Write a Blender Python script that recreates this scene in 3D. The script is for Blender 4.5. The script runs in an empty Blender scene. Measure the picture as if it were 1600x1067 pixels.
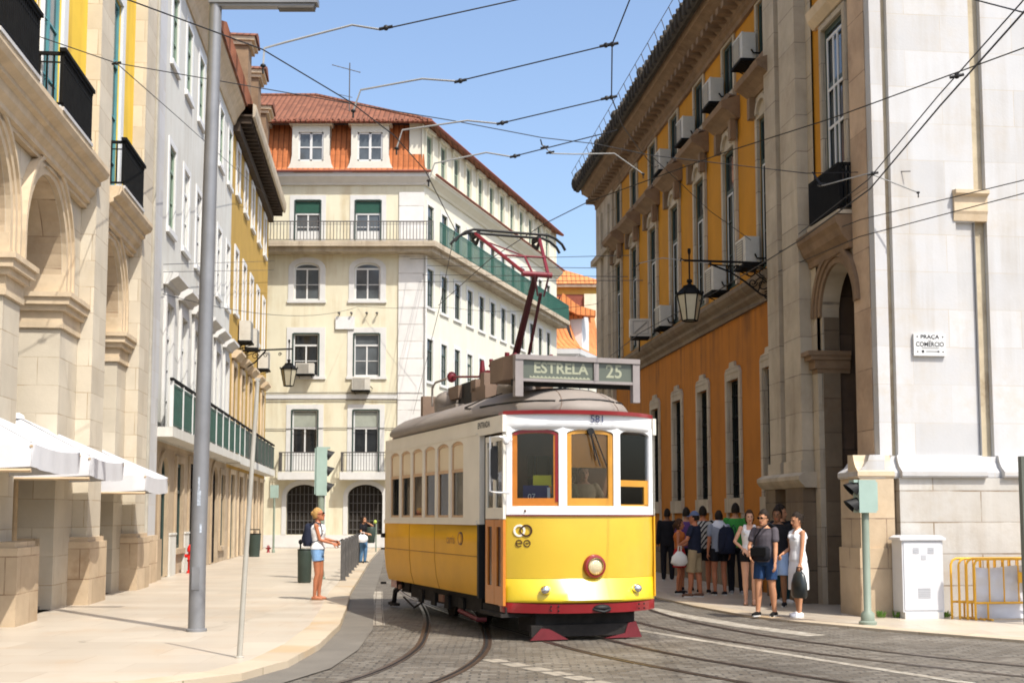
import bpy, bmesh, math, random
from mathutils import Vector, Matrix
random.seed(7)
R = math.radians
sc = bpy.context.scene
COL = sc.collection

# ------------------------------------------------------------------ camera, sky, sun, exposure
cam_d = bpy.data.cameras.new('camera'); cam = bpy.data.objects.new('camera', cam_d); COL.objects.link(cam)
cam.location = (0, 0, 1.6); cam.rotation_euler = (R(95.2), 0, 0)
cam_d.sensor_width = 36; cam_d.lens = 45.0; cam_d.shift_y = 0.0566
cam_d.clip_start = 0.1; cam_d.clip_end = 2000
sc.camera = cam
SUN_AZ = (0.643, -0.766)      # horizontal direction towards the sun
SUN_EL = 55.0
w = bpy.data.worlds.new('World'); sc.world = w; w.use_nodes = True
wn = w.node_tree; bg = wn.nodes['Background']
sky = wn.nodes.new('ShaderNodeTexSky'); sky.sky_type = 'NISHITA'; sky.sun_disc = False
sky.sun_elevation = R(SUN_EL); sky.sun_rotation = math.atan2(SUN_AZ[0], SUN_AZ[1])
sky.altitude = 0; sky.air_density = 1.0; sky.dust_density = 3.0; sky.ozone_density = 2.2
wn.links.new(sky.outputs[0], bg.inputs[0]); bg.inputs[1].default_value = 0.15
sd = bpy.data.lights.new('sun', 'SUN'); sd.energy = 3.4; sd.angle = R(0.5); sd.color = (1.0, 0.95, 0.87)
so = bpy.data.objects.new('sun', sd); COL.objects.link(so)
ce = math.cos(R(SUN_EL)); n_ = math.hypot(*SUN_AZ)
sv = Vector((SUN_AZ[0]/n_*ce, SUN_AZ[1]/n_*ce, math.sin(R(SUN_EL))))
so.rotation_euler = sv.to_track_quat('Z', 'Y').to_euler(); so.location = (20, -20, 40)
sc.view_settings.view_transform = 'Standard'; sc.view_settings.look = 'None'
sc.view_settings.exposure = 0.77; sc.view_settings.gamma = 1.0
try:
    sc.cycles.use_denoising = True
    sc.cycles.filter_width = 1.8; sc.cycles.max_bounces = 8; sc.cycles.transparent_max_bounces = 12
except Exception: pass

# ------------------------------------------------------------------ materials
MATS = {}
def mat(name, col, rough=.7, var=.12, vs=2.0, bump=0., bs=30., spec=.3, metal=0., coat=0., streak=0., streakcol=(.12,.08,.05),
        blocks=None, joint=(.25,.2,.15), jsize=.008, bvar=.12, dirt=0., dirtcol=(.2,.13,.07), sscale=(2.2,.25), tile=None, emit=None, warp=0., patch=None, topband=None):
    if name in MATS: return MATS[name]
    m = bpy.data.materials.new(name); m.use_nodes = True; MATS[name] = m
    nt = m.node_tree; N = nt.nodes; Lk = nt.links
    b = N['Principled BSDF']
    b.inputs['Roughness'].default_value = rough; b.inputs['Metallic'].default_value = metal
    b.inputs['Specular IOR Level'].default_value = spec
    if coat: b.inputs['Coat Weight'].default_value = coat; b.inputs['Coat Roughness'].default_value = .12
    tc = N.new('ShaderNodeTexCoord')
    def noise(scale, coord='Object', detail=5, vec=None):
        t = N.new('ShaderNodeTexNoise'); t.inputs['Scale'].default_value = scale; t.inputs['Detail'].default_value = detail
        t.inputs['Roughness'].default_value = .6
        Lk.new(vec if vec is not None else tc.outputs[coord], t.inputs['Vector']); return t
    def mix(a, bb, fac, typ='MIX'):
        x = N.new('ShaderNodeMix'); x.data_type = 'RGBA'; x.blend_type = typ
        for s, v in ((x.inputs['A'], a), (x.inputs['B'], bb)):
            if isinstance(v, tuple): s.default_value = (*v, 1)
            else: Lk.new(v, s)
        if isinstance(fac, float): x.inputs['Factor'].default_value = fac
        else: Lk.new(fac, x.inputs['Factor'])
        return x.outputs['Result']
    def ramp(v, a, bb):
        r = N.new('ShaderNodeMapRange'); Lk.new(v, r.inputs['Value']); r.inputs['From Min'].default_value = a; r.inputs['From Max'].default_value = bb
        return r.outputs['Result']
    c = tuple(col); hts = []
    dk = tuple(x*(1-var) for x in c); lt = tuple(min(.95, x*(1+var)) for x in c)
    n1 = noise(vs)
    cur = mix(dk, lt, ramp(n1.outputs['Fac'], .3, .7))
    if blocks:
        br = N.new('ShaderNodeTexBrick'); br.offset = .5
        bvec = tc.outputs['UV']
        if warp:
            wn1 = noise(3.0, 'UV', 3); wv = N.new('ShaderNodeVectorMath'); wv.operation = 'MULTIPLY_ADD'; Lk.new(wn1.outputs['Color'], wv.inputs[0]); wv.inputs[1].default_value = (warp, warp, 0); Lk.new(bvec, wv.inputs[2]); bvec = wv.outputs[0]
        Lk.new(bvec, br.inputs['Vector'])
        br.inputs['Scale'].default_value = 1; br.inputs['Brick Width'].default_value = blocks[0]; br.inputs['Row Height'].default_value = blocks[1]
        br.inputs['Mortar Size'].default_value = jsize; br.inputs['Mortar Smooth'].default_value = .3; br.inputs['Bias'].default_value = 0
        br.inputs['Color1'].default_value = (1-bvar, 1-bvar*1.15, 1-bvar*1.3, 1); br.inputs['Color2'].default_value = (1+bvar*.5,)*3+(1,)
        br.inputs['Mortar'].default_value = (1, 1, 1, 1)
        cur = mix(cur, br.outputs['Color'], 1.0, 'MULTIPLY')
        jn = noise(1.7)
        jm = N.new('ShaderNodeMath'); jm.operation = 'MULTIPLY'; Lk.new(br.outputs['Fac'], jm.inputs[0]); Lk.new(ramp(jn.outputs['Fac'], .3, .6), jm.inputs[1])
        cur = mix(cur, tuple(joint), jm.outputs[0])
        hts.append((br.outputs['Fac'], -1.0))
    if tile:
        mp = N.new('ShaderNodeMapping'); mp.inputs['Scale'].default_value = (1/tile[0], 1/tile[1], 1); Lk.new(tc.outputs['UV'], mp.inputs['Vector'])
        sp = N.new('ShaderNodeSeparateXYZ'); Lk.new(mp.outputs[0], sp.inputs[0])
        fx = N.new('ShaderNodeMath'); fx.operation = 'PINGPONG'; fx.inputs[1].default_value = .5; Lk.new(sp.outputs['X'], fx.inputs[0])
        fy = N.new('ShaderNodeMath'); fy.operation = 'FRACT'; Lk.new(sp.outputs['Y'], fy.inputs[0])
        hts.append((fx.outputs[0], 2.0)); hts.append((fy.outputs[0], -.7))
        fl = N.new('ShaderNodeVectorMath'); fl.operation = 'FLOOR'; Lk.new(mp.outputs[0], fl.inputs[0])
        wnz = N.new('ShaderNodeTexWhiteNoise'); Lk.new(fl.outputs[0], wnz.inputs['Vector'])
        cur = mix(cur, tuple(x*.55 for x in c), ramp(wnz.outputs['Value'], .35, 1.6))
        gap = ramp(fx.outputs[0], .16, .02)
        cur = mix(cur, tuple(x*.35 for x in c), gap)
    if streak:
        mp = N.new('ShaderNodeMapping'); mp.inputs['Scale'].default_value = (sscale[0], sscale[1], 1); Lk.new(tc.outputs['UV'], mp.inputs['Vector'])
        s1 = noise(1.0, vec=mp.outputs[0], detail=6)
        s2 = noise(.6)
        mm = N.new('ShaderNodeMath'); mm.operation = 'MULTIPLY'; Lk.new(ramp(s1.outputs['Fac'], .44, .66), mm.inputs[0]); Lk.new(ramp(s2.outputs['Fac'], .35, .65), mm.inputs[1])
        m2 = N.new('ShaderNodeMath'); m2.operation = 'MULTIPLY'; m2.inputs[1].default_value = streak; Lk.new(mm.outputs[0], m2.inputs[0])
        fac = m2.outputs[0]
        if topband:   # rain streaks run down from the ledge above: (lower end, ledge height)
            sp2 = N.new('ShaderNodeSeparateXYZ'); Lk.new(tc.outputs['UV'], sp2.inputs[0]); jn2 = noise(1.3)
            ad = N.new('ShaderNodeMath'); ad.operation = 'MULTIPLY_ADD'; Lk.new(jn2.outputs['Fac'], ad.inputs[0]); ad.inputs[1].default_value = 2.2; Lk.new(sp2.outputs['Y'], ad.inputs[2])
            tb = ramp(ad.outputs[0], topband[0]+1.1, topband[1]+1.1); mx2 = N.new('ShaderNodeMath'); mx2.operation = 'MULTIPLY_ADD'; Lk.new(tb, mx2.inputs[0]); mx2.inputs[1].default_value = .85; mx2.inputs[2].default_value = .15
            m4 = N.new('ShaderNodeMath'); m4.operation = 'MULTIPLY'; Lk.new(fac, m4.inputs[0]); Lk.new(mx2.outputs[0], m4.inputs[1]); fac = m4.outputs[0]
        cur = mix(cur, tuple(streakcol), fac)
    if dirt:
        d1 = noise(.9, detail=8); d2 = noise(7., detail=6)
        mm = N.new('ShaderNodeMath'); mm.operation = 'MULTIPLY'; Lk.new(ramp(d1.outputs['Fac'], .48, .72), mm.inputs[0]); Lk.new(ramp(d2.outputs['Fac'], .3, .7), mm.inputs[1])
        m2 = N.new('ShaderNodeMath'); m2.operation = 'MULTIPLY'; m2.inputs[1].default_value = dirt; Lk.new(mm.outputs[0], m2.inputs[0])
        cur = mix(cur, tuple(dirtcol), m2.outputs[0])
    if patch:
        p1 = noise(patch[1], detail=2); cur = mix(cur, tuple(patch[0]), ramp(p1.outputs['Fac'], .52, .60) if len(patch) < 3 else ramp(p1.outputs['Fac'], patch[2], patch[2]+.12))
    Lk.new(cur, b.inputs['Base Color'])
    if bump:
        n2 = noise(bs, detail=4); hts.append((n2.outputs['Fac'], .5))
    if hts:
        acc = None
        for v, k in hts:
            mu = N.new('ShaderNodeMath'); mu.operation = 'MULTIPLY_ADD'; Lk.new(v, mu.inputs[0]); mu.inputs[1].default_value = k
            if acc is not None: Lk.new(acc, mu.inputs[2])
            else: mu.inputs[2].default_value = 0
            acc = mu.outputs[0]
        bp = N.new('ShaderNodeBump'); bp.inputs['Strength'].default_value = bump if bump else .4
        bp.inputs['Distance'].default_value = .02
        Lk.new(acc, bp.inputs['Height']); Lk.new(bp.outputs[0], b.inputs['Normal'])
    if emit:
        b.inputs['Emission Color'].default_value = (*emit[0], 1); b.inputs['Emission Strength'].default_value = emit[1]
    return m
def clear_glass(name, tint=(.8,.85,.85), alpha=.12, rough=.03):
    m = bpy.data.materials.new(name); m.use_nodes = True; MATS[name] = m
    nt = m.node_tree; N = nt.nodes; Lk = nt.links; out = N['Material Output']; N.remove(N['Principled BSDF'])
    tr = N.new('ShaderNodeBsdfTransparent'); tr.inputs[0].default_value = (*tint, 1)
    gl = N.new('ShaderNodeBsdfGlossy'); gl.inputs['Roughness'].default_value = rough
    fr = N.new('ShaderNodeFresnel'); fr.inputs['IOR'].default_value = 1.5
    mx = N.new('ShaderNodeMixShader'); Lk.new(fr.outputs[0], mx.inputs[0]); Lk.new(tr.outputs[0], mx.inputs[1]); Lk.new(gl.outputs[0], mx.inputs[2])
    Lk.new(mx.outputs[0], out.inputs['Surface']); return m

# ------------------------------------------------------------------ frames and mesh builder
class Frame:
    """local wall coordinates: u along the wall, d into it, z up"""
    def __init__(s, o, ang=0.):
        s.o = Vector((o[0], o[1], o[2] if len(o) > 2 else 0.)); a = R(ang)
        s.u = Vector((math.cos(a), math.sin(a), 0)); s.d = Vector((-math.sin(a), math.cos(a), 0))
    def p(s, u, d, z): return s.o + s.u*u + s.d*d + Vector((0, 0, z))
ID = Frame((0, 0, 0))
def frame_dir(o, x, y): return Frame(o, math.degrees(math.atan2(y, x)))

class MB:
    def __init__(s): s.v = []; s.f = []; s.uv = []; s.sm = []; s.mi = []; s.cur = 0
    def face(s, pts, uvs=None, smooth=False):
        b = len(s.v); s.v += [tuple(p) for p in pts]; s.f.append(tuple(range(b, b+len(pts))))
        s.uv.append(uvs if uvs else [(p[0], p[1]) for p in pts]); s.sm.append(smooth); s.mi.append(s.cur)
    def fq(s, F, c, uvk):
        pts = [F.p(*q) for q in c]; i, j = uvk
        s.face(pts, [(q[i], q[j]) for q in c])
    def box(s, F, u0, u1, d0, d1, z0, z1, skip=''):
        if u1 < u0: u0, u1 = u1, u0
        if d1 < d0: d0, d1 = d1, d0
        if z1 < z0: z0, z1 = z1, z0
        if 'f' not in skip: s.fq(F, [(u0,d0,z0),(u1,d0,z0),(u1,d0,z1),(u0,d0,z1)], (0,2))
        if 'b' not in skip: s.fq(F, [(u1,d1,z0),(u0,d1,z0),(u0,d1,z1),(u1,d1,z1)], (0,2))
        if 'l' not in skip: s.fq(F, [(u0,d1,z0),(u0,d0,z0),(u0,d0,z1),(u0,d1,z1)], (1,2))
        if 'r' not in skip: s.fq(F, [(u1,d0,z0),(u1,d1,z0),(u1,d1,z1),(u1,d0,z1)], (1,2))
        if 't' not in skip: s.fq(F, [(u0,d0,z1),(u1,d0,z1),(u1,d1,z1),(u0,d1,z1)], (0,1))
        if 'o' not in skip: s.fq(F, [(u0,d1,z0),(u1,d1,z0),(u1,d0,z0),(u0,d0,z0)], (0,1))
    def cbox(s, F, u, d, z, su, sd_, sz): s.box(F, u-su/2, u+su/2, d-sd_/2, d+sd_/2, z-sz/2, z+sz/2)
    def prism(s, F, poly, d0, d1, smooth=False):
        """poly in (u,z), counter-clockwise seen from the front"""
        s.face([F.p(u, d0, z) for u, z in poly], [(u, z) for u, z in poly])
        s.face([F.p(u, d1, z) for u, z in reversed(poly)], [(u, z) for u, z in reversed(poly)])
        n = len(poly)
        for i in range(n):
            a, b = poly[i], poly[(i+1) % n]
            s.face([F.p(a[0], d1, a[1]), F.p(b[0], d1, b[1]), F.p(b[0], d0, b[1]), F.p(a[0], d0, a[1])], [(d1, a[1]), (d1, b[1]), (d0, b[1]), (d0, a[1])], smooth)
    def plan(s, F, poly, z0, z1):
        """poly in (u,d), extruded in z"""
        s.face([F.p(u, d, z1) for u, d in poly], list(poly)); s.face([F.p(u, d, z0) for u, d in reversed(poly)], list(reversed(poly)))
        n = len(poly); acc = 0
        for i in range(n):
            a, b = poly[i], poly[(i+1) % n]; l = math.hypot(b[0]-a[0], b[1]-a[1])
            s.face([F.p(a[0], a[1], z0), F.p(b[0], b[1], z0), F.p(b[0], b[1], z1), F.p(a[0], a[1], z1)], [(acc, z0), (acc+l, z0), (acc+l, z1), (acc, z1)]); acc += l
    def mould(s, F, prof, u0, u1):
        """prof in (d,z) swept along u, closed polygon"""
        n = len(prof); acc = 0
        for i in range(n):
            a, b = prof[i], prof[(i+1) % n]; l = math.hypot(b[0]-a[0], b[1]-a[1])
            s.face([F.p(u0, *a), F.p(u1, *a), F.p(u1, *b), F.p(u0, *b)], [(u0, acc), (u1, acc), (u1, acc+l), (u0, acc+l)]); acc += l
        s.face([F.p(u0, *q) for q in prof], [q for q in prof]); s.face([F.p(u1, *q) for q in reversed(prof)], [q for q in reversed(prof)])
    def ring_tube(s, rings, close=True, smooth=True):
        n = len(rings[0])
        for a, b in zip(rings, rings[1:]):
            for i in range(n):
                j = (i+1) % n; s.face([a[i], a[j], b[j], b[i]], None, smooth)
        if close:
            s.face(list(reversed(rings[0])), None, False); s.face(rings[-1], None, False)
    def tube(s, pts, r, n=6, F=None, smooth=True):
        P = [Vector(p) if F is None else F.p(*p) for p in pts]
        rr = r if isinstance(r, (list, tuple)) else [r]*len(P)
        rings = []; prev = None
        for i, p in enumerate(P):
            t = (P[min(i+1, len(P)-1)] - P[max(i-1, 0)])
            if t.length < 1e-9: t = Vector((0, 0, 1))
            t.normalize()
            if prev is None:
                a = Vector((0, 0, 1)) if abs(t.z) < .9 else Vector((1, 0, 0)); x = t.cross(a).normalized()
            else:
                x = (prev - t*prev.dot(t)); x = x.normalized() if x.length > 1e-6 else t.orthogonal().normalized()
            prev = x; y = t.cross(x)
            rings.append([p + (x*math.cos(2*math.pi*k/n) + y*math.sin(2*math.pi*k/n))*rr[i] for k in range(n)])
        s.ring_tube(rings, True, smooth)
    def bar(s, a, b, wd, ht=None, F=None):
        s.tube([a, b], wd/2*1.25, 4, F, False)
    def lathe(s, prof, c, n=16, F=None, smooth=True, axis='z'):
        rings = []
        for r, z in prof:
            ring = []
            for k in range(n):
                a = 2*math.pi*k/n; x, y = r*math.cos(a), r*math.sin(a)
                if axis == 'z': q = (c[0]+x, c[1]+y, c[2]+z)
                elif axis == 'x': q = (c[0]+z, c[1]+x, c[2]+y)
                else: q = (c[0]+y, c[1]+z, c[2]+x)
                ring.append(F.p(*q) if F else Vector(q))
            rings.append(ring)
        s.ring_tube(rings, True, smooth)
    def loftz(s, rings, n=14):
        out = []
        for cx, cy, cz, rx, ry in rings:
            out.append([Vector((cx+rx*math.cos(2*math.pi*k/n), cy+ry*math.sin(2*math.pi*k/n), cz)) for k in range(n)])
        s.ring_tube(out)
    def ell(s, c, r, n=10, m=6, M=None):
        rings = []
        for i in range(m+1):
            th = math.pi*(i+.02)/(m+.04) - math.pi/2
            ring = [Vector((r[0]*math.cos(th)*math.cos(2*math.pi*k/n), r[1]*math.cos(th)*math.sin(2*math.pi*k/n), r[2]*math.sin(th))) for k in range(n)]
            if M: ring = [M @ q for q in ring]
            rings.append([Vector(c)+q for q in ring])
        s.ring_tube(rings)
    def arc(s, F, cu, zs, a, rise, wd, d0, d1, N=16, t0=0., t1=180.):
        for i in range(N):
            A = R(t0+(t1-t0)*i/N); B = R(t0+(t1-t0)*(i+1)/N)
            q = [(cu+a*math.cos(A), zs+rise*math.sin(A)), (cu+(a+wd)*math.cos(A), zs+(rise+wd)*math.sin(A)),
                 (cu+(a+wd)*math.cos(B), zs+(rise+wd)*math.sin(B)), (cu+a*math.cos(B), zs+rise*math.sin(B))]
            s.prism(F, q, d0, d1)
    def wall(s, F, u0, u1, z0, z1, holes, d=0., rev=.25):
        us = sorted({u0, u1} | {x for h in holes for x in h[:2] if u0 < x < u1}); zs = sorted({z0, z1} | {x for h in holes for x in h[2:4] if z0 < x < z1})
        for a, b in zip(us, us[1:]):
            run = None
            for c, e in zip(zs, zs[1:]):
                cu, cz = (a+b)/2, (c+e)/2
                inside = any(h[0] < cu < h[1] and h[2] < cz < h[3] for h in holes)
                if inside:
                    if run: s.fq(F, [(a,d,run[0]),(b,d,run[0]),(b,d,run[1]),(a,d,run[1])], (0,2)); run = None
                else: run = (run[0], e) if run else (c, e)
            if run: s.fq(F, [(a,d,run[0]),(b,d,run[0]),(b,d,run[1]),(a,d,run[1])], (0,2))
        for h in holes:
            a, b, c, e = h[:4]; rise = h[4] if len(h) > 4 else 0; rv = h[5] if len(h) > 5 else rev
            t = e - rise; D = d+rv
            s.fq(F, [(a,d,c),(a,D,c),(a,D,t),(a,d,t)], (1,2)); s.fq(F, [(b,D,c),(b,d,c),(b,d,t),(b,D,t)], (1,2))
            s.fq(F, [(a,d,c),(b,d,c),(b,D,c),(a,D,c)], (0,1))
            if not rise: s.fq(F, [(a,D,t),(b,D,t),(b,d,t),(a,d,t)], (0,1))
            else:
                m = (a+b)/2; hw = (b-a)/2; Nn = 18
                pts = [(m-hw*math.cos(math.pi*i/Nn), t+rise*math.sin(math.pi*i/Nn)) for i in range(Nn+1)]
                for (p, q), (p2, q2) in zip(pts, pts[1:]):
                    s.fq(F, [(p,d,q),(p2,d,q2),(p2,d,e),(p,d,e)], (0,2)); s.fq(F, [(p,D,q),(p2,D,q2),(p2,d,q2),(p,d,q)], (0,1))
    def mesh(s, name, off=None):
        me = bpy.data.meshes.new(name)
        o = off if off is not None else Vector((0, 0, 0))
        me.from_pydata([(x-o.x, y-o.y, z-o.z) for x, y, z in s.v], [], s.f)
        uvl = me.uv_layers.new(name='UVMap'); k = 0; flat = []
        for q in s.uv:
            for c in q: flat += [c[0], c[1]]
        uvl.data.foreach_set('uv', flat)
        me.polygons.foreach_set('use_smooth', s.sm); me.polygons.foreach_set('material_index', s.mi)
        me.update()
        if any(s.sm):
            bm = bmesh.new(); bm.from_mesh(me); bmesh.ops.remove_doubles(bm, verts=bm.verts, dist=.0003); bm.to_mesh(me); bm.free(); me.set_sharp_from_angle(angle=R(50))
        return me
    def build(s, name, m, parent=None, local=False, weld=False):
        root = parent
        while root is not None and root.parent is not None: root = root.parent
        off = root.location if (root is not None and not local) else None
        me = s.mesh(name, off)
        if weld:
            bm = bmesh.new(); bm.from_mesh(me); bmesh.ops.remove_doubles(bm, verts=bm.verts, dist=.0005); bm.to_mesh(me); bm.free()
        for mm in (m if isinstance(m, (list, tuple)) else [m]): me.materials.append(mm)
        o = bpy.data.objects.new(name, me); COL.objects.link(o)
        if parent is not None: o.parent = parent
        return o

def tag(o, label, cat, group=None, kind=None):
    o['label'] = label; o['category'] = cat
    if group: o['group'] = group
    if kind: o['kind'] = kind
    return o
def thing(name, label, cat, loc=(0,0,0), rz=0., group=None, kind=None):
    o = bpy.data.objects.new(name, None); COL.objects.link(o); o.location = loc; o.rotation_euler = (0, 0, R(rz)); o.empty_display_size = .2
    return tag(o, label, cat, group, kind)
def kids(o): return [c for c in bpy.data.objects if c.parent == o]
def copy_tree(o, parent=None):
    c = o.copy(); COL.objects.link(c)
    if parent is not None: c.parent = parent
    for ch in kids(o): copy_tree(ch, c)
    return c
def text_mb(mb, body, size, F, u, d, z, thick=.004, align='CENTER', sx=1.0, bold=0.):
    cu = bpy.data.curves.new('lettering', 'FONT'); cu.body = body; cu.size = size; cu.align_x = align; cu.align_y = 'CENTER'; cu.offset = bold
    cu.resolution_u = 3
    o = bpy.data.objects.new('lettering', cu); COL.objects.link(o)
    dg = bpy.context.evaluated_depsgraph_get(); me = o.evaluated_get(dg).to_mesh()
    for pl in me.polygons:
        mb.face([F.p(u+me.vertices[i].co.x*sx, d-thick, z+me.vertices[i].co.y) for i in pl.vertices])
    o.evaluated_get(dg).to_mesh_clear(); bpy.data.objects.remove(o); bpy.data.curves.remove(cu)
# ------------------------------------------------------------------ palette
m_stone   = mat('cream_limestone', (.54,.485,.385), .75, .10, 1.2, .25, 25, blocks=(1.1,.47), joint=(.33,.25,.16), dirt=.35, dirtcol=(.42,.30,.16))
m_stone_w = mat('white_limestone', (.50,.505,.51), .7, .06, .9, .2, 22, blocks=(1.25,.62), joint=(.45,.40,.33), jsize=.006, bvar=.09, dirt=.5, dirtcol=(.44,.36,.25), streak=.6, streakcol=(.30,.24,.16), sscale=(1.8,.12))
m_stone_m = mat('moulded_stone', (.56,.45,.31), .75, .14, 2.5, .25, 18, dirt=.6, dirtcol=(.40,.26,.12))
m_stone_old = mat('weathered_shade_stone', (.19,.145,.095), .8, .2, 1.8, .35, 16, blocks=(1.0,.62), joint=(.05,.04,.03), jsize=.012, bvar=.18, dirt=.8, dirtcol=(.14,.08,.04), streak=.6, streakcol=(.10,.06,.035))  # blackened, weathered stone, darkened further to deepen the shade it stands in
m_stone_g = mat('grey_weathered_stone', (.46,.395,.295), .8, .14, 1.6, .3, 16, blocks=(3,.7), joint=(.12,.1,.08), jsize=.008, bvar=.1, streak=.55, streakcol=(.16,.11,.07), dirt=.4, dirtcol=(.25,.17,.1))
m_yellow_l = mat('yellow_render', (.74,.50,.055), .85, .06, 1.5, .1, 40, streak=.5, streakcol=(.40,.22,.04))
m_orange  = mat('ochre_render', (.50,.22,.012), .85, .10, 1.1, .15, 30, streak=.55, streakcol=(.34,.14,.02), dirt=.3, dirtcol=(.38,.2,.04))
m_orange_lo = mat('stained_orange_render', (.44,.155,.012), .85, .14, .9, .15, 30, streak=1., streakcol=(.075,.035,.014), sscale=(4.,.12), topband=(3.4,6.2), dirt=.4, dirtcol=(.25,.1,.03))
m_white   = mat('white_render', (.57,.565,.52), .85, .05, .8, .12, 25, streak=.6, streakcol=(.40,.35,.27), dirt=.35, dirtcol=(.42,.37,.29))
m_ochre2  = mat('mustard_render', (.42,.265,.06), .85, .08, 1., .12, 30, streak=.35, streakcol=(.3,.18,.06))
m_cream   = mat('pale_cream_render', (.64,.60,.45), .85, .05, .8, .1, 30, streak=.7, streakcol=(.46,.37,.22), dirt=.25, dirtcol=(.6,.5,.33))
m_cream_s = mat('cream_render_side', (.62,.595,.49), .85, .05, .8, .1, 30, streak=.3, streakcol=(.55,.48,.33))
m_greyst  = mat('pale_grey_stone', (.58,.575,.55), .75, .06, 2, .15, 25, dirt=.25, dirtcol=(.5,.45,.38))
m_quoin   = mat('grey_quoin_stone', (.66,.65,.62), .75, .06, 2, .3, 25, blocks=(4,.84), joint=(.40,.37,.33), jsize=.03, bvar=.06)
m_whitepaint = mat('white_paint', (.64,.64,.625), .45, .04, 3)
m_frame_w = mat('white_window_frame', (.60,.60,.58), .5, .05, 4)
m_frame_d = mat('dark_green_frame', (.035,.06,.05), .45, .1, 4)
m_frame_g = mat('grey_green_frame', (.22,.30,.22), .5, .1, 4)
m_teal    = mat('teal_frame', (.08,.25,.27), .45, .1, 4)
m_green   = mat('bottle_green_paint', (.013,.065,.045), .45, .25, 5, .1, 20)
m_green_d = mat('green_shutter', (.02,.075,.05), .5, .1, 4)
m_glass   = mat('dark_window_glass', (.018,.020,.022), .06, .5, .7, spec=.6)
m_glass_b = mat('grey_window_glass', (.075,.085,.09), .08, .4, .9, spec=.6)
m_curtain = mat('blind_behind_glass', (.36,.36,.30), .25, .15, 2, spec=.5)
m_black   = mat('black_iron', (.010,.010,.010), .75, .2, 6, spec=.08)
m_dark_in    = mat('dark_interior', (.02,.016,.012), .9, .3, 1)  # near-black flat colour standing in for unlit interiors
m_iron_g  = mat('grey_iron', (.09,.085,.08), .55, .2, 6)
m_tile    = mat('red_clay_tile', (.21,.083,.046), .85, .18, 2.5, .8, 30, tile=(.26,.40), dirt=.35, dirtcol=(.2,.06,.03))
m_tile_o  = mat('orange_clay_tile', (.42,.135,.045), .85, .18, 2.0, .8, 30, tile=(.26,.40), dirt=.3, dirtcol=(.4,.1,.03))
m_tile_o2 = mat('bright_orange_tile', (.68,.24,.08), .85, .15, 2.0, .6, 30, tile=(.35,.5), dirt=.25, dirtcol=(.4,.12,.04))
m_redtrim = mat('red_gutter', (.20,.06,.035), .6, .15, 3)
m_wood_d  = mat('dark_eave_wood', (.055,.038,.025), .8, .3, 4, .3, 20)
m_cobble  = mat('granite_setts', (.155,.138,.112), .62, .30, .55, .9, 45, blocks=(.19,.12), joint=(.055,.05,.042), jsize=.014, bvar=.34, warp=.09, dirt=.7, dirtcol=(.11,.095,.075))
m_pave    = mat('polished_limestone_paving', (.465,.41,.33), .38, .09, .35, .12, 20, blocks=(1.3,.75), joint=(.30,.23,.16), jsize=.007, bvar=.10, dirt=.75, dirtcol=(.44,.31,.19), spec=.35)
m_kerb    = mat('kerb_limestone', (.47,.395,.29), .55, .1, .8, .2, 25, blocks=(1.2,3), joint=(.2,.16,.1), jsize=.012, dirt=.4, dirtcol=(.5,.36,.2), patch=((.43,.31,.18), .55, .56))
m_gutter  = mat('dark_gutter_asphalt', (.15,.135,.112), .75, .16, 1.2, .4, 60, dirt=.4, dirtcol=(.1,.085,.07))
m_mark    = mat('worn_white_setts', (.36,.33,.27), .7, .2, 1.2, .5, 45, blocks=(.2,.115), joint=(.12,.1,.08), jsize=.012, bvar=.25, dirt=.7, dirtcol=(.24,.2,.16))
m_rail    = mat('rusty_rail_steel', (.11,.075,.055), .38, .3, 3, .2, 20, metal=.6)
m_groove  = mat('rail_groove', (.012,.010,.009), .9, .3, 3)
m_galv    = mat('galvanised_steel', (.22,.225,.235), .42, .12, 2.5, .05, 20, metal=.35, dirt=.35, dirtcol=(.22,.2,.19))
m_pole_t  = mat('beige_grey_pole', (.36,.34,.29), .5, .12, 4, dirt=.3, dirtcol=(.2,.16,.1))
m_signalg = mat('pale_green_signal_paint', (.30,.40,.35), .5, .08, 3, dirt=.25, dirtcol=(.18,.2,.15))
m_signald = mat('olive_pole_paint', (.20,.24,.19), .5, .1, 3, dirt=.3, dirtcol=(.12,.11,.07))
m_bin     = mat('dark_green_bin', (.035,.05,.04), .45, .15, 4)
m_red     = mat('hydrant_red', (.62,.02,.015), .4, .08, 4)
m_canvas  = mat('white_canvas', (.56,.56,.57), .9, .05, 2, .5, 5)
m_wood    = mat('varnished_pole_wood', (.46,.34,.21), .6, .15, 5)
m_cab     = mat('cabinet_white', (.56,.57,.59), .45, .04, 2, dirt=.2, dirtcol=(.5,.47,.42))
m_barrier = mat('barrier_yellow', (.72,.38,.035), .45, .1, 3)
m_tarp    = mat('white_tarpaulin', (.58,.58,.61), .5, .05, 1.5, .5, 6)
m_olive   = mat('dark_olive_frame', (.10,.11,.09), .5, .1, 4)
m_acwhite = mat('ac_cream', (.52,.50,.44), .55, .1, 3, dirt=.4, dirtcol=(.3,.25,.18))
m_acgrey  = mat('ac_grille', (.22,.21,.19), .6, .15, 3)
m_wire    = mat('wire_black', (.015,.015,.016), .5, .1, 3)
m_arm     = mat('pull_off_arm_grey', (.26,.26,.25), .5, .1, 3)
m_lantern = mat('lantern_glass', (.42,.38,.27), .25, .1, 3, spec=.5)
m_letter  = mat('black_lettering', (.02,.02,.022), .6, .1, 3)
m_weed    = mat('weed_green', (.10,.20,.03), .7, .3, 8)

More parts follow.
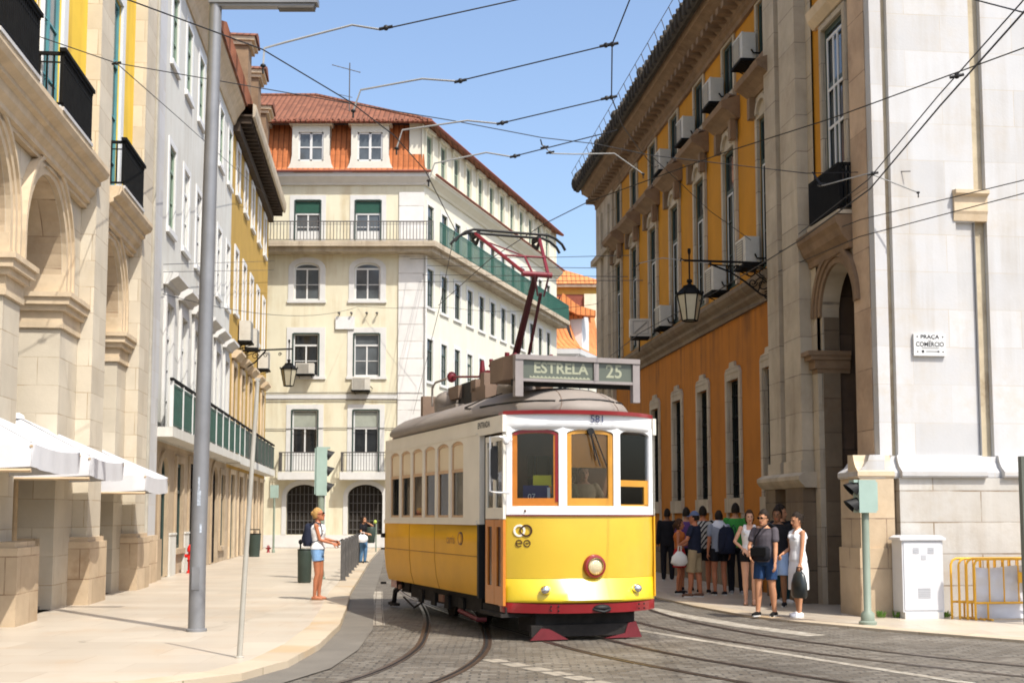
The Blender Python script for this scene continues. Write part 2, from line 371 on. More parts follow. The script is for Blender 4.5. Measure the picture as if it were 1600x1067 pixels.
m_stone_r = mat('brown_weathered_shade_moulding', (.22,.145,.085), .8, .2, 2.5, .35, 18, dirt=.8, dirtcol=(.10,.055,.03))  # weathered brown, with extra darkness in the colour to deepen the shade
m_lining = mat('passage_shade_lining', (.09,.06,.04), .9, .25, 1.5, .3, 14, blocks=(1.2,.7), joint=(.03,.02,.015), jsize=.012, bvar=.2)  # lining coloured extra dark so the passage reads as deep shade

m_green_s = mat('sea_green_iron', (.03,.105,.08), .5, .2, 5)

m_stone_t = mat('tan_shade_pier_stone', (.52,.41,.28), .75, .16, 1.3, .3, 20, blocks=(1.0,.52), joint=(.22,.14,.08), jsize=.01, bvar=.16, dirt=.7, dirtcol=(.30,.19,.10))  # cream stone with the brown of the parasol shade blended into its colour

m_shopst = mat('tan_shade_shopfront_stone', (.44,.35,.24), .8, .15, 1.4, .25, 20, blocks=(2.4,1.1), joint=(.3,.23,.15), jsize=.005, bvar=.12, streak=.5, streakcol=(.2,.13,.07), dirt=.5, dirtcol=(.25,.17,.1))  # tan stone, with the shading under the balcony mixed into the colour
m_transom = mat('grey_green_blind', (.30,.32,.27), .4, .1, 3)

m_dormer = mat('cream_dormer_paint', (.60,.58,.50), .7, .06, 2, dirt=.3, dirtcol=(.42,.36,.26))
# ------------------------------------------------------------------ ground
def ground_poly(name, pts, z, m, label, cat, thick=None, holes=None):
    mb = MB()
    if thick:
        mb.plan(ID, pts, z-thick, z)
    else:
        mb.face([Vector((x, y, z)) for x, y in pts], [(x, y) for x, y in pts])
    o = mb.build(name, m); return tag(o, label, cat, kind='structure')
mb = MB(); mb.face([Vector(p) for p in ((-400,-60,0),(400,-60,0),(400,900,0),(-400,900,0))], [(-400,-60),(400,-60),(400,900),(-400,900)])
tag(mb.build('cobbled_road', m_cobble), 'grey granite sett road crossed by tram rails', 'road', kind='structure')
KL = [(-14.0,9.6),(-6.0,10.6),(-3.3,11.7),(-2.62,12.6),(-2.36,13.7),(-2.30,15.5),(-2.42,18.2),(-2.75,21.5),(-3.25,26.0),(-4.0,34.5),(-4.9,44.5),(-6.3,61.9)]
def offset_line(pl, d):
    out = []
    for i, p in enumerate(pl):
        a = pl[max(i-1,0)]; b = pl[min(i+1,len(pl)-1)]; tx, ty = b[0]-a[0], b[1]-a[1]; l = math.hypot(tx, ty)
        out.append((p[0]+ty/l*d, p[1]-tx/l*d))
    return out
def strip(name, pl, d0, d1, z, m, label, cat, thick=None):
    a = offset_line(pl, d0); b = offset_line(pl, d1); mb = MB(); acc = 0
    for i in range(len(pl)-1):
        l = math.hypot(pl[i+1][0]-pl[i][0], pl[i+1][1]-pl[i][1])
        q = [(*a[i], z), (*b[i], z), (*b[i+1], z), (*a[i+1], z)]
        mb.face([Vector(p) for p in q], [(acc, d0), (acc, d1), (acc+l, d1), (acc+l, d0)])
        if thick:
            mb.face([Vector((*b[i], z-thick)), Vector((*b[i+1], z-thick)), Vector((*b[i+1], z)), Vector((*b[i], z))], [(acc,0),(acc+l,0),(acc+l,thick),(acc,thick)])
            mb.face([Vector((*a[i+1], z-thick)), Vector((*a[i], z-thick)), Vector((*a[i], z)), Vector((*a[i+1], z))], [(acc,0),(acc+l,0),(acc+l,thick),(acc,thick)])
        acc += l
    return tag(mb.build(name, m), label, cat, kind='structure')
lp = offset_line(KL, -.42)
ground_poly('pavement', lp + [(-6.3,75),(-60,75),(-60,9.6)], .08, m_pave, 'pale polished limestone pavement on the left side of the street', 'pavement', thick=.085)
strip('kerb', KL, -.42, 0., .084, m_kerb, 'pale limestone kerb edging the left pavement', 'kerb', .09)
strip('gutter_strip', KL, .0, .46, .012, m_gutter, 'dark asphalt gutter strip beside the left kerb', 'gutter')
KR = [(3.0,62),(2.6,36),(2.68,28),(2.85,25.0),(3.2,22.8),(3.72,20.6),(4.3,19.35),(5.15,18.1),(6.45,16.5),(8.4,14.1),(12.,9.6)]
rp = offset_line(KR, -.36)
ground_poly('pavement', [(60,62)] + rp[:1] + rp[1:] + [(60,9.6)], .03, m_pave, 'pale limestone pavement at the foot of the white corner building', 'pavement', thick=.085)
bpy.data.objects['pavement.001']['label'] = 'pale limestone pavement at the foot of the white corner building'
strip('kerb', KR, -.36, 0., .034, m_kerb, 'limestone kerb curving round the right pavement', 'kerb', .09)
# painted / laid white bands
def band(pts, wd, z, label, name='lane_marking', m=None):
    strip(name, pts, -wd/2, wd/2, z, m or m_mark, label, 'road marking')
band([(1.75,18.3),(2.6,16.4),(3.4,14.6),(4.3,12.7),(5.2,11.0)], .13, .004, 'long thin pale line running to the bottom right corner')
band([(2.35,22.6),(2.75,20.9),(3.35,19.0),(4.1,17.4)], .34, .004, 'broad pale band beside the right kerb')
band([(-2.12,19.0),(-2.55,23.0),(-3.0,27.5)], .50, .005, 'wide white patch by the dark gutter behind the tram')
for i, (x, y) in enumerate([(-.22,14.42),(.0,14.02),(.22,13.62),(.42,13.25),(.62,12.88),(.8,12.5)]):
    nm = ['farthest','second','third','fourth','fifth','nearest'][i]
    band([(x-.03,y+.15),(x+.12,y-.14)], .24, .004, nm+' small white square of the dashed line before the tram', 'dash_marking')
# tram rails
def spline(pts, n=10):
    out = []
    P = [Vector((*p, 0)) for p in pts]
    for i in range(len(P)-1):
        p0, p1, p2, p3 = P[max(i-1,0)], P[i], P[i+1], P[min(i+2,len(P)-1)]
        for k in range(n):
            t = k/n; q = .5*((2*p1)+(-p0+p2)*t+(2*p0-5*p1+4*p2-p3)*t*t+(-p0+3*p1-3*p2+p3)*t**3); out.append((q.x, q.y))
    out.append(pts[-1]); return out
TR1 = spline([(-6.6,75),(-4.6,55),(-2.6,36),(-1.75,28),(-1.02,21.5),(-.76,17.5),(-.76,15.2),(-1.02,13.2),(-1.55,11.6),(-2.6,9.6),(-4.6,7.2)])
TR2 = spline([(-6.6,75.05),(-4.55,55),(-2.9,36),(-2.0,28),(-1.1,23.4),(-.3,20.4),(.4,18.2),(1.25,15.5),(2.2,13.5),(3.4,11.5),(5.4,9.0)])
TR3 = spline([(.4,75),(1.2,50),(1.55,34),(1.72,26),(2.05,21.2),(2.75,18.0),(3.75,15.7),(5.1,13.7),(7.2,11.3)])
for T, lab in ((TR1,'track curving off to the lower left'),(TR2,'track under the yellow tram'),(TR3,'track along the right kerb')):
    mr, mg = MB(), MB()
    for sd_, in_ in ((-.45,1),(.45,-1)):
        for mbx, a, b, z in ((mr, sd_-.024, sd_+.024, .007), (mg, sd_+in_*.025, sd_+in_*.062, .006), (mr, sd_+in_*.063, sd_+in_*.083, .007)):
            A = offset_line(T, a); B = offset_line(T, b)
            for i in range(len(T)-1):
                mbx.face([Vector((*A[i], z)), Vector((*B[i], z)), Vector((*B[i+1], z)), Vector((*A[i+1], z))])
    rt = thing('tram_track', 'grooved steel rails of the '+lab, 'tram track', (0,0,0), kind='structure')
    mr.build('rail', m_rail, rt); mg.build('groove', m_groove, rt)

# ------------------------------------------------------------------ facade parts
def window(root, F, u0, u1, z0, z1, d, fm, gm=None, cols=2, bars=(), transom=None, arch=0., b=.06, deep=.06, mull=None, sill_panel=0.):
    """one window: frame (part) and pane (sub-part); d = depth of the frame's front face"""
    gm = gm or m_glass; mull = mull or b*.8
    mb = MB(); t = z1-arch
    mb.box(F, u0, u0+b, d, d+deep, z0, t); mb.box(F, u1-b, u1, d, d+deep, z0, t); mb.box(F, u0+b, u1-b, d, d+deep, z0, z0+b)
    c = (u0+u1)/2; hw = (u1-u0)/2
    if arch: mb.arc(F, c, t, hw-b, arch-b, b, d, d+deep, 10); mb.box(F, u0+b, u1-b, d, d+deep, t-b/2, t+b/2)
    else: mb.box(F, u0+b, u1-b, d, d+deep, z1-b, z1)
    top = t if arch else z1
    if transom: mb.box(F, u0+b, u1-b, d-.01, d+deep, transom-b/2, transom+b/2)
    mt = transom or top
    for k in range(1, cols):
        x = u0+(u1-u0)*k/cols; mb.box(F, x-mull/2, x+mull/2, d+.003, d+deep-.003, z0+b, mt-.001)
    for h in bars:
        zz = z0+(mt-z0)*h
        for k in range(cols):
            x0 = u0+(u1-u0)*k/cols; x1 = u0+(u1-u0)*(k+1)/cols
            mb.box(F, x0+b*.7, x1-b*.7, d+.006, d+deep-.006, zz-.016, zz+.016)
    if sill_panel: mb.box(F, u0+b, u1-b, d+.012, d+deep-.008, z0+b, z0+sill_panel)
    w_ = mb.build('window', fm, root)
    pb = MB()
    if arch:
        N = 10; poly = [(u0+.01, z0+.01), (u1-.01, z0+.01), (u1-.01, t)] + [(c+(hw-.012)*math.cos(math.pi*k/N), t+(arch-.012)*math.sin(math.pi*k/N)) for k in range(1, N)] + [(u0+.01, t)]
        pb.prism(F, poly, d+deep*.55, d+deep*.8)
    else: pb.box(F, u0+.01, u1-.01, d+deep*.55, d+deep*.8, z0+.01, z1-.01)
    pb.build('pane', gm, w_); return w_
def surround(mb, F, u0, u1, z0, z1, wd, d0, d1, sill=True, arch=0.):
    t = z1-arch
    mb.box(F, u0-wd, u0, d0, d1, z0, t); mb.box(F, u1, u1+wd, d0, d1, z0, t)
    if arch:
        mb.arc(F, (u0+u1)/2, t, (u1-u0)/2, arch, wd, d0, d1, 10)
    else: mb.box(F, u0-wd, u1+wd, d0, d1, z1, z1+wd)
    if sill: mb.box(F, u0-wd*1.15, u1+wd*1.15, d0-.05, d1, z0-.14, z0)
def railing(root, F, u0, u1, d0, d1, z0, z1, m, step=.11, t=.022, lattice=False, ends=(True, True), name='railing'):
    mb = MB()
    def run(a, b, fix, along):
        L = abs(b-a); n = max(2, int(L/step))
        for zz, h in ((z1-.05, .05), (z0+.04, .03)):
            if along: mb.box(F, a, b, fix-.025, fix+.025, zz, zz+h)
            else: mb.box(F, fix-.025, fix+.025, a, b, zz, zz+h)
        if z1-z0 > .6:
            zz = z1-.17
            if along: mb.box(F, a, b, fix-.012, fix+.012, zz, zz+.02)
            else: mb.box(F, fix-.012, fix+.012, a, b, zz, zz+.02)
        for k in range(n+1):
            x = a+(b-a)*k/n
            if along: mb.box(F, x-t/2, x+t/2, fix-t/2, fix+t/2, z0+.071, z1-.051)
            else: mb.box(F, fix-t/2, fix+t/2, x-t/2, x+t/2, z0+.071, z1-.051)
        if lattice:
            zz = z0+.071
            k = 0
            while zz < z1-.2:
                if along: mb.box(F, a, b, fix-.008, fix+.008, zz+.02, zz+.05)
                zz += .085
    run(u0, u1, d0, True)
    if ends[0]: run(d0+.03, d1, u0, False)
    if ends[1]: run(d0+.03, d1, u1, False)
    return mb.build(name, m, root)

# ------------------------------------------------------------------ left: arcade pavilion
FL = frame_dir((-5.2-.101*18, 18), -.101, 1)
A = thing('arcade_building', 'yellow building raised on a tall cream stone arcade with iron balconies', 'building', FL.p(4, 2, .08))
ARC = [(-4.5,1.2),(-1.25,1.2),(2.0,1.2),(6.65,1.2)]
mb = MB(); mb.wall(FL, -9, 12.2, .08, 7.3, [(c-r,c+r,.08,6.97,r,1.3) for c,r in ARC], d=.2, rev=1.3)
mb.box(FL, -9, 12.2, 1.52, 1.56, 7.05, 16); mb.box(FL, -9, 12.2, 5.0, 9.0, .08, 16); mb.box(FL, -9, 12.2, 1.5, 5.0, 7.0, 7.04)
for c0, c1 in ((-.05,.8),(3.2,5.45),(7.85,12.2)): mb.box(FL, c0, c1, 1.49, 1.5, .08, 7.)
mb.box(FL, 11.2, 12.2, 1.55, 5, .08, 7)
mb.build('arcade_wall', m_stone, A)
mb = MB(); UW = [(-1.85,-.65,7.75,11.6),(1.4,2.6,7.75,11.9),(6.05,7.25,7.75,11.9)]
mb.wall(FL, -9, 12.2, 7.3, 16., UW, d=.2, rev=.08); mb.build('upper_wall', m_yellow_l, A)
for z0, nm in ((0, 'pilaster'),):
    for a, b in ((4.42,5.45),(8.75,9.85)):
        mb = MB(); mb.box(FL, a, b, -.06, .198, .08, 16.); mb.build('pilaster', m_stone, A)
mb = MB(); mb.box(FL, 11.2, 12.2, .12, .198, .08, 16.); mb.build('end_strip', m_stone_w, A)
mb = MB(); mb.tube([(10.75,.08,.3),(10.75,.08,16)], .055, 8, FL); mb.build('downpipe', m_pole_t, A)
for a, a2, b in ((-.2,-.2,.95),(3.12,4.22,5.6),(7.75,8.6,10.0)):   # pier plinths: pilaster block in front, jamb block behind
    mb = MB(); mb.box(FL, a2, b, -.16, .42, .08, 1.16); mb.box(FL, a2+.05, b-.05, -.11, .42, 1.16, 1.24)
    mb.box(FL, a, b-.002, .42, 1.62, .08, 1.158); mb.box(FL, a+.05, b-.05, .42, 1.57, 1.158, 1.238)
    mb.build('plinth', m_stone_t, A)
mb = MB(); mb.box(FL, 10.0, 12.22, .05, .199, .08, 1.16); mb.build('plinth', m_stone_t, A)
for a, b in ((-.05,.8),(3.2,4.42),(7.85,8.75)):   # imposts
    mb = MB()
    for i, (z0, z1, o) in enumerate(((4.72,4.82,.05),(4.82,5.0,.04),(5.0,5.1,.11),(5.1,5.22,.17),(5.22,5.3,.21))):
        r0 = o if b < 1 else 0
        mb.box(FL, a-o, b+r0, .2-o, 1.5+o*.3, z0, z1)
    mb.box(FL, a-.05, b+.0, .12, 1.45, 5.3, 5.38); mb.box(FL, a-.02, a+.2, .15, 1.45, 5.38, 5.62)
    mb.build('impost_moulding', m_stone_m, A)
for c, r in ARC[1:]:
    mb = MB(); mb.arc(FL, c, 5.77, r, r, .13, .13, .2, 20); mb.arc(FL, c, 5.77, r+.131, r+.131, .12, .1, .199, 20); mb.arc(FL, c, 5.77, r+.252, r+.252, .07, .06, .198, 20)
    mb.box(FL, c-r-.13, c-r, .13, .2, 5.3, 5.77); mb.box(FL, c-r-.25, c-r-.131, .1, .199, 5.3, 5.77); mb.box(FL, c-r-.322, c-r-.252, .06, .198, 5.3, 5.77); mb.box(FL, c+r, c+r+.13, .13, .2, 5.3, 5.77); mb.box(FL, c+r+.131, c+r+.25, .1, .199, 5.3, 5.77); mb.box(FL, c+r+.252, c+r+.322, .06, .198, 5.3, 5.77)
    mb.build('archivolt', m_stone_m, A)
    mb = MB(); mb.arc(FL, c, 5.77, r-.014, r-.014, .012, .21, 1.49, 20); mb.box(FL, c+r-.012, c+r-.001, .21, 1.49, 5.3, 5.77); mb.box(FL, c-r+.001, c-r+.012, .21, 1.49, 5.3, 5.77); mb.build('arch_soffit', m_stone_t, A)  # thin lining added to darken the reveals, stained tan and shade in one colour
prof = [(.199,7.05),(.10,7.05),(.10,7.12),(.04,7.14),(.04,7.22),(-.04,7.30),(-.06,7.42),(-.13,7.45),(-.13,7.52),(-.24,7.58),(-.28,7.66),(-.28,7.74),(.199,7.74)]
mb = MB(); mb.mould(FL, list(reversed(prof)), -9, 4.40); mb.build('balcony_cornice', m_stone_m, A)
mb = MB(); mb.mould(FL, list(reversed(prof)), 5.47, 8.73); mb.build('balcony_cornice', m_stone_m, A)
for u in (-3.3,-2.9,-2.5,.7,3.0,5.7,6.2,7.2,7.7): pass
for (a, b, z0, z1), fm in zip(UW, (m_teal, m_teal, m_teal)):
    mb = MB(); surround(mb, FL, a, b, z0, z1, .26, .14, .199, sill=False); mb.build('window_surround', m_whitepaint, A)
    window(A, FL, a, b, z0, z1, .225, fm, m_glass_b, cols=2, bars=(.3,.62), transom=10.6, b=.1)
for a, b in ((-2.25,-.4),(1.0,2.92),(5.68,7.6)):
    mb = MB(); mb.box(FL, a-.03, b+.03, -.30, .19, 7.745, 7.80); mb.build('balcony_slab', m_stone_w, A)
    r_ = railing(A, FL, a, b, -.26, .19, 7.80, 8.66, m_black, step=.085, t=.026)
    mb = MB(); mb.box(FL, a-.05, b+.05, -.31, -.21, 8.662, 8.72); mb.build('handrail', m_black, r_)
mb = MB(); mb.tube([(1.13,.12,7.8),(1.13,.12,16)], .05, 8, FL); mb.build('downpipe', m_whitepaint, A)

# ------------------------------------------------------------------ left: white house
B = thing('white_house', 'long white rendered house with a green balcony and corniced windows', 'building', FL.p(19.5, 2, .08))
wc = [14.1+2.38*i for i in range(6)]
H = []
for c in wc:
    H += [(c-.5,c+.5,3.72,6.9),(c-.46,c+.46,8.8,10.95),(c-.46,c+.46,13.1,15.0)]
SH = [(13.4,14.5,.1,3.05,.45),(15.9,17.0,.75,3.0),(18.2,19.4,.1,3.1),(20.6,21.6,.1,3.0),(23.0,24.3,.1,3.2,.5),(25.2,26.3,.6,3.0)]
mb = MB(); mb.wall(FL, 12.2, 26.85, .08, 3.42, SH, d=.25, rev=.09); mb.build('ground_floor_wall', m_shopst, B)
mb = MB(); mb.wall(FL, 12.2, 26.85, 3.42, 16.0, H, d=.25, rev=.09); mb.box(FL, 12.2, 26.85, .36, 9, .08, 16.0)
mb.build('wall', m_white, B)
mb = MB(); 
for h in SH: surround(mb, FL, h[0], h[1], h[2], h[3], .18, .2, .249, sill=h[2] > .3, arch=h[4] if len(h) > 4 else 0)
mb.box(FL, 12.2, 13.2, .12, .248, .08, 1.05)
mb.build('shop_surround', m_shopst, B)
for a, b in ((14.72,15.68),(17.22,17.98),(19.62,20.38)):
    mb = MB(); mb.box(FL, a, b, .17, .248, .08, 1.12); mb.box(FL, a-.02, b+.02, .15, .249, 1.121, 1.17); mb.build('white_dado', m_white, B)
for i, h in enumerate(SH):
    window(B, FL, h[0], h[1], h[2], h[3], .30, (m_frame_d, m_frame_d, m_black, m_frame_d, m_black, m_frame_d)[i], m_glass, cols=2, transom=h[3]-.75 if len(h) < 5 else None, arch=h[4] if len(h) > 4 else 0, b=.09, sill_panel=.8 if h[2] < .3 else 0)
for i, c in enumerate(wc):
    mb = MB(); surround(mb, FL, c-.5, c+.5, 3.72, 6.9, .2, .18, .249, sill=False)
    mb.box(FL, c-.62, c+.62, .2, .249, 7.1, 7.35)
    mb.mould(FL, list(reversed([(.248,7.3),(.12,7.3),(.08,7.38),(-.02,7.44),(-.12,7.5),(-.12,7.58),(.248,7.64)])), c-.85, c+.85)
    mb.build('window_cornice', m_greyst, B)
    window(B, FL, c-.5, c+.5, 3.72, 6.9, .285, m_frame_w, m_glass, cols=2, bars=(.33,.66), transom=6.1, b=.085, sill_panel=.6)
    for z0, z1, fm, gm in ((8.8,10.95,(m_frame_g,m_frame_w)[i>0],(m_glass,m_curtain)[i%2]),(13.1,15.0,m_frame_g,m_glass_b)):
        mb = MB(); surround(mb, FL, c-.46, c+.46, z0, z1, .16, .215, .249); mb.build('window_surround', m_whitepaint, B)
        window(B, FL, c-.46, c+.46, z0, z1, .275, fm, gm, cols=2, bars=(.5,), transom=z1-.6, b=.075)
mb = MB(); mb.box(FL, 12.2, 26.85, -.24, .249, 3.47, 3.70); mb.build('balcony_slab', m_white, B)
for k in range(9):
    a = 12.3+k*1.615; railing(B, FL, a+.05, a+1.56, -.18, .24, 3.72, 4.74, m_green, step=.05, t=.028, lattice=True, ends=(False, False), name='balcony_panel')
    mb = MB(); mb.box(FL, a-.035, a+.035, -.22, -.14, 3.71, 4.8); mb.build('balcony_post', m_frame_w, B)
mb = MB(); mb.box(FL, 12.2, 26.85, -.22, -.14, 4.81, 4.87); mb.build('handrail', m_black, B)
mb = MB(); mb.mould(FL, list(reversed([(.249,15.5),(.2,15.5),(.15,15.6),(.1,15.75),(-.02,15.95),(-.14,16.1),(-.17,16.25),(.249,16.25)])), 12.2, 26.85); mb.build('eave_cornice', m_stone_m, B)
def roof(root, F, u0, u1, prof, m, name='roof', hip=(0,0)):
    """prof: (d,z) polyline from the eave up; hip shifts the ends inwards with depth"""
    mb = MB(); acc = 0
    for (d0, z0), (d1, z1) in zip(prof, prof[1:]):
        l = math.hypot(d1-d0, z1-z0); D = prof[0][0]
        a0, a1 = u0+hip[0]*(d0-D), u0+hip[0]*(d1-D); b0, b1 = u1-hip[1]*(d0-D), u1-hip[1]*(d1-D)
        mb.face([F.p(a0,d0,z0),F.p(b0,d0,z0),F.p(b1,d1,z1),F.p(a1,d1,z1)], [(a0,acc),(b0,acc),(b1,acc+l),(a1,acc+l)])
        acc += l
    # end walls and underside make it a solid
    n = len(prof); D = prof[0][0]; ze = prof[0][1]-.06
    for uu, h, s in ((u0, hip[0], 1), (u1, -hip[1], -1)):
        top = [F.p(uu+h*(d-D), d, z) for d, z in prof]; bot = [F.p(uu+h*(prof[-1][0]-D), prof[-1][0], ze), F.p(uu, D, ze)]
        mb.face(top+bot if s < 0 else list(reversed(top+bot)))
    mb.face([F.p(u0,D,ze),F.p(u1,D,ze),F.p(u1,D,prof[0][1]),F.p(u0,D,prof[0][1])])
    mb.face([F.p(u0,D,ze),F.p(u0+hip[0]*(prof[-1][0]-D),prof[-1][0],ze),F.p(u1-hip[1]*(prof[-1][0]-D),prof[-1][0],ze),F.p(u1,D,ze)])
    return mb.build(name, m, root)
rB = roof(B, FL, 12.2, 26.85, [(-.24,16.27),(4.6,18.2)], m_tile)
for u, d in ((15.4,.9),(18.6,.95),(22.6,1.0)):
    mb = MB(); mb.box(FL, u-.7, u+.7, d, d+2.4, 16.4, 18.0); mb.box(FL, u-.95, u+.95, d-.25, d+2.6, 18.0, 18.18); mb.build('dormer', m_stone_m, rB)
    mb = MB()
    mb.prism(FL, [(u-1.05,18.18),(u+1.05,18.18),(u+.2,18.62),(u-.2,18.62)], d-.32, d+2.7); mb.build('dormer_roof', m_tile, rB)

# ------------------------------------------------------------------ left: mustard house at the end
Cc = thing('mustard_house', 'mustard yellow house with deep dark eaves at the end of the left row', 'building', FL.p(34, 2, .08))
wy = [28.5+2.72*i for i in range(5)]
H = []
for c in wy: H += [(c-.5,c+.5,3.72,7.0),(c-.48,c+.48,9.0,11.25),(c-.48,c+.48,13.35,15.05)]
SH = [(c-.62,c+.62,.1,3.1) for c in wy]
mb = MB(); mb.wall(FL, 26.85, 41.3, 3.3, 16.0, H, d=.25, rev=.08); mb.box(FL, 26.85, 41.3, .36, 9, .08, 16.0); mb.build('wall', m_ochre2, Cc)
mb = MB(); mb.wall(FL, 26.85, 41.3, .08, 3.3, SH, d=.25, rev=.09); mb.build('ground_floor_wall', m_shopst, Cc)
for i, c in enumerate(wy):
    mb = MB(); surround(mb, FL, c-.62, c+.62, .1, 3.1, .17, .19, .249, sill=False); mb.build('door_surround', m_stone_m, Cc)
    d_ = window(Cc, FL, c-.62, c+.62, .1, 3.1, .3, (m_frame_d, m_wood_d)[i % 2], m_glass, cols=2, transom=2.4, b=.09, sill_panel=.9); d_.name = 'door'
    mb = MB(); surround(mb, FL, c-.5, c+.5, 3.72, 7.0, .18, .18, .249, sill=False)
    mb.mould(FL, list(reversed([(.248,7.25),(.1,7.25),(.0,7.36),(-.1,7.44),(-.1,7.52),(.248,7.58)])), c-.8, c+.8); mb.build('window_cornice', m_stone_m, Cc)
    window(Cc, FL, c-.5, c+.5, 3.72, 7.0, .28, m_wood_d, m_glass, cols=2, bars=(.33,.66), transom=6.2, b=.085)
    for z0, z1 in ((9.0,11.25),(13.35,15.05)):
        mb = MB(); surround(mb, FL, c-.48, c+.48, z0, z1, .17, .2, .249); mb.build('window_surround', m_whitepaint, Cc)
        window(Cc, FL, c-.48, c+.48, z0, z1, .275, m_frame_w, m_glass, cols=2, bars=(.5,), transom=z1-.55, b=.07)
mb = MB(); mb.box(FL, 26.85, 41.3, -.23, .249, 3.42, 3.70); mb.build('balcony_slab', m_white, Cc)
for k in range(9):
    a = 26.9+k*1.6; railing(Cc, FL, a+.05, a+1.54, -.17, .24, 3.72, 4.74, m_green if k < 1 else m_frame_d, step=.05, t=.028, lattice=True, ends=(False, k == 8), name='balcony_panel')
    mb = MB(); mb.box(FL, a-.035, a+.035, -.21, -.13, 3.71, 4.8); mb.build('balcony_post', m_frame_w if k < 2 else m_iron_g, Cc)
mb = MB(); mb.box(FL, 26.85, 41.3, -.21, -.13, 4.81, 4.87); mb.build('handrail', m_black, Cc)
mb = MB()
mb.box(FL, 26.9, 41.5, -.42, .249, 15.86, 15.93)
for k in range(29): mb.box(FL, 27.0+k*.51, 27.12+k*.51, -.38, .249, 15.64, 15.859)
mb.box(FL, 26.85, 41.3, .02, .248, 15.3, 15.63)
mb.build('eave_rafters', m_wood_d, Cc)
mb = MB(); mb.mould(FL, list(reversed([(-.425,15.82),(-.50,15.86),(-.54,16.05),(-.54,16.28),(-.425,16.34)])), 26.9, 41.55); mb.build('gutter', m_stone_g, Cc)
rC = roof(Cc, FL, 26.85, 41.5, [(-.42,16.36),(.55,19.3),(4.6,20.4)], m_tile, hip=(0,.3))
for u, zt in ((32.4,20.3),(36.5,20.4),(40.2,20.0)):
    mb = MB(); mb.box(FL, u-.6, u+.6, .3, 2.6, 16.6, zt); mb.build('dormer', m_stone_r, rC); mb = MB(); mb.box(FL, u-.7, u+.7, .18, 2.7, zt+.001, zt+.16); mb.box(FL, u-.8, u+.8, .06, 2.8, zt+.161, zt+.32); mb.build('dormer_cornice', m_stone_m, rC)
    mb = MB(); mb.prism(FL, [(u-.88,zt+.321),(u+.88,zt+.321),(u+.2,zt+.65),(u-.2,zt+.65)], -.02, 2.9); mb.build('dormer_roof', m_tile, rC)
# ------------------------------------------------------------------ central corner building
FC = Frame((-4.34, 62, 0), 0); FS = frame_dir((-4.34, 62), .295, 1)
D_ = thing('corner_building', 'pale cream corner building with a red tiled mansard roof and long green side balcony', 'building', (-4.34, 62, .08))
fc = [-8.7, -5.72, -2.75]; H = []
for c in fc: H += [(c-.84,c+.84,.72,3.12,.55,.3),(c-.64,c+.64,3.74,6.74),(c-.64,c+.64,8.37,10.48),(c-.64,c+.64,12.12,13.98,.3),(c-.64,c+.64,14.98,17.1)]
mb = MB(); mb.wall(FC, -12, 0, .08, 17.9, H, d=0, rev=.22); mb.build('front_wall', m_cream, D_)
sc_ = [.92+2.09*i for i in range(12)]; H = []
for c in sc_: H += [(c-.5,c+.5,.2,3.0),(c-.44,c+.44,3.9,6.6),(c-.44,c+.44,8.22,10.3),(c-.44,c+.44,11.9,13.8),(c-.44,c+.44,14.98,17.0)]
mb = MB(); mb.wall(FS, 0, 26.2, .08, 17.9, H, d=0, rev=.22); mb.build('side_wall', m_cream_s, D_)
far = FS.p(26.2, .24, 0); mb = MB()
cx = FC.p(-.3,.24,0)
mb.plan(ID, [(-16.34,62.24),(cx.x,62.24),(far.x,far.y),(-16.34,far.y)], .09, 18.3); mb.build('inner_wall', m_dark_in, D_)
mb = MB(); mb.plan(ID, [(FS.p(26.2,0,0).x,FS.p(26.2,0,0).y),(FS.p(26.2,6,0).x,FS.p(26.2,6,0).y+.1),(FS.p(26.0,6,0).x,FS.p(26.0,6,0).y),(FS.p(26.0,.01,0).x,FS.p(26.,.01,0).y)], .08, 21); mb.build('end_wall', m_cream_s, D_)
mb = MB(); mb.box(FC, -1.22, 0.02, -.07, -.002, .1, 14.38); mb.box(FS, -.02, 1e-3, -.05, .3, .1, 14.38)
mb.box(FC, -1.22, 0.02, -.06, -.002, 14.9, 17.5); mb.build('quoin', m_quoin, D_)
mb = MB(); mb.box(FC, -12, -1.23, -.05, -.002, .1, .7); mb.build('base_course', m_greyst, D_)
mb = MB(); mb.box(FC, -12, -1.23, -.035, -.002, 7.28, 7.5); mb.build('string_course', m_greyst, D_)
mb = MB()
for zz in (7.22, 7.55): mb.tube([(-12,-.06,zz+.05),(-8,-.06,zz),(-4,-.06,zz+.02),(0,-.06,zz-.02)], .022, 5, FC)
mb.tube([(-12,-.05,5.9),(-7,-.05,5.8),(-4.4,-.05,5.86),(0,-.05,5.84)], .016, 5, FC)
mb.build('wall_cable', m_iron_g, D_)
mb = MB(); mb.tube([(.12,-.09,.1),(.12,-.09,14.3)], .06, 8, FC); mb.build('downpipe', m_greyst, D_)
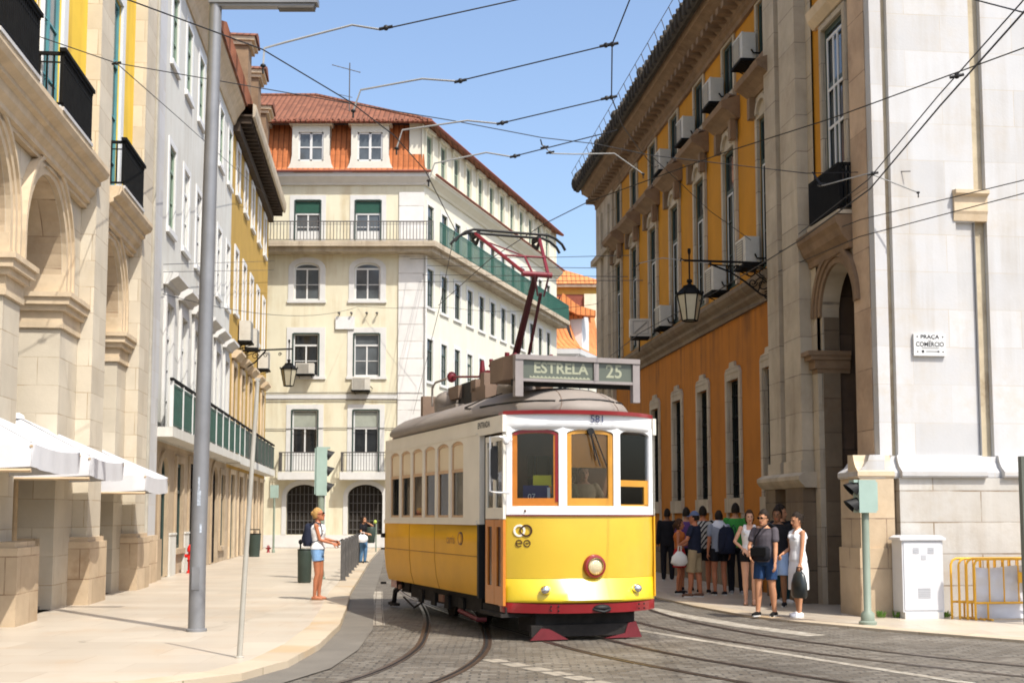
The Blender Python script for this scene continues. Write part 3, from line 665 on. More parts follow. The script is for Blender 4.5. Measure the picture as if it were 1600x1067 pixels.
for i, c in enumerate(fc):
    def sur(a, b, z0, z1, wd=.3, arch=0, sill=True, nm='window_surround'):
        mb = MB(); surround(mb, FC, a, b, z0, z1, wd, -.03, -.001, sill=sill, arch=arch); mb.build(nm, m_greyst, D_)
    sur(c-.84, c+.84, .72, 3.12, .22, .55, False, 'door_surround')
    g = MB()
    for k in range(9): g.box(FC, c-.8+k*.2-.014, c-.8+k*.2+.014, .14, .17, .75, 2.75+.3*math.sin(math.pi*k/8))
    for k in range(5): g.box(FC, c-.83, c+.83, .145, .165, .95+k*.42, .98+k*.42)
    gate = g.build('iron_gate', m_iron_g, D_)
    g = MB(); g.box(FC, c-.85, c+.85, .2, .23, .7, 3.13); g.build('interior_shade_panel', m_dark_in, gate)  # dark sheet standing in for the unlit space behind the gate
    sur(c-.64, c+.64, 3.74, 6.74, .26, 0, False)
    window(D_, FC, c-.64, c+.64, 3.74, 6.74, .08, m_frame_w, m_glass, cols=2, transom=5.85, b=.09, sill_panel=.95)
    mb = MB(); mb.box(FC, c-.57, c+.57, .09, .105, 5.92, 6.62); mb.build('transom_blind', m_transom, D_)
    s_ = MB(); s_.box(FC, c-1.15, c+1.12, -.72, -.001, 3.34, 3.70); s_.build('balcony_slab', m_greyst, D_)
    railing(D_, FC, c-1.1, c+1.07, -.68, -.02, 3.71, 4.66, m_iron_g, step=.13, t=.024)
    sur(c-.64, c+.64, 8.37, 10.48)
    window(D_, FC, c-.64, c+.64, 8.37, 10.48, .08, m_frame_w, (m_glass_b, m_glass, m_glass_b)[i], cols=2, bars=(.5,), transom=9.9, b=.085)
    sur(c-.64, c+.64, 12.12, 13.98, .27, .3)
    window(D_, FC, c-.64, c+.64, 12.12, 13.98, .08, m_frame_w, m_glass_b, cols=2, bars=(.5,), arch=.3, b=.085)
    sur(c-.64, c+.64, 14.98, 17.1, .25, 0, False)
    w_ = window(D_, FC, c-.64, c+.64, 14.98, 17.1, .08, m_frame_w, m_glass_b, cols=2, bars=(.55,), transom=16.42, b=.085, sill_panel=.6)
    mb = MB(); mb.box(FC, c-.6, c+.6, .05, .068, 16.47, 17.04); mb.build('green_blind', m_green_d, w_)
    # dark outer frame lines
    mb = MB()
    for (z0, z1) in ((3.74,6.74),(8.37,10.48),(14.98,17.1)):
        for s in (-1, 1): mb.box(FC, c+s*.64-.03, c+s*.64+.03, -.045, .07, z0, z1)
        mb.box(FC, c-.61, c+.61, -.044, .07, z1-.03, z1+.03)
    mb.build('shutter_frame', m_frame_d, D_)
for i, c in enumerate(sc_):
    mb = MB()
    for z0, z1 in ((3.9,6.6),(8.22,10.3),(11.9,13.8),(14.98,17.0)): surround(mb, FS, c-.44, c+.44, z0, z1, .2, -.035, -.001)
    mb.build('window_surround', m_greyst, D_)
    for z0, z1, gm in ((.2,3.0,m_dark_in),(3.9,6.6,(m_glass,m_glass,m_curtain)[i%3]),(8.22,10.3,(m_glass,m_glass_b,m_glass,m_curtain,m_glass)[i%5]),(11.9,13.8,(m_glass_b,m_glass)[i%3>0]),(14.98,17.0,(m_glass_b,m_glass,m_glass)[i%3])):
        hw = .5 if z1 < 3.5 else .44
        window(D_, FS, c-hw, c+hw, z0, z1, .05, m_frame_d if z0 > 1 else m_frame_d, gm, cols=2, bars=(.5,) if z0 > 1 else (), transom=z1-.55, b=.07)
mb = MB(); mb.plan(ID, [(-16.3,61.05),(-3.72,61.05),(*FS.p(26.3,-.92,0).to_2d(),),(*FS.p(26.3,-.002,0).to_2d(),),(*FS.p(.06,-.002,0).to_2d(),),(-4.3,61.998),(-16.3,61.998)], 14.62, 14.88)
mb.plan(ID, [(-16.3,61.3),(-3.88,61.3),(*FS.p(26.25,-.7,0).to_2d(),),(*FS.p(26.25,-.003,0).to_2d(),),(*FS.p(.07,-.003,0).to_2d(),),(-4.31,61.997),(-16.3,61.997)], 14.4, 14.619); mb.build('balcony_slab', m_stone_g, D_)
railing(D_, FC, -11.9, .52, -.88, -.02, 14.885, 15.86, m_iron_g, step=.16, t=.03, ends=(False, False))
rg = railing(D_, FS, .0, 26.2, -.85, -.02, 14.885, 15.95, m_green_s, step=.17, t=.035, lattice=False, ends=(False, True), name='side_railing')
mb = MB(); mb.mould(FC, list(reversed([(-.001,17.85),(-.08,17.85),(-.14,17.95),(-.3,18.1),(-.42,18.2),(-.45,18.38),(-.001,18.42)])), -12, .28); mb.build('front_cornice', m_greyst, D_)
mb = MB(); mb.mould(FS, list(reversed([(-.001,17.86),(-.08,17.86),(-.14,17.96),(-.3,18.11),(-.42,18.21),(-.46,18.37),(-.001,18.41)])), -.1, 26.3); mb.build('side_cornice', m_cream_s, D_)
mb = MB(); mb.tube([(-12,-.5,18.44),(.42,-.5,18.44)], .07, 6, FC); mb.tube([(.35,-.52,18.43),(26.3,-.52,18.43)], .07, 6, FS); mb.build('gutter', m_redtrim, D_)
# mansard
rf = MB(); rf.face([FC.p(-12,-.42,18.42),FC.p(.3,-.42,18.42),FC.p(.05,-.05,18.75),FC.p(-12,-.05,18.75)], [(-12,0),(.3,0),(.05,.5),(-12,.5)])
rf.face([FC.p(-12,-.05,18.75),FC.p(.05,-.05,18.75),FC.p(-.2,.5,21.05),FC.p(-12,.5,21.05)], [(-12,.5),(.05,.5),(-.2,2.9),(-12,2.9)])
mroof = rf.build('mansard_roof', m_tile_o, D_)
mb = MB(); mb.wall(FS, .0, 26.2, 18.4, 21.1, [(c-.45,c+.45,18.85,20.6) for c in sc_], d=.12, rev=.16)
mb.face([FS.p(0,-.4,18.4),FS.p(26.2,-.4,18.4),FS.p(26.2,.12,18.5),FS.p(0,.12,18.5)])
mb.box(FC, -.75, -.02, .12, .3, 18.42, 21.1); mb.build('attic_wall', m_cream_s, D_)
for c in sc_:
    mb = MB(); mb.box(FS, c-.62, c-.451, .04, .119, 18.5, 20.75); mb.box(FS, c+.451, c+.62, .04, .119, 18.5, 20.75); mb.box(FS, c-.7, c+.7, -.05, .119, 20.75, 20.9); mb.build('attic_surround', m_cream_s, D_)
    window(D_, FS, c-.45, c+.45, 18.85, 20.6, .16, m_frame_g, m_glass_b, cols=2, bars=(.5,), b=.07)
for c in (-8.7, -5.6, -2.68):
    mb = MB()
    poly = [(c-1.2,18.62),(c+1.2,18.62),(c+1.12,18.72),(c+.98,18.95),(c+.93,19.3),(c+.93,20.85),(c-.93,20.85),(c-.93,19.3),(c-.98,18.95),(c-1.12,18.72)]
    # face with a window opening: four boxes and the flared sides
    mb.wall(FC, c-.93, c+.93, 18.62, 20.85, [(c-.62,c+.62,19.05,20.5)], d=-.12, rev=.12)
    mb.prism(FC, [(c+.93,18.62),(c+1.2,18.62),(c+1.1,18.74),(c+1.0,18.95),(c+.93,19.35)], -.12, .2)
    mb.prism(FC, [(c-.93,18.62),(c-.93,19.35),(c-1.0,18.95),(c-1.1,18.74),(c-1.2,18.62)], -.12, .2)
    mb.box(FC, c-.93, c+.93, .05, .9, 18.62, 20.85, 'f')
    mb.box(FC, c-1.06, c+1.06, -.3, .9, 20.851, 21.0)
    dm = mb.build('dormer', m_dormer, mroof)
    f_ = MB(); a, b, z0, z1 = c-.62, c+.62, 19.05, 20.5
    for q in ((a,a+.08,z0,z1),(b-.08,b,z0,z1),(a,b,z0,z0+.08),(a,b,z1-.08,z1),(c-.06,c+.06,z0,z1)): f_.box(FC, q[0], q[1], -.06, 0., q[2], q[3])
    f_.box(FC, a, b, -.055, -.005, 19.72, 19.78); f_.mi = [0]*len(f_.f)
    f_.cur = 1; f_.box(FC, a, b, -.02, .03, z0, z1)
    f_.build('dormer_window', [m_frame_w, m_glass_b], mroof)
def hip_roof(root, pts_eave, ridge, m, thick=.12, name='upper_roof'):
    pass
B0 = FC.p(.35,-.35,21.02); A0 = FC.p(-12.2,-.35,21.02); P0 = FC.p(-6.0,4.0,23.75); Q0 = FC.p(-12.2,4.0,23.75); C0 = FS.p(26.5,-.35,21.02); P1 = FS.p(24,6.,23.6)
mb = MB()
def uvq(a, b, pts):
    ax = (b-a).normalized(); out = []
    nrm = (pts[1]-pts[0]).cross(pts[2]-pts[0]).normalized(); ay = nrm.cross(ax)
    return [((p-a).dot(ax), (p-a).dot(ay)) for p in pts]
f1 = [A0,B0,P0,Q0]; mb.face(f1, uvq(A0,B0,f1)); f2 = [B0,C0,P1,P0]; mb.face(f2, uvq(B0,C0,f2))
Z1 = Vector((0,0,.14)); mb.face([A0-Z1,B0-Z1,B0,A0]); mb.face([B0-Z1,C0-Z1,C0,B0]); mb.face([C0-Z1, P1-Z1, P1, C0]); mb.face([A0-Z1,Q0-Z1,P1-Z1,C0-Z1,B0-Z1]); mb.face([Q0,P0,P1])
ur = mb.build('upper_roof', m_tile, D_)
mb = MB(); mb.tube([A0+Vector((0,-.02,-.05)), B0+Vector((.02,-.02,-.05)), C0+Vector((.04,0,-.05))], .085, 6); mb.build('roof_edge', m_redtrim, ur)
mb = MB()
for k in range(40): 
    q = A0+(B0-A0)*(k+.5)/40; mb.tube([q+Vector((0,-.06,-.02)), q+Vector((0,.2,.13))], .085, 6)
[mb.ell(A0+(B0-A0)*(k+.5)/52+Vector((0,-.1,-.06)), (.075,.07,.09), 8, 5) for k in range(52)]; mb.tube([B0, P0], .11, 6); mb.tube([P0, Q0], .11, 6); mb.build('ridge_tiles', m_tile, ur)
# roof aerial
ae = thing('roof_aerial', 'thin metal television aerial on the corner building roof', 'aerial', FC.p(-3.9,1.2,21.9))
mb = MB(); b0 = FC.p(-3.9,1.2,21.9); mb.tube([b0, b0+Vector((0,0,2.6))], .03, 5); mb.tube([b0+Vector((-.9,0,2.5)), b0+Vector((.55,0,2.1))], .022, 5); mb.build('mast', m_iron_g, ae)
mb = MB()
for k in range(6): 
    q = b0+Vector((-.85+k*.27,0,2.49-.075*k)); mb.tube([q+Vector((.02,-.25,-.12)), q+Vector((-.02,.25,.12))], .013, 4)
mb.tube([b0+Vector((-.5,0,.95)), b0+Vector((.15,0,.8))], .016, 4); mb.build('antenna_rods', m_iron_g, ae)
# notice board
nb = thing('notice_board', 'blank white board fixed on the cream wall between the window rows', 'board', FC.p(-3.8,-.06,11.0))
mb = MB(); mb.box(FC, -4.28, -3.35, -.10, -.05, 10.68, 11.3); mb.build('panel', m_whitepaint, nb)
mb = MB()
for u in (-4.1,-3.5,-2.75,-2.25): mb.tube([(u,-.001,11.42),(u,-.18,11.5)], .03, 5, FC); mb.ell(FC.p(u,-.2,11.46), (.07,.07,.06))
mb.box(FC, -4.24, -4.2, -.05, -.001, 10.75, 11.25); mb.box(FC, -3.43, -3.39, -.05, -.001, 10.75, 11.25); mb.build('fixings', m_iron_g, nb)
# ------------------------------------------------------------------ far houses with orange roofs
G1 = thing('far_house', 'distant white house with a flared orange mansard roof and round headed dormer', 'building', (3.0, 92, 0))
FG = Frame((2.2, 92, 0), 0); FGs = frame_dir((4.55, 92), .34, 1)
mb = MB(); mb.wall(FG, -4, 2.35, .05, 13.1, [(-.6,.4,9.2,11.6),(1.05,1.85,9.2,12.3)], 0, .2); mb.wall(FGs, 0, 12, .05, 13.1, [(1+2.4*k,2+2.4*k,9.2,11.8) for k in range(5)], 0, .2)
mb.plan(ID, [(-1.8,92.24),(4.4,92.24),(*FGs.p(12,.24,0).to_2d(),),(-1.8,103)], .05, 13.1); mb.build('wall', m_cream_s, G1)
for a, b, z0, z1 in ((-.6,.4,9.2,11.6),(1.05,1.85,9.2,12.3)): window(G1, FG, a, b, z0, z1, .1, m_frame_w, m_glass, b=.1, bars=(.5,))
for k in range(5): window(G1, FGs, 1+2.4*k, 2+2.4*k, 9.2, 11.8, .1, m_frame_w, m_glass, b=.1, bars=(.5,))
mb = MB(); pr = [(-.001,12.7),(-.1,12.7),(-.2,13.0),(-.45,13.25),(-.5,13.6),(-.001,13.62)]
mb.mould(FG, list(reversed(pr)), -4, 2.7); mb.mould(FGs, list(reversed([(a, b-.004) for a, b in pr])), -.3, 12.2); mb.build('cornice', m_whitepaint, G1)
for k in range(14): pass
m1 = MB(); prof = [(-.5,13.62),(-.15,13.9),(.25,14.5),(.55,15.4),(.8,16.6),(.95,17.6)]; acc = 0
for (d0,z0),(d1,z1) in zip(prof, prof[1:]):
    l = math.hypot(d1-d0,z1-z0)
    m1.face([FG.p(-4,d0,z0),FG.p(2.35-d0*1.2,d0,z0),FG.p(2.35-d1*1.2,d1,z1),FG.p(-4,d1,z1)], [(-4,acc),(2.35,acc),(2.35,acc+l),(-4,acc+l)])
    m1.face([FGs.p(.0+d0*.9,d0,z0),FGs.p(12,d0,z0),FGs.p(12,d1,z1),FGs.p(.0+d1*.9,d1,z1)], [(0,acc),(12,acc),(12,acc+l),(0,acc+l)]); acc += l
m1.face([FG.p(-4,.95,17.6),FG.p(1.2,.95,17.6),FGs.p(12,.95,17.6),FG.p(-4,10,17.9)])
mr_ = m1.build('mansard_roof', m_tile_o2, G1)
mb = MB(); c = 2.0
mb.prism(FGs, [(c-.95,13.7),(c+.95,13.7),(c+.95,16.0)]+[(c+.95*math.cos(R(a)),16.0+.7*math.sin(R(a))) for a in range(15,180,15)]+[(c-.95,16.0)], -.25, 1.2); dm = mb.build('dormer', m_whitepaint, mr_)
mb = MB(); mb.arc(FGs, c, 16.0, .96, .71, .16, -.4, 1.25, 10); mb.build('dormer_roof', m_tile_o2, mr_)
mb = MB(); mb.prism(FG, [(1.1,16.9),(2.6,16.2),(3.9,16.1),(3.9,16.5),(2.6,16.9),(1.5,17.8)], .3, 1.2); mb.build('roof_ridge', m_tile_o2, mr_)
G2 = thing('far_house', 'distant taller house with ochre wall and hipped orange roof behind the white one', 'building', (4, 101, 0))
FH = Frame((1.0, 101, 0), 0); FHs = frame_dir((7.1, 101), .34, 1)
mb = MB(); mb.wall(FH, -4, 6.1, .05, 20.0, [(1.2,2.2,17.5,18.9),(3.9,4.6,17.5,18.9)], 0, .2); mb.wall(FHs, 0, 14, .05, 20.0, [(1+2.4*k,2+2.4*k,z,z+1.9) for k in range(5) for z in (9,12.2,15.5)], 0, .2)
mb.plan(ID, [(-3,101.25),(6.85,101.25),(*FHs.p(14,.25,0).to_2d(),),(-3,114)], .05, 20.0); mb.build('wall', m_ochre2, G2)
for a, b in ((1.2,2.2),(3.9,4.6)): window(G2, FH, a, b, 17.5, 18.9, .1, m_frame_w, m_glass, b=.1)
for k in range(5):
    for z in (9,12.2,15.5): window(G2, FHs, 1+2.4*k, 2+2.4*k, z, z+1.9, .1, m_frame_w, m_glass, b=.1)
mb = MB(); mb.box(FH, 4.75, 6.12, -.3, -.001, 14.6, 19.2); mb.build('side_bay', m_cream, G2)
mb = MB(); mb.box(FH, 2.4, 4.7, -.04, -.001, 16.9, 19.2); mb.build('red_panel', m_redtrim, G2)
E0 = [FH.p(-4.3,-.5,20.0), FH.p(6.8,-.5,20.0), FHs.p(14.3,-.5,20.0), FH.p(-4.3,14,20.0)]
Rg = [FH.p(-1,4,22.6), FH.p(1.2,4,22.6)]
mb = MB(); f = [E0[0],E0[1],Rg[1],Rg[0]]; mb.face(f, uvq(f[0],f[1],f)); f = [E0[1],E0[2],Rg[1]]; mb.face(f, uvq(f[0],f[1],f)); f = [E0[2],E0[3],Rg[0],Rg[1]]; mb.face(f, uvq(f[0],f[1],f)); mb.face([E0[3],E0[0],Rg[0]]); mb.face(list(reversed(E0)))
mb.build('roof', m_tile_o2, G2)
mb = MB(); mb.box(FH, -4.2, 6.5, -.4, -.001, 19.75, 19.98); mb.build('cornice', m_stone_g, G2)
# ------------------------------------------------------------------ right: ochre building with the white corner pavilion
FR = frame_dir((8.165-.11*45.4, 45.4), .11, -1); FW = frame_dir((5.8, 21.5), 1, .11)
UL = 24.04  # length of the facade to the corner
E_ = thing('ochre_building', 'long ochre building with stone pediments and a white stone corner pavilion', 'building', FR.p(14, 1, .02))
rc = [3.45+2.67*i for i in range(7)]; rc[0] = 3.55
H, HL = [], []
for c in rc: H += [(c-.45,c+.45,6.75,9.95),(c-.42,c+.42,11.2,12.45)]
for c in rc[2:]: HL += [(c-.46,c+.46,2.0,4.66)]
mb = MB(); mb.wall(FR, 2.9, 20.05, 6.3, 13.0, H, 0, .07); mb.build('upper_wall', m_orange, E_)
mb = MB(); mb.wall(FR, 2.9, 20.05, .02, 6.3, HL, 0, .16); mb.build('lower_wall', m_orange_lo, E_)
mb = MB(); mb.box(FR, 0., 16.8, .36, 8, .09, 13.2); mb.box(FR, 16.81, 20.1, .36, 1.2, .09, 13.2); mb.build('inner_wall', m_dark_in, E_)
mb = MB(); mb.box(FR, -.15, 2.9, -.12, .35, .02, 12.6); mb.box(FR, .5, 1.2, -.2, -.121, .02, 12.2); mb.box(FR, 1.9, 2.5, -.2, -.121, .02, 12.2); mb.box(FR, -.3, 3.0, -.3, .3, 10.55, 10.75); mb.box(FR, -.35, 3.05, -.35, -.122, 6.2, 6.55)
mb.box(FR, -.15, .0, .351, 9, .02, 12.6); mb.build('end_quoin', m_stone_g, E_)
for i, c in enumerate(rc):
    if i >= 2:
        mb = MB(); surround(mb, FR, c-.46, c+.46, 2.0, 4.66, .15, -.05, -.001, sill=False)
        mb.box(FR, c-.62, c+.62, -.09, -.001, 1.68, 2.0)
        mb.prism(FR, [(c-.6,4.81),(c+.6,4.81),(c+.5,4.93),(c+.22,4.95),(c+.18,5.06),(c-.18,5.06),(c-.22,4.95),(c-.5,4.93)], -.06, -.002); mb.build('ground_window_surround', m_stone_g, E_)
        for s in (-1, 1):
            mb = MB(); mb.box(FR, c+s*.45-.01, c+s*.45+.01, -.001, .1, 2.0, 4.66); mb.build('window_reveal', m_stone_g, E_)
            mb = MB(); mb.box(FR, c+s*.58-.08, c+s*.58+.08, -.04, -.001, 1.35, 1.68); mb.build('sill_bracket', m_stone_g, E_)
        gw = MB()
        for k in range(7): gw.box(FR, c-.42+k*.14-.01, c-.42+k*.14+.01, .07, .09, 2.02, 4.64)
        for k in range(5): gw.box(FR, c-.45, c+.45, .065, .095, 2.3+k*.5, 2.33+k*.5)
        q = window(E_, FR, c-.45, c+.45, 2.0, 4.66, .10, m_frame_d, m_glass, cols=2, bars=(.35,.7), b=.07); gw.build('window_grille', m_black, q)
    mb = MB(); surround(mb, FR, c-.45, c+.45, 6.75, 9.95, .14, -.07, -.001, sill=False)
    mb.build('window_surround', m_stone_g, E_)
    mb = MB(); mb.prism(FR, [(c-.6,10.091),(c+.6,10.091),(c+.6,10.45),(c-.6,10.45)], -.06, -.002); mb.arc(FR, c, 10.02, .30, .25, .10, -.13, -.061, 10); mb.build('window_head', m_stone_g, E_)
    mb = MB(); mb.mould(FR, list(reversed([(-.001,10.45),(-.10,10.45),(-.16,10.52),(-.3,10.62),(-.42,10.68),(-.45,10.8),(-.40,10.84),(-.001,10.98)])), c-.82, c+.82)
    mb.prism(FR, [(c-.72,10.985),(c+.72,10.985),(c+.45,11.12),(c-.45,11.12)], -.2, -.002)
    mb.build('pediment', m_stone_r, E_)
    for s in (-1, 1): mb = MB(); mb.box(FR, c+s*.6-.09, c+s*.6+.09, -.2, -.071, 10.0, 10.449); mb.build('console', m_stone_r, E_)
    window(E_, FR, c-.45, c+.45, 6.75, 9.95, .01, m_frame_d, m_glass, cols=2, bars=(.35,.7), transom=9.0, b=.08)
    mb = MB()
    for s in (-.3, .12): mb.box(FR, c+s, c+s+.035, -.004, .009, 6.9, 8.9)
    mb.box(FR, c-.3, c+.155, -.004, .009, 8.9, 8.94); mb.build('white_casement', m_frame_w, E_)
    mb = MB(); surround(mb, FR, c-.42, c+.42, 11.2, 12.45, .13, -.05, -.001, sill=True); mb.build('attic_surround', m_stone_g, E_)
    window(E_, FR, c-.42, c+.42, 11.2, 12.45, .01, m_frame_d, m_glass, cols=2, b=.07)
# cornice, gutter and tile edge along the whole facade
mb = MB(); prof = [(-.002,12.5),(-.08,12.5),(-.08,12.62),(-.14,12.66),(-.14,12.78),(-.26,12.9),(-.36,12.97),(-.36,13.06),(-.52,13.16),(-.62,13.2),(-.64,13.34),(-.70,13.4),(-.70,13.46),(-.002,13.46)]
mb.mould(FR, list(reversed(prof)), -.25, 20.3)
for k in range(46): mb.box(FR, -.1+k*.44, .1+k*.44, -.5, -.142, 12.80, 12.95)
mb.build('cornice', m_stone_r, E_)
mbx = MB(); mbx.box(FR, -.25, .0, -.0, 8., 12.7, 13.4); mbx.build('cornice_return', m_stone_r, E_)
m_gut = mat('mossy_gutter', (.055,.045,.033), .85, .35, 6, .6, 30, dirt=.5, dirtcol=(.02,.018,.013))
mb = MB(); mb.mould(FR, list(reversed([(-.702,13.30),(-.80,13.30),(-.87,13.40),(-.89,13.62),(-.75,13.64),(-.1,13.80),(-.1,13.461),(-.702,13.461)])), -.35, 20.3)
for k in range(50): mb.box(FR, -.2+k*.4, -.14+k*.4, -.93, -.85, 13.32, 13.66)
for k in range(58): mb.tube([(-.2+k*.35,-.91,13.67),(-.2+k*.35,-.2,13.84)], .085, 6, FR)
gt = mb.build('gutter', m_gut, E_)
mb = MB()
for k in range(26): mb.tube([(-.1+k*.8,-.88,13.62),(-.1+k*.8,-1.0,13.98)], .011, 4, FR)
mb.tube([(-.2,-1.0,13.98),(20.3,-1.0,13.98)], .010, 4, FR)
mb.build('bird_spikes', m_iron_g, gt)
mb = MB()
for u in (.1, 4.2, 7.2, 11.0): mb.ell(FR.p(u,-.82,13.78), (.13,.13,.16)); mb.tube([(u,-.82,13.6),(u,-.82,13.7)], .05, 6, FR)
mb.ell(FR.p(-.25,-.8,13.6), (.2,.2,.3)); mb.ell(FR.p(-.3,-.65,13.95), (.14,.14,.2)); mb.build('gutter_finial', m_gut, gt)
roof(E_, FR, -.25, 20.3, [(-.65,13.80),(5,15.6)], m_tile)
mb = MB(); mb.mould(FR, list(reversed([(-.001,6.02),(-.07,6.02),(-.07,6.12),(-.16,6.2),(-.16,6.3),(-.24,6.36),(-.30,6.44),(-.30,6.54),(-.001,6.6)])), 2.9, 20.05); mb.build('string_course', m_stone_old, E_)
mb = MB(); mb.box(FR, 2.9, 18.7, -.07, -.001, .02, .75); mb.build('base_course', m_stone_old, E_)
# stone bay between the ochre wall and the corner
mb = MB(); mb.wall(FR, 20.05, 22.35, .02, 16.5, [(20.5,21.2,.08,1.9)], -.04, .5)
mb.wall(FR, 22.35, 24.12, .02, 16.5, [(22.46,24.1,.02,6.03,.82,.32),(22.88,23.92,7.0,10.4)], .02, .08)
mb.box(FR, 20.05, 22.35, .6, 1.24, .02, 16.5);  mb.box(FR, 22.35, 24.12, .48, .7, 6.9, 10.5)
mb.build('bay_wall', m_stone_g, E_)
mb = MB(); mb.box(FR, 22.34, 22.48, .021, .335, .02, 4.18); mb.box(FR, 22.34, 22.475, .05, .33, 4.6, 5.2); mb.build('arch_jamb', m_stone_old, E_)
mb = MB(); mb.box(FR, 22.3, 22.76, .003, .019, 6.9, 16.); mb.build('ochre_strip', m_orange, E_)
mb = MB(); mb.box(FR, 17.0, 24.4, 6.0, 6.2, .02, 6.6); mb.box(FR, 17.0, 24.4, .36, 6.0, 6.2, 6.4); mb.box(FR, 16.9, 17.0, 1.3, 6., .02, 6.4); mb.box(FR, 24.14, 24.24, .53, 6., .02, 6.4); mb.box(FR, 22.30, 22.42, .35, 1.25, .02, 6.2); mb.box(FR, 17.0, 22.36, 1.25, 1.29, .02, 6.4); mb.build('passage_shade_lining', m_lining, E_)
mb = MB(); mb.box(FR, 20.5, 21.2, .3, .34, .02, 1.95); mb.box(FR, 20.55, 20.85, .24, .299, .12, 1.85); mb.box(FR, 20.88, 21.16, .24, .299, .12, 1.85); mb.build('side_door', m_dark_in, E_)
for a, b, dd in ((20.02,20.72,-.22),(21.12,22.05,-.26)):
    mb = MB(); mb.box(FR, a, b, dd, -.041, 2.55, 16.5); mb.box(FR, a-.04, b+.04, dd-.04, -.042, 2.4, 2.62); mb.build('pilaster', m_stone_g, E_)
mb = MB(); mb.mould(FR, list(reversed([(-.041,2.12),(-.3,2.12),(-.38,2.2),(-.42,2.26),(-.42,2.33),(-.3,2.4),(-.041,2.4)])), 19.75, 22.3); mb.build('pedestal_cornice', m_stone_g, E_)
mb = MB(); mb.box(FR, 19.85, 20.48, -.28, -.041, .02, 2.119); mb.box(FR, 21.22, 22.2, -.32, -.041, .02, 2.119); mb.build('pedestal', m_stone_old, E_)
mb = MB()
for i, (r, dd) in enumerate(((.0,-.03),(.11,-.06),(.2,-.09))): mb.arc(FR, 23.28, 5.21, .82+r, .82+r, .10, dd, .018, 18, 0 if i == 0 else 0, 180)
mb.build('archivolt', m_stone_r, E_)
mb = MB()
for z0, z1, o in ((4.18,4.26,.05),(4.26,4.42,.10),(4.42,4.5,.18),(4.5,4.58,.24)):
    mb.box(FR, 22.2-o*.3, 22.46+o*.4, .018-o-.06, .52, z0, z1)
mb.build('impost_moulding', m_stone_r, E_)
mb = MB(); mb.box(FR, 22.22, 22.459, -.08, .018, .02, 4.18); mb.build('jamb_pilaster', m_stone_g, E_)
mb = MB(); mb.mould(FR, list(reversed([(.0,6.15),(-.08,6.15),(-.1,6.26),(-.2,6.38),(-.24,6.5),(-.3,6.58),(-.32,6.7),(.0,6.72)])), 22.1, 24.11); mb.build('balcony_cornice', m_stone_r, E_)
mb = MB(); mb.box(FR, 22.55, 24.11, -.26, .0, 6.73, 6.8)
mb.build('balcony_slab', m_stone_g, E_)
rr = railing(E_, FR, 22.62, 24.1, -.22, .0, 6.8, 7.62, m_black, step=.05, t=.035, lattice=True)
mb = MB(); surround(mb, FR, 22.88, 23.92, 7.0, 10.4, .11, -.05, .018, sill=False); mb.build('window_surround', m_stone_g, E_)
mb = MB(); mb.mould(FR, list(reversed([(.018,10.55),(-.06,10.55),(-.16,10.7),(-.2,10.85),(.018,10.9)])), 22.5, 24.1); mb.build('window_cornice', m_stone_m, E_)
window(E_, FR, 22.88, 23.92, 7.0, 10.4, .035, m_frame_d, m_glass_b, cols=2, bars=(.33,.66), transom=9.3, b=.1)
mb = MB()
for s in (23.0, 23.3, 23.5, 23.78): mb.box(FR, s, s+.05, .015, .034, 7.1, 10.2)
for z in (7.7, 8.5, 9.2, 10.15): mb.box(FR, 23.0, 23.83, .016, .033, z, z+.05)
mb.build('white_casement', m_frame_w, E_)
# corner pier and the white end face
FW = frame_dir((5.882, 20.75), 1, .11)
WL = 8.0
m_pier = mat('brown_pier_stone', (.50,.36,.24), .8, .14, 2, .3, 18, blocks=(2,1.0), joint=(.12,.08,.05), bvar=.12, dirt=.6, dirtcol=(.22,.12,.07))
mb = MB(); mb.box(FR, 24.12, 24.8, -.02, .52, .02, 16.5); mb.build('corner_pier', m_pier, E_)
mb = MB(); mb.box(FW, .03, WL, .0, .64, .02, 16.5); mb.box(FW, 1.6, WL, .64, 3., .02, 16.5); mb.box(FW, .03, WL, .6, 3.2, 12., 16.49); mb.build('end_wall', m_stone_w, E_)
mb = MB(); mb.box(FW, .0, .20, -.22, -.001, 2.57, 16.5); mb.build('corner_pilaster', m_stone_w, E_)
mb = MB(); mb.wall(FW, .33, 1.75, 2.57, 16.5, [(1.42,1.75,2.57,6.42)], -.16, .158); mb.box(FW, .33, .35, -.159, -.001, 2.57, 16.5, 'fb'); mb.box(FW, 1.73, 1.749, -.159, -.001, 6.42, 16.5, 'fb'); mb.build('end_panel', m_stone_w, E_)
mb = MB(); mb.box(FW, 1.96, WL, -.16, -.001, 2.57, 16.5); mb.build('end_pilaster', m_stone_w, E_)
m_recess = mat('stained_recess_stone', (.47,.40,.28), .8, .15, 2, .3, 18, dirt=.9, dirtcol=(.17,.10,.05))
mb = MB(); mb.box(FW, .202, .328, -.05, -.002, 2.57, 16.5); mb.box(FW, 1.752, 1.958, -.05, -.002, 2.57, 16.5); mb.build('recess', m_recess, E_)
mb = MB(); mb.mould(FW, list(reversed([(-.051,6.44),(-.18,6.44),(-.2,6.55),(-.22,6.6),(-.22,6.84),(-.3,6.88),(-.3,6.94),(-.051,6.98)])), 1.38, 1.957); mb.build('niche_moulding', m_stone_m, E_)
mb = MB(); mb.box(FW, 1.44, 1.74, -.10, -.002, 2.57, 6.43); mb.build('niche_panel', m_stone_w, E_)
mb = MB(); prof = [(-.001,2.21),(-.42,2.21),(-.44,2.24),(-.44,2.31),(-.40,2.34),(-.33,2.39),(-.27,2.48),(-.24,2.575),(-.001,2.58)]
mb.mould(FW, list(reversed(prof)), .27, 1.70); mb.mould(FW, list(reversed(prof)), 1.98, WL); 
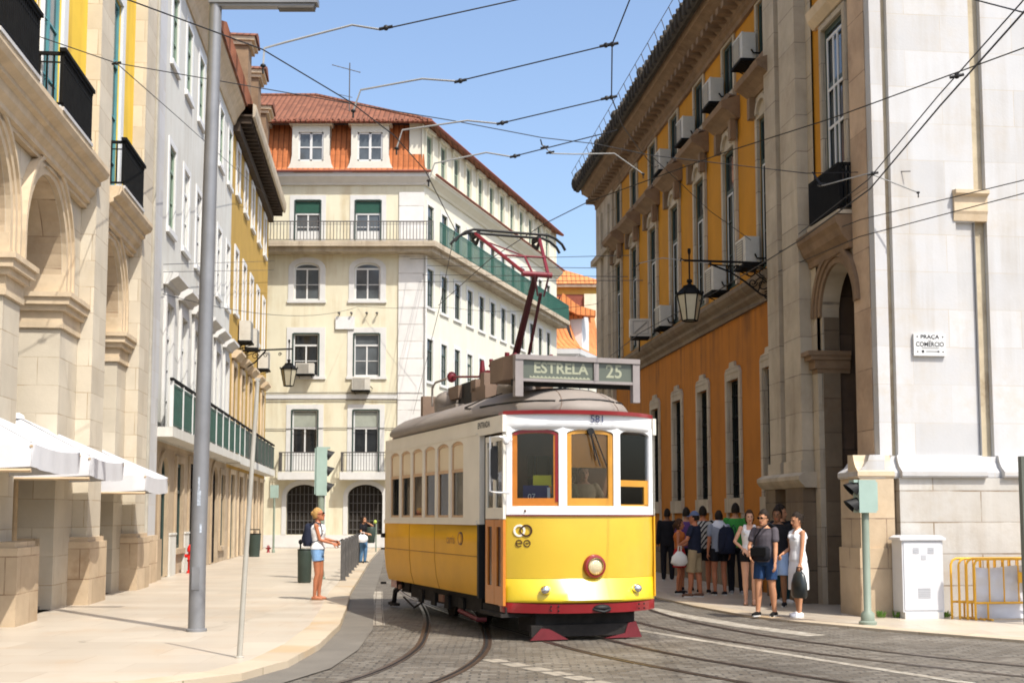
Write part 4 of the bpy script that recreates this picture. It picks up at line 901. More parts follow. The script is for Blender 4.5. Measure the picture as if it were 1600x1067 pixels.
mb.mould(FW, list(reversed([(d*.72, z-.012) for d, z in prof])), .14, 2.1)
mb.mould(Frame(FW.p(0,.45,0), math.degrees(math.atan2(-1,.11))), list(reversed([(d*1.05, z-.006) for d, z in prof])), 0, .86); mb.build('plinth_moulding', m_stone_w, E_)
mb = MB(); mb.mould(FW, list(reversed([(d*.97, z-.003) for d, z in prof])), -.46, .15); mb.build('corner_moulding', m_stone_m, E_)
m_plinth = mat('plinth_stone', (.50,.485,.45), .7, .09, 1.1, .35, 14, blocks=(1.6,.50), joint=(.22,.17,.12), jsize=.014, bvar=.09, dirt=.8, dirtcol=(.32,.24,.15), streak=.5, streakcol=(.26,.19,.11))
m_plinth_o = mat('tan_plinth_stone', (.47,.37,.25), .75, .16, 1.3, .35, 14, blocks=(.9,.78), joint=(.14,.09,.06), jsize=.012, bvar=.15, dirt=.6, dirtcol=(.32,.2,.1))
mb = MB(); mb.box(FW, .25, WL, -.36, -.001, .02, 2.208); mb.build('plinth', m_plinth, E_)
mb = MB(); mb.box(FW, -.42, .14, -.40, .45, .02, 2.207); mb.box(FW, -.46, .15, -.44, .46, .02, 1.1); mb.build('corner_plinth', m_plinth_o, E_)
mb = MB(); mb.box(FW, .141, .249, -.2, -.001, .02, 2.206); mb.build('plinth_recess', m_stone_old, E_)
# ------------------------------------------------------------------ the tram (local x forward, y to its left, z up; rails at z = -0.12)
m_ty   = mat('tram_yellow', (.58,.385,.026), .34, .05, 1.5, 0, spec=.5, coat=.35, dirt=.35, dirtcol=(.40,.25,.025))
m_tyb  = mat('tram_bright_yellow', (.72,.52,.010), .32, .03, 1.5, 0, spec=1., coat=0.)
m_tyo  = mat('tram_side_shade_amber', (.66,.34,.016), .5, .08, 1.2, 0, spec=.25, coat=0., dirt=.25, dirtcol=(.45,.2,.02))  # body yellow turned duller orange, the side's shade put into the colour
m_tw   = mat('tram_white', (.70,.70,.69), .35, .03, 2, 0, spec=.5, coat=.2)
m_tcr  = mat('tram_cream_side', (.66,.62,.53), .45, .05, 2, 0, spec=.4)
m_tor  = mat('tram_orange_wood', (.47,.155,.012), .4, .12, 4, 0, spec=.5, coat=.2)
m_tor2 = mat('tram_amber_sash', (.50,.23,.02), .4, .1, 4, 0, spec=.5, coat=.2)
m_tred = mat('tram_dark_red', (.22,.008,.012), .3, .1, 3, 0, spec=.5, coat=.4)
m_tredb= mat('pantograph_red', (.15,.014,.022), .45, .15, 4)
m_troof= mat('tram_roof_taupe', (.235,.203,.175), .6, .08, 1.5, .08, 30, dirt=.35, dirtcol=(.24,.19,.15))
m_tbox = mat('tram_roof_brown', (.17,.115,.08), .6, .15, 2, .1, 25)
m_tblk = mat('tram_black', (.010,.010,.010), .6, .2, 4)
m_tund = mat('tram_undergear', (.018,.015,.013), .8, .4, 6, .3, 20)
m_tlf  = mat('lifeguard_red', (.13,.015,.02), .55, .2, 4)
m_tblind = mat('cream_roller_blind', (.66,.56,.40), .8, .06, 2)
m_tint = mat('tram_interior_wood', (.10,.045,.02), .6, .25, 3)
m_tan_f = mat('tram_tan_sash', (.50,.33,.19), .5, .1, 4)
m_signbk = mat('sign_olive_glass', (.085,.097,.075), .3, .1, 2, spec=.5)
m_signtx = mat('sign_lettering', (.30,.31,.22), .6, .05, 3)
m_chrome = mat('chrome', (.75,.75,.75), .12, .03, 3, metal=1.)
m_lens = mat('headlight_lens', (.55,.46,.28), .12, .1, 8, .6, 60, spec=.7)
m_tgs = clear_glass('tram_side_glass', (.42,.44,.44))
m_tg = clear_glass('tram_window_glass', (.90,.92,.92))
TS_ = .93
T = thing('tram', 'yellow and white vintage electric tram with ESTRELA 25 on its roof sign', 'tram', (-.279, 20.42, .112), -70.5)
T.scale = (TS_,)*3
W_ = 1.19
fs = Frame((0,-W_,0), 0); fo = Frame((0,W_,0), 180); fc_ = Frame((4.2,0,0), 90)
ffl = frame_dir((3.85,-1.13), .35, .71); ffr = frame_dir((4.2,.42), -.35, .71); FLn = math.hypot(.35,.71)
def L(mb, name, m, parent=None, **k): return mb.build(name, m, parent or T, local=True, **k)
# saloon sides
wins = [(-2.56+.784*i, -2.56+.784*i+.655) for i in range(6)]
for F, nm in ((fs,1),(fo,-1)):
    ww = [(a,b) if nm > 0 else (-b,-a) for a, b in wins]
    mb = MB(); mb.wall(F, -2.95*1, 2.72, 1.50, 3.02, [(a,b,1.58,2.76,.08) for a,b in ww], 0, .05) if nm > 0 else mb.wall(F, -2.72, 2.95, 1.50, 3.02, [(a,b,1.58,2.76,.08) for a,b in ww], 0, .05)
    x0, x1 = (-2.95,2.72) if nm > 0 else (-2.72,2.95)
    mb.box(F, x0, x1, -.02, .0, 1.47, 1.535); mb.box(F, x0, x1, .05, .06, 2.78, 3.02); mb.box(F, x0, x1, -.012, -.001, 2.80, 2.83)
    L(mb, 'upper_side', m_tcr)
    mb = MB()
    prof = [(.0,1.469),(-.005,1.2),(.0,.9),(.03,.62),(.085,.42)]
    for (d0,z0),(d1,z1) in zip(prof, prof[1:]): mb.face([F.p(x0,d1,z1),F.p(x1,d1,z1),F.p(x1,d0,z0),F.p(x0,d0,z0)], [(x0,z1),(x1,z1),(x1,z0),(x0,z0)], True)
    mb.face([F.p(x1,0,.42+0),F.p(x1,.1,.42),F.p(x1,.1,1.469),F.p(x1,0,1.469)])
    mb.box(F, x0, x1, .1, .13, .42, 1.469)
    sp_ = L(mb, 'side_panel', m_tyo)
    if nm > 0:
        mb = MB()
        for x in (-1.13, .47): mb.tube([F.p(x,d_-.001,z_) for d_,z_ in prof], .006, 4)
        mb.box(F, x0, x1, -.009, .02, 1.0, 1.012); L(mb, 'panel_seam', mat('seam_brown', (.30,.15,.02), .6), sp_)
        mb = MB(); 
        for k in range(6): mb.box(F, -1.9+k*.0, -1.9, 0, 0, 0, 0) if False else None
    for i, (a, b) in enumerate(ww):
        mb = MB()
        mb.box(F, a, a+.045, .02, .06, 1.58, 2.67); mb.box(F, b-.045, b, .02, .06, 1.58, 2.67); mb.box(F, a, b, .015, .065, 2.28, 2.33); mb.box(F, a+.045, b-.045, .02, .06, 1.58, 1.615)
        mb.arc(F, (a+b)/2, 2.675, .3275-.05, .08-.045, .05, .02, .06, 8)
        wf = L(mb, 'saloon_window', m_tan_f)
        mb = MB(); mb.prism(F, [(a+.03,2.3),(b-.03,2.3),(b-.03,2.67),((a+b)/2+.17,2.72),((a+b)/2,2.735),((a+b)/2-.17,2.72),(a+.03,2.67)], .035, .05); L(mb, 'blind', m_tblind, wf)
        mb = MB(); mb.box(F, a+.03, b-.03, .038, .044, 1.6, 2.3); L(mb, 'pane', m_tgs, wf)
# posts at the saloon corners
mb = MB()
for sx in (1, -1):
    for sy in (1, -1): mb.box(ID, min(sx*2.73,sx*2.98), max(sx*2.73,sx*2.98), sy*W_-(.001 if sy > 0 else -.0)-.06*(sy > 0), sy*W_+.06*(sy < 0), 1.48, 2.8) if False else None
def door_side(F, sgn):
    pass
# front and rear vestibule shells
def end_shell(s):
    """s=+1 front, -1 rear"""
    SH = 0. if s > 0 else .80
    def fr(o, x, y):
        if s > 0: return frame_dir(o, x, y)
        return frame_dir((-o[0]+SH, -o[1]*.9), -x, -y)
    c = fr((4.2,0), 0, 1); l = fr((3.85,-1.13), .35, .71); r = fr((4.2,.42), -.35, .71)
    mb = MB()
    mb.wall(c, -.42, .42, 1.62, 2.86, [(-.355,.355,1.74,2.82,.07)], 0, .07); mb.wall(l, 0, FLn, 1.62, 2.86, [(.075,FLn-.055,1.74,2.82,.07)], 0, .07); mb.wall(r, 0, FLn, 1.62, 2.86, [(.055,FLn-.075,1.74,2.82,.07)], 0, .07)
    mb.box(c, -.42, .42, .071, .08, 2.82, 3.02); 
    # corner posts towards the door
    for yy in (-1.13, 1.13):
        P = [(3.85,yy),(3.87,yy*.93),(3.72,yy*.95),(3.70,yy*1.008)]
        if s < 0: P = [(-x+SH, -y*.9) for x, y in P]
        area = sum(P[i][0]*P[(i+1)%4][1]-P[(i+1)%4][0]*P[i][1] for i in range(4))
        mb.plan(ID, P if area > 0 else P[::-1], 1.62, 2.86)
    sh = L(mb, 'vestibule_posts', m_tw)
    for F, a, b in ((c,-.355,.355),(l,.075,FLn-.055),(r,.055,FLn-.075)):
        mb = MB(); right = (F is r)
        m = m_tor if F is l else m_tor2
        if right:
            mb.box(F, a, b, .025, .06, 2.02, 2.11); mb.box(F, b-.09, b, .025, .06, 1.74, 2.02); mb.box(F, a, a+.02, .025, .06, 1.74, 2.02); mb.box(F, a, b, .025, .06, 1.74, 1.765)
        else:
            mb.box(F, a, a+.075, .02, .06, 1.74, 2.74); mb.box(F, b-.075, b, .02, .06, 1.74, 2.74); mb.box(F, a+.075, b-.075, .02, .06, 1.74, 1.85)
            mb.arc(F, (a+b)/2, 2.73, (b-a)/2-.06, .03, .06, .018, .062, 8)
        wf = L(mb, 'windscreen_sash', m)
        if F is l:
            mb = MB(); mb.arc(F, (a+b)/2, 2.735, (b-a)/2-.07, .03, .055, .012, .016, 8); mb.box(F, b-.05, b-.005, .012, .0199, 1.8, 2.74); L(mb, 'red_trim', m_tred, wf)
        mb = MB(); mb.box(F, a+.01, b-.01, .04, .046, 1.75, 2.76); L(mb, 'pane', m_tg, wf)
        if F is c and s > 0:
            mb = MB(); mb.box(F, a+.07, b-.07, .07, .08, 2.28, 2.78); L(mb, 'orange_blind', mat('orange_roller_blind', (.62,.24,.03), .8, .1, 3), wf)
            mb = MB()
            for q in ((-.02,2.80,.14,2.30),(.04,2.80,.25,2.28),(.0,2.8,.07,2.38)): mb.tube([(q[0],-.02,q[1]),(q[2],-.02,q[3])], .009, 5, F)
            mb.lathe([(.05,-.03),(.05,.03)], (.0,-.0,2.79), 8, F, axis='y'); L(mb, 'wiper', m_tblk, wf)
    return c, l, r
end_shell(1); end_shell(-1)
def end_plan(off=0., n=24, sq=2.6, lx=4.22, wy=1.15, x0=3.80):
    """curved nose outline from y=-wy to y=+wy"""
    out = []
    for i in range(n+1):
        t = -1+2*i/n; y = t*(wy+min(off, .012)); x = x0+(lx+off-x0)*(1-abs(t)**sq)
        out.append((x, y))
    return out
def nose(mb, zs, s=1, **k):
    """loft of (z, offset) rings round the nose"""
    SH = 0. if s > 0 else .80; YK = 1. if s > 0 else .9
    rings = [[Vector((s*x+SH, s*y*YK, z)) for x, y in end_plan(o, **k)] for z, o in zs]
    for a, b in zip(rings, rings[1:]):
        acc = 0
        for i in range(len(a)-1):
            mb.face([a[i], a[i+1], b[i+1], b[i]], None, True)
    # back edges folded inwards
    for ring_i in (0, -1):
        for a, b in zip(rings, rings[1:]):
            mb.face([a[ring_i], b[ring_i], Vector((s*3.5+SH, b[ring_i].y*.97, b[ring_i].z)), Vector((s*3.5+SH, a[ring_i].y*.97, a[ring_i].z))])
for s in (1, -1):
    mb = MB(); nose(mb, [(.74,.0),(1.0,.012),(1.3,.012),(1.6,.0)], s); L(mb, 'dash_panel', m_ty, weld=True)
    mb = MB(); nose(mb, [(.412,.12),(.422,.15),(.45,.165),(.55,.110),(.65,.053),(.735,.003),(.735,-.03)], s); L(mb, 'lower_dash_band', m_tyb, weld=True)
    mb = MB(); nose(mb, [(.27,-.02),(.27,.11),(.40,.13),(.412,.05)], s); L(mb, 'bumper', m_tred, weld=True)
    mb = MB(); nose(mb, [(1.60,.0),(1.60,.022),(1.618,.022),(1.618,.0)], s); L(mb, 'red_line', m_tred)
    mb = MB(); nose(mb, [(1.62,.0),(1.62,.03),(1.70,.03),(1.73,-.02),(1.73,-.12)], s); L(mb, 'belt_rail', m_tw)
    mb = MB(); nose(mb, [(2.80,-.06),(2.82,.0),(2.86,.025),(2.90,.03),(2.91,.015),(3.02,.02),(3.02,-.1)], s); L(mb, 'fascia', m_tw)
    mb = MB(); nose(mb, [(3.02,.0),(3.02,.075),(3.075,.085),(3.075,.0)], s); L(mb, 'roof_edge_trim', m_tred)
# fascia and belt along the doorway sides
mb = MB(); mb.box(fs, 2.72, 3.86, .0, .05, 2.78, 3.02); L(mb, 'door_header', m_tcr)
mb = MB(); mb.box(fo, -3.86, -2.72, .0, .05, 2.78, 3.02); L(mb, 'door_header', m_tcr)
mb = MB(); mb.box(fo, -3.86, -2.72, .03, .05, .45, 1.6); L(mb, 'door_panel', m_tyo)
mb = MB(); mb.wall(fo, -3.86, -2.72, 1.6, 2.78, [(-3.74,-2.84,1.75,2.7)], .03, .04); L(mb, 'door_top', m_tcr)
mb = MB(); mb.box(fs, 2.721, 2.82, .0, .08, 1.48, 2.78); L(mb, 'door_post', m_tcr)
mb = MB(); mb.box(fs, 2.721, 3.06, .10, .14, .42, 2.78); mb.box(fs, 2.721, 2.80, -.003, .13, .40, 1.479); L(mb, 'door_gap_shade', m_tblk)  # black strips added to stand in for the shade of the door gap
mb = MB(); text_mb(mb, 'ENTRADA', .125, fs, 3.02, -.001, 2.925, .002, bold=.002); L(mb, 'lettering', m_letter)
# folding door, two leaves
for a, b in ((3.07,3.46),(3.47,3.85)):
    mb = MB(); d = .012
    mb.box(fs, a, a+.1, d, d+.04, .36, 1.55); mb.box(fs, b-.1, b, d, d+.04, .36, 1.55); mb.box(fs, a+.1, b-.1, d, d+.04, .36, .62); mb.box(fs, a+.1, b-.1, d, d+.04, 1.45, 1.55)
    lf = L(mb, 'door_leaf', m_tor)
    mb = MB(); mb.box(fs, a, a+.05, d, d+.04, 1.56, 2.74); mb.box(fs, b-.05, b, d, d+.04, 1.56, 2.74); mb.box(fs, a+.05, b-.05, d, d+.04, 1.56, 1.72); mb.box(fs, a+.05, b-.05, d, d+.04, 2.66, 2.74); L(mb, 'upper_frame', m_tcr, lf)
    mb = MB(); mb.box(fs, a+.1, b-.1, d+.02, d+.03, .62, 1.45); L(mb, 'lower_pane', mat('dark_red_glass', (.03,.004,.004), .1, .2, 2, spec=.6), lf)
    mb = MB(); mb.box(fs, a+.05, b-.05, d+.02, d+.026, 1.72, 2.66); L(mb, 'pane', m_tg, lf)
mb = MB(); mb.tube([(3.12,.03,1.62),(3.12,.03,2.55),(3.2,.03,2.58)], .014, 6, fs); L(mb, 'grab_rail', m_tcr)
mb = MB(); mb.box(fs, 2.85, 3.85, -.02, .5, .20, .25); mb.box(fs, 2.85, 3.85, .05, .09, .25, .34); L(mb, 'step', m_tund)
# mirror
mb = MB(); mb.tube([(3.97,.10,2.66),(3.93,-.06,2.70),(3.70,-.13,2.71),(3.70,-.13,1.95),(3.78,-.08,1.93),(3.95,.08,1.92)], .015, 6, fs); mb.ell(fs.p(3.96,.02,2.64), (.045,.045,.055)); mi = L(mb, 'mirror', m_tw)
mb = MB(); mb.prism(Frame((3.80,-W_-.10,0), 62), [(-.035,2.12),(.035,2.1),(.05,2.16),(.05,2.52),(.035,2.58),(-.035,2.58),(-.05,2.52),(-.05,2.18)], -.025, .025); L(mb, 'mirror_glass', m_tblk, mi)
# headlight, fog lamps, coupler socket
mb = MB(); mb.lathe([(.0,-.02),(.165,-.02),(.168,.02),(.15,.055),(.125,.06),(.122,.03),(.0,.03)], (4.235,.035,.905), 28, axis='x'); hl = L(mb, 'headlight', m_tred)
mb = MB(); mb.lathe([(.0,.075),(.05,.07),(.09,.055),(.118,.035),(.118,.02),(.0,.02)][::-1], (4.235,.035,.905), 24, axis='x'); L(mb, 'lens', m_lens, hl)
mb = MB(); mb.lathe([(.1,.03),(.112,.074),(.120,.066),(.120,.03)], (4.235,.035,.905), 28, axis='x'); L(mb, 'bezel', mat('brass_bezel', (.55,.38,.16), .25, .1, 3, metal=.8), hl)
for y, x in ((-.69,4.22),(.69,4.22)):
    mb = MB(); mb.ell((x,y,.59), (.075,.075,.065), 16, 10); L(mb, 'fog_lamp', m_chrome)
mb = MB(); mb.ell((4.33,.1,.34), (.07,.13,.05), 14, 8); mb.tube([(4.24,-.08,.36),(4.38,.0,.31),(4.41,.1,.29),(4.38,.2,.31),(4.24,.28,.36)], .018, 6); L(mb, 'coupler_socket', m_tblk)
mb = MB()
for y in (-.62,-.52,.72,.82):
    for z in (.31,.37): mb.ell((4.33-.25*abs(y)**2.6, y, z), (.014,.014,.014), 8, 6)
L(mb, 'bumper_bolt', m_tblk)
# numbers and emblems
mb = MB(); text_mb(mb, '581', .15, Frame((4.262,0,0), 90), .085, 0, 2.955, .003, bold=.001); L(mb, 'fleet_number', mat('fleet_number_blue', (.03,.04,.10), .5))
def ringm(mb, F, u, z, r, w, d0, d1, t0=0, t1=360, n=28): 
    for i in range(n):
        A = R(t0+(t1-t0)*i/n); B = R(t0+(t1-t0)*(i+1)/n)
        mb.prism(F, [(u+(r-w)*math.cos(A), z+(r-w)*math.sin(A)),(u+r*math.cos(A), z+r*math.sin(A)),(u+r*math.cos(B), z+r*math.sin(B)),(u+(r-w)*math.cos(B), z+(r-w)*math.sin(B))], d0, d1)
def nose_frame(y):
    P = end_plan(.0125, 200); i = min(range(len(P)), key=lambda k: abs(P[k][1]-y)); a, b = P[i-2], P[i+2]
    return frame_dir(((a[0]+b[0])/2, (a[1]+b[1])/2), b[0]-a[0], b[1]-a[1])
fe = nose_frame(-.93)
m_emw = mat('emblem_white', (.78,.74,.66), .5, .03, 3); m_emd = mat('emblem_brown', (.06,.025,.012), .5, .1, 3)
mb = MB(); ringm(mb, fe, -.055, 1.40, .085, .026, -.006, .02); L(mb, 'emblem_light_ring', m_emw)
mb = MB(); ringm(mb, fe, .045, 1.40, .085, .024, -.009, .02, -140, 140); ringm(mb, fe, -.0, 1.40, .055, .018, -.008, .02, 100, 260, 12)
for u in (-.06, .055):
    ringm(mb, fe, u, 1.225, .05, .012, -.006, .02, 0, 315 if u < 0 else 360)
mb.box(fe, -.11, -.015, -.006, .02, 1.218, 1.231); mb.box(fe, .035, .075, -.006, .02, 1.218, 1.231); L(mb, 'emblem_dark_ring', m_emd)
mb = MB(); text_mb(mb, 'carris', .20, fs, 1.38, -.006, 1.235, .002, bold=.003); 
ringm(mb, fs, 1.86, 1.26, .10, .022, -.010, .02); L(mb, 'side_emblem', mat('emblem_amber_brown', (.34,.15,.02), .5))
mb = MB(); ringm(mb, fs, 1.93, 1.26, .10, .022, -.012, .02, -120, 120); L(mb, 'side_emblem_ring', m_emd)
# roof
def roof_ring(wy, lx, z, n=14, xs=2.4):
    pts = []
    for i in range(n+1):
        t = -1+2*i/n; pts.append(Vector((xs+(lx-xs)*(1-abs(t)**2.4)**.85 if abs(t) < 1 else xs, t*wy, z)))
    back = [Vector((-xs-(p.x-xs)*.45, -p.y, z)) for p in pts]
    return pts+back
mb = MB(); rings = [roof_ring(*q) for q in ((1.16,4.15,3.03),(1.245,4.31,3.077),(1.25,4.315,3.12),(1.20,4.24,3.20),(1.10,4.1,3.28),(.95,3.88,3.37),(.74,3.6,3.44),(.5,3.25,3.49),(.22,2.9,3.515),(.03,2.6,3.52))]
mb.ring_tube(rings); rfp = L(mb, 'roof', m_troof, weld=True)
RP = [(1.245,4.31,3.077),(1.25,4.315,3.12),(1.20,4.24,3.20),(1.10,4.1,3.28),(.95,3.88,3.37),(.74,3.6,3.44),(.5,3.25,3.49),(.22,2.9,3.515)]
def roof_pt(y, z, lift=.004):
    for p, q in zip(RP, RP[1:]):
        if p[2] <= z <= q[2]:
            t = (z-p[2])/(q[2]-p[2]); wy, lx = p[0]+(q[0]-p[0])*t, p[1]+(q[1]-p[1])*t; r = max(0, 1-(abs(y)/wy)**2.4) if abs(y) < wy else 0
            return (2.4+(lx-2.4)*r**.85+lift, y, z+lift)
mb = MB()
for y0, y1 in ((-1.13,-.47),(-.42,.42),(.47,1.13)):
    mb.tube([roof_pt(y0+(y1-y0)*k/12, 3.215+.02*(1-((k-6)/6)**2)) for k in range(13)], .014, 6)
mb.tube([(2.4,-1.19,3.215),(1.9,-1.13,3.27),(2.2,-.98,3.36),(2.7,-.8,3.43)], .012, 6)
L(mb, 'rain_gutter', m_tblk, rfp)
mb = MB()
for y in (-.45, .45): mb.tube([roof_pt(y*(1-.4*k/9), 3.09+.38*k/9, .001) for k in range(10)], .005, 4)
L(mb, 'roof_seam', m_tbox, rfp)
# roof sign
sf = Frame((3.72,0,0), 90)
mb = MB()
mb.box(sf, -.95, 1.0, -.02, .10, 3.83, 3.90); mb.box(sf, -.95, 1.0, .0, .10, 3.52, 3.56); mb.box(sf, -.95, -.83, -.005, .10, 3.30, 3.829); mb.box(sf, .89, 1.0, -.005, .10, 3.26, 3.829); mb.box(sf, .27, .345, -.004, .10, 3.561, 3.829)
sgn = L(mb, 'roof_sign', mat('sign_frame_grey', (.25,.222,.21), .5, .08, 3))
mb = MB(); mb.box(sf, -.83, .27, .03, .09, 3.56, 3.83); mb.box(sf, .345, .89, .03, .09, 3.56, 3.83); L(mb, 'sign_glass', m_signbk, sgn)
mb = MB(); text_mb(mb, 'ESTRELA', .215, sf, -.24, .03, 3.715, .004, bold=.006, sx=1.03); 
L(mb, 'destination_text', m_signtx, sgn); mb = MB()
mb.prism(sf, [(-.72,3.572),(.22,3.572)]+[(.22-.02*k, 3.584+.012*((k*7)%3)) for k in range(48)], .026, .0299)
L(mb, 'small_sign_line', m_signtx, sgn)
mb = MB(); text_mb(mb, '25', .27, sf, .6, .03, 3.70, .004, bold=.005); L(mb, 'route_number', m_signtx, sgn)
mb = MB(); mb.plan(sf, [(-.95,.101),(-.95,.18),(-1.02,.34),(-1.02,.92),(-.2,.92),(-.2,.7),(.7,.5),(1.0,.3),(1.0,.101)], 3.56, 3.9); L(mb, 'sign_housing', m_tbox, sgn)
mb = MB(); mb.box(sf, -.93, .98, .2, .24, 3.47, 3.559); L(mb, 'sign_bracket', m_tblk, sgn)
# roof equipment
mb = MB(); mb.ell((2.35,-.45,3.55), (.34,.3,.2), 18, 8); mb.lathe([(.28,-.12),(.3,.0)], (2.35,-.45,3.5), 18); L(mb, 'roof_ventilator', m_troof)
mb = MB(); mb.ell((-.95,-.5,3.62), (.36,.3,.2), 18, 8); mb.lathe([(.28,-.2),(.3,.0)], (-.95,-.5,3.58), 18); L(mb, 'roof_ventilator', m_troof)
mb = MB(); mb.box(ID, 1.05, 1.75, -.75, .4, 3.42, 3.66); mb.box(ID, 1.5, 1.7, -.75, -.55, 3.66, 3.86); mb.box(ID, 1.0, 1.25, -.75, -.6, 3.6, 3.8); L(mb, 'roof_equipment_box', m_tbox)
mb = MB(); mb.box(ID, -.2, .95, -.55, .35, 3.46, 3.86); mb.box(ID, -.5, -.15, -.5, -.2, 3.4, 3.7); L(mb, 'resistor_box', m_tblk)
mb = MB(); mb.box(ID, -.72, -.12, -.62, -.5, 3.62, 3.84); L(mb, 'roof_cover', m_tbox)
mb = MB(); mb.box(ID, -2.05, -1.9, -.75, .5, 3.4, 3.80); mb.box(ID, -1.9, -1.35, -.1, .5, 3.4, 3.76); L(mb, 'rear_roof_box', m_tbox)
mb = MB(); mb.tube([(-1.1,-.8,3.55),(-1.1,-.8,3.88),(-.9,-.8,3.95),(-.2,-.8,3.95)], .02, 6); mb.box(ID, -.6, .5, -.85, -.7, 3.4, 3.46); L(mb, 'roof_conduit', m_troof)
mb = MB(); mb.tube([(.85,-.5,3.5),(.85,-.5,3.95),(1.15,-.5,3.92)], .05, 6); mb.tube([(.9,-.5,3.88),(-.85,-.5,4.06)], .022, 6); mb.ell((-.9,-.5,4.06), (.06,.09,.1), 10, 6); mb.tube([(.85,-.5,3.9),(.85,-.5,4.15)], [.06,.03], 6); L(mb, 'trolley_hook', m_tredb)
mb = MB()
for k in range(5): mb.tube([(1.15+.17*k,-.35,3.98),(1.15+.17*k,.15,3.98)], .05, 6)
mb.tube([(.95,-.4,4.06),(2.2,-.4,4.1)], .03, 6); mb.tube([(.95,.2,4.06),(2.2,.2,4.1)], .03, 6); mb.box(ID, 1.0, 1.95, -.4, .2, 3.68, 3.92); mb.tube([(1.05,-.4,3.9),(1.0,-.4,4.16)], .035, 6); mb.tube([(1.75,-.4,3.9),(1.8,-.4,4.18)], .04, 6)
L(mb, 'spring_base', m_tredb)
# pantograph
m_pd = mat('pantograph_dark_red', (.045,.007,.011), .5, .15, 4)
k0, k1, hd = (.85,0,3.95), (2.02,0,5.4), (.75,0,6.33)
mb = MB(); mb.tube([k0, k1], [.07,.05], 8); mb.box(ID, .6, 1.2, -.3, .3, 3.86, 3.93)
for y in (-.25,.25): mb.lathe([(.05,0),(.08,.04),(.05,.08),(.08,.12),(.04,.16)], (.8,y,3.93), 8)
pg = L(mb, 'pantograph_lower_arm', m_pd)
mb = MB(); mb.tube([(1.4,.05,3.9),(2.12,.05,5.1)], .028, 6); mb.tube([(2.12,.0,5.05),(2.16,-.07,5.38)], .016, 5); mb.tube([(2.12,.1,5.05),(2.16,.17,5.38)], .016, 5); L(mb, 'pantograph_rod', m_pd)
mb = MB(); mb.tube([(2.05,-.24,5.41),(2.05,.26,5.41)], .045, 8); mb.tube([(2.05,-.2,5.42),(.82,-.62,6.28)], .030, 6); mb.tube([(2.05,.2,5.42),(.82,.52,6.28)], .030, 6)
mb.tube([(1.5,-.38,5.8),(1.55,.32,5.8)], .018, 5); mb.tube([(2.03,-.05,5.42),(1.52,.0,5.8)], .02, 5); mb.tube([(1.52,0,5.8),(.85,-.6,6.2)], .012, 5); L(mb, 'pantograph_upper_arm', m_tredb)
mb = MB()
for dx in (-.13, .13):
    pts = [(.72+dx,-.98,6.12),(.72+dx,-.92,6.20),(.72+dx,-.8,6.29),(.72+dx,-.66,6.34)]+[(.72+dx,-.66+1.32*k/6,6.34) for k in range(1,7)]+[(.72+dx,.8,6.29),(.72+dx,.92,6.20),(.72+dx,.98,6.1)]
    mb.tube(pts, .024, 6)
for y in (-.58,.5): mb.box(ID, .56, .88, y-.03, y+.03, 6.24, 6.31); mb.tube([(.55,y,6.22),(.75,y,6.12),(.9,y,6.22)], .03, 6)
L(mb, 'collector_head', m_tblk)
# undergear
mb = MB(); mb.box(ID, -2.2, 2.5, -.8, .8, .12, .42); mb.box(ID, -2.75, -2.2, -.9, .9, .2, .42); mb.box(ID, 2.5, 3.3, -.85, .85, .2, .40); mb.box(ID, -2.95, 3.8, -1.05, 1.05, .42, .55); mb.box(ID, -1.9, 2.2, -.95, -.85, .15, .4); mb.box(ID, -1.9, 2.2, .85, .95, .15, .4)
for x in (-1.1,-.3,.5,1.3): mb.box(ID, x-.12, x+.12, -1.0, -.96, .1, .32)
un = L(mb, 'truck_frame', m_tund)
for x in (-.85, .85):
    for y in (-.45, .45):
        mb = MB(); mb.lathe([(.0,-.05),(.36,-.05),(.36,-.03),(.33,-.02),(.33,.05),(.0,.05)], (x,y,.21), 24, axis='y'); L(mb, 'wheel', m_tund, un)
mb = MB(); mb.box(fo if False else ID, -2.15, -2.0, -1.13, -1.1, .28, .36); mb.box(ID, .5, .75, -1.13, -1.1, .22, .33); L(mb, 'data_plate', mat('plate_brown', (.16,.07,.04), .6))
mb = MB(); mb.tube([(-2.6,-.9,.35),(-2.85,-1.0,.2),(-2.95,-1.0,-.02),(-3.15,-1.0,-.05)], .05, 6); mb.tube([(-2.6,-.9,.1),(-1.5,-1.0,-.02),(-1.0,-1.0,.1)], .018, 6); mb.box(ID, -3.2, -2.7, -1.05, -.95, -.07, -.02)
mb.box(ID, -3.0, -2.95, -1.25, -1.15, .33, .37); mb.box(ID, -2.98, -2.88, -1.26, -1.2, 1.2, 1.28); L(mb, 'rear_guard', m_tund)
mb = MB(); mb.tube([(1.3,-1.02,.12),(2.25,-1.02,.05),(2.3,-.9,.05)], .035, 6); L(mb, 'side_guard_rod', m_tlf)
mb = MB(); mb.prism(Frame((4.12,-.45,0),90), [(-.42,-.10),(.14,-.10),(-.14,.05),(-.26,.06)], 0, .03); L(mb, 'lifeguard_plate', m_tlf)
mb = MB(); mb.prism(Frame((4.12,.45,0),90), [(-.2,-.10),(.36,-.10),(.27,.12),(.15,.10),(.1,-.04)], 0, .03); L(mb, 'lifeguard_plate', m_tlf)
mb = MB(); mb.box(ID, 3.3, 4.0, -.75, .75, -.02, .27); mb.box(ID, 4.0, 4.1, -.85, .7, -.06, .1); L(mb, 'front_guard', m_tund)
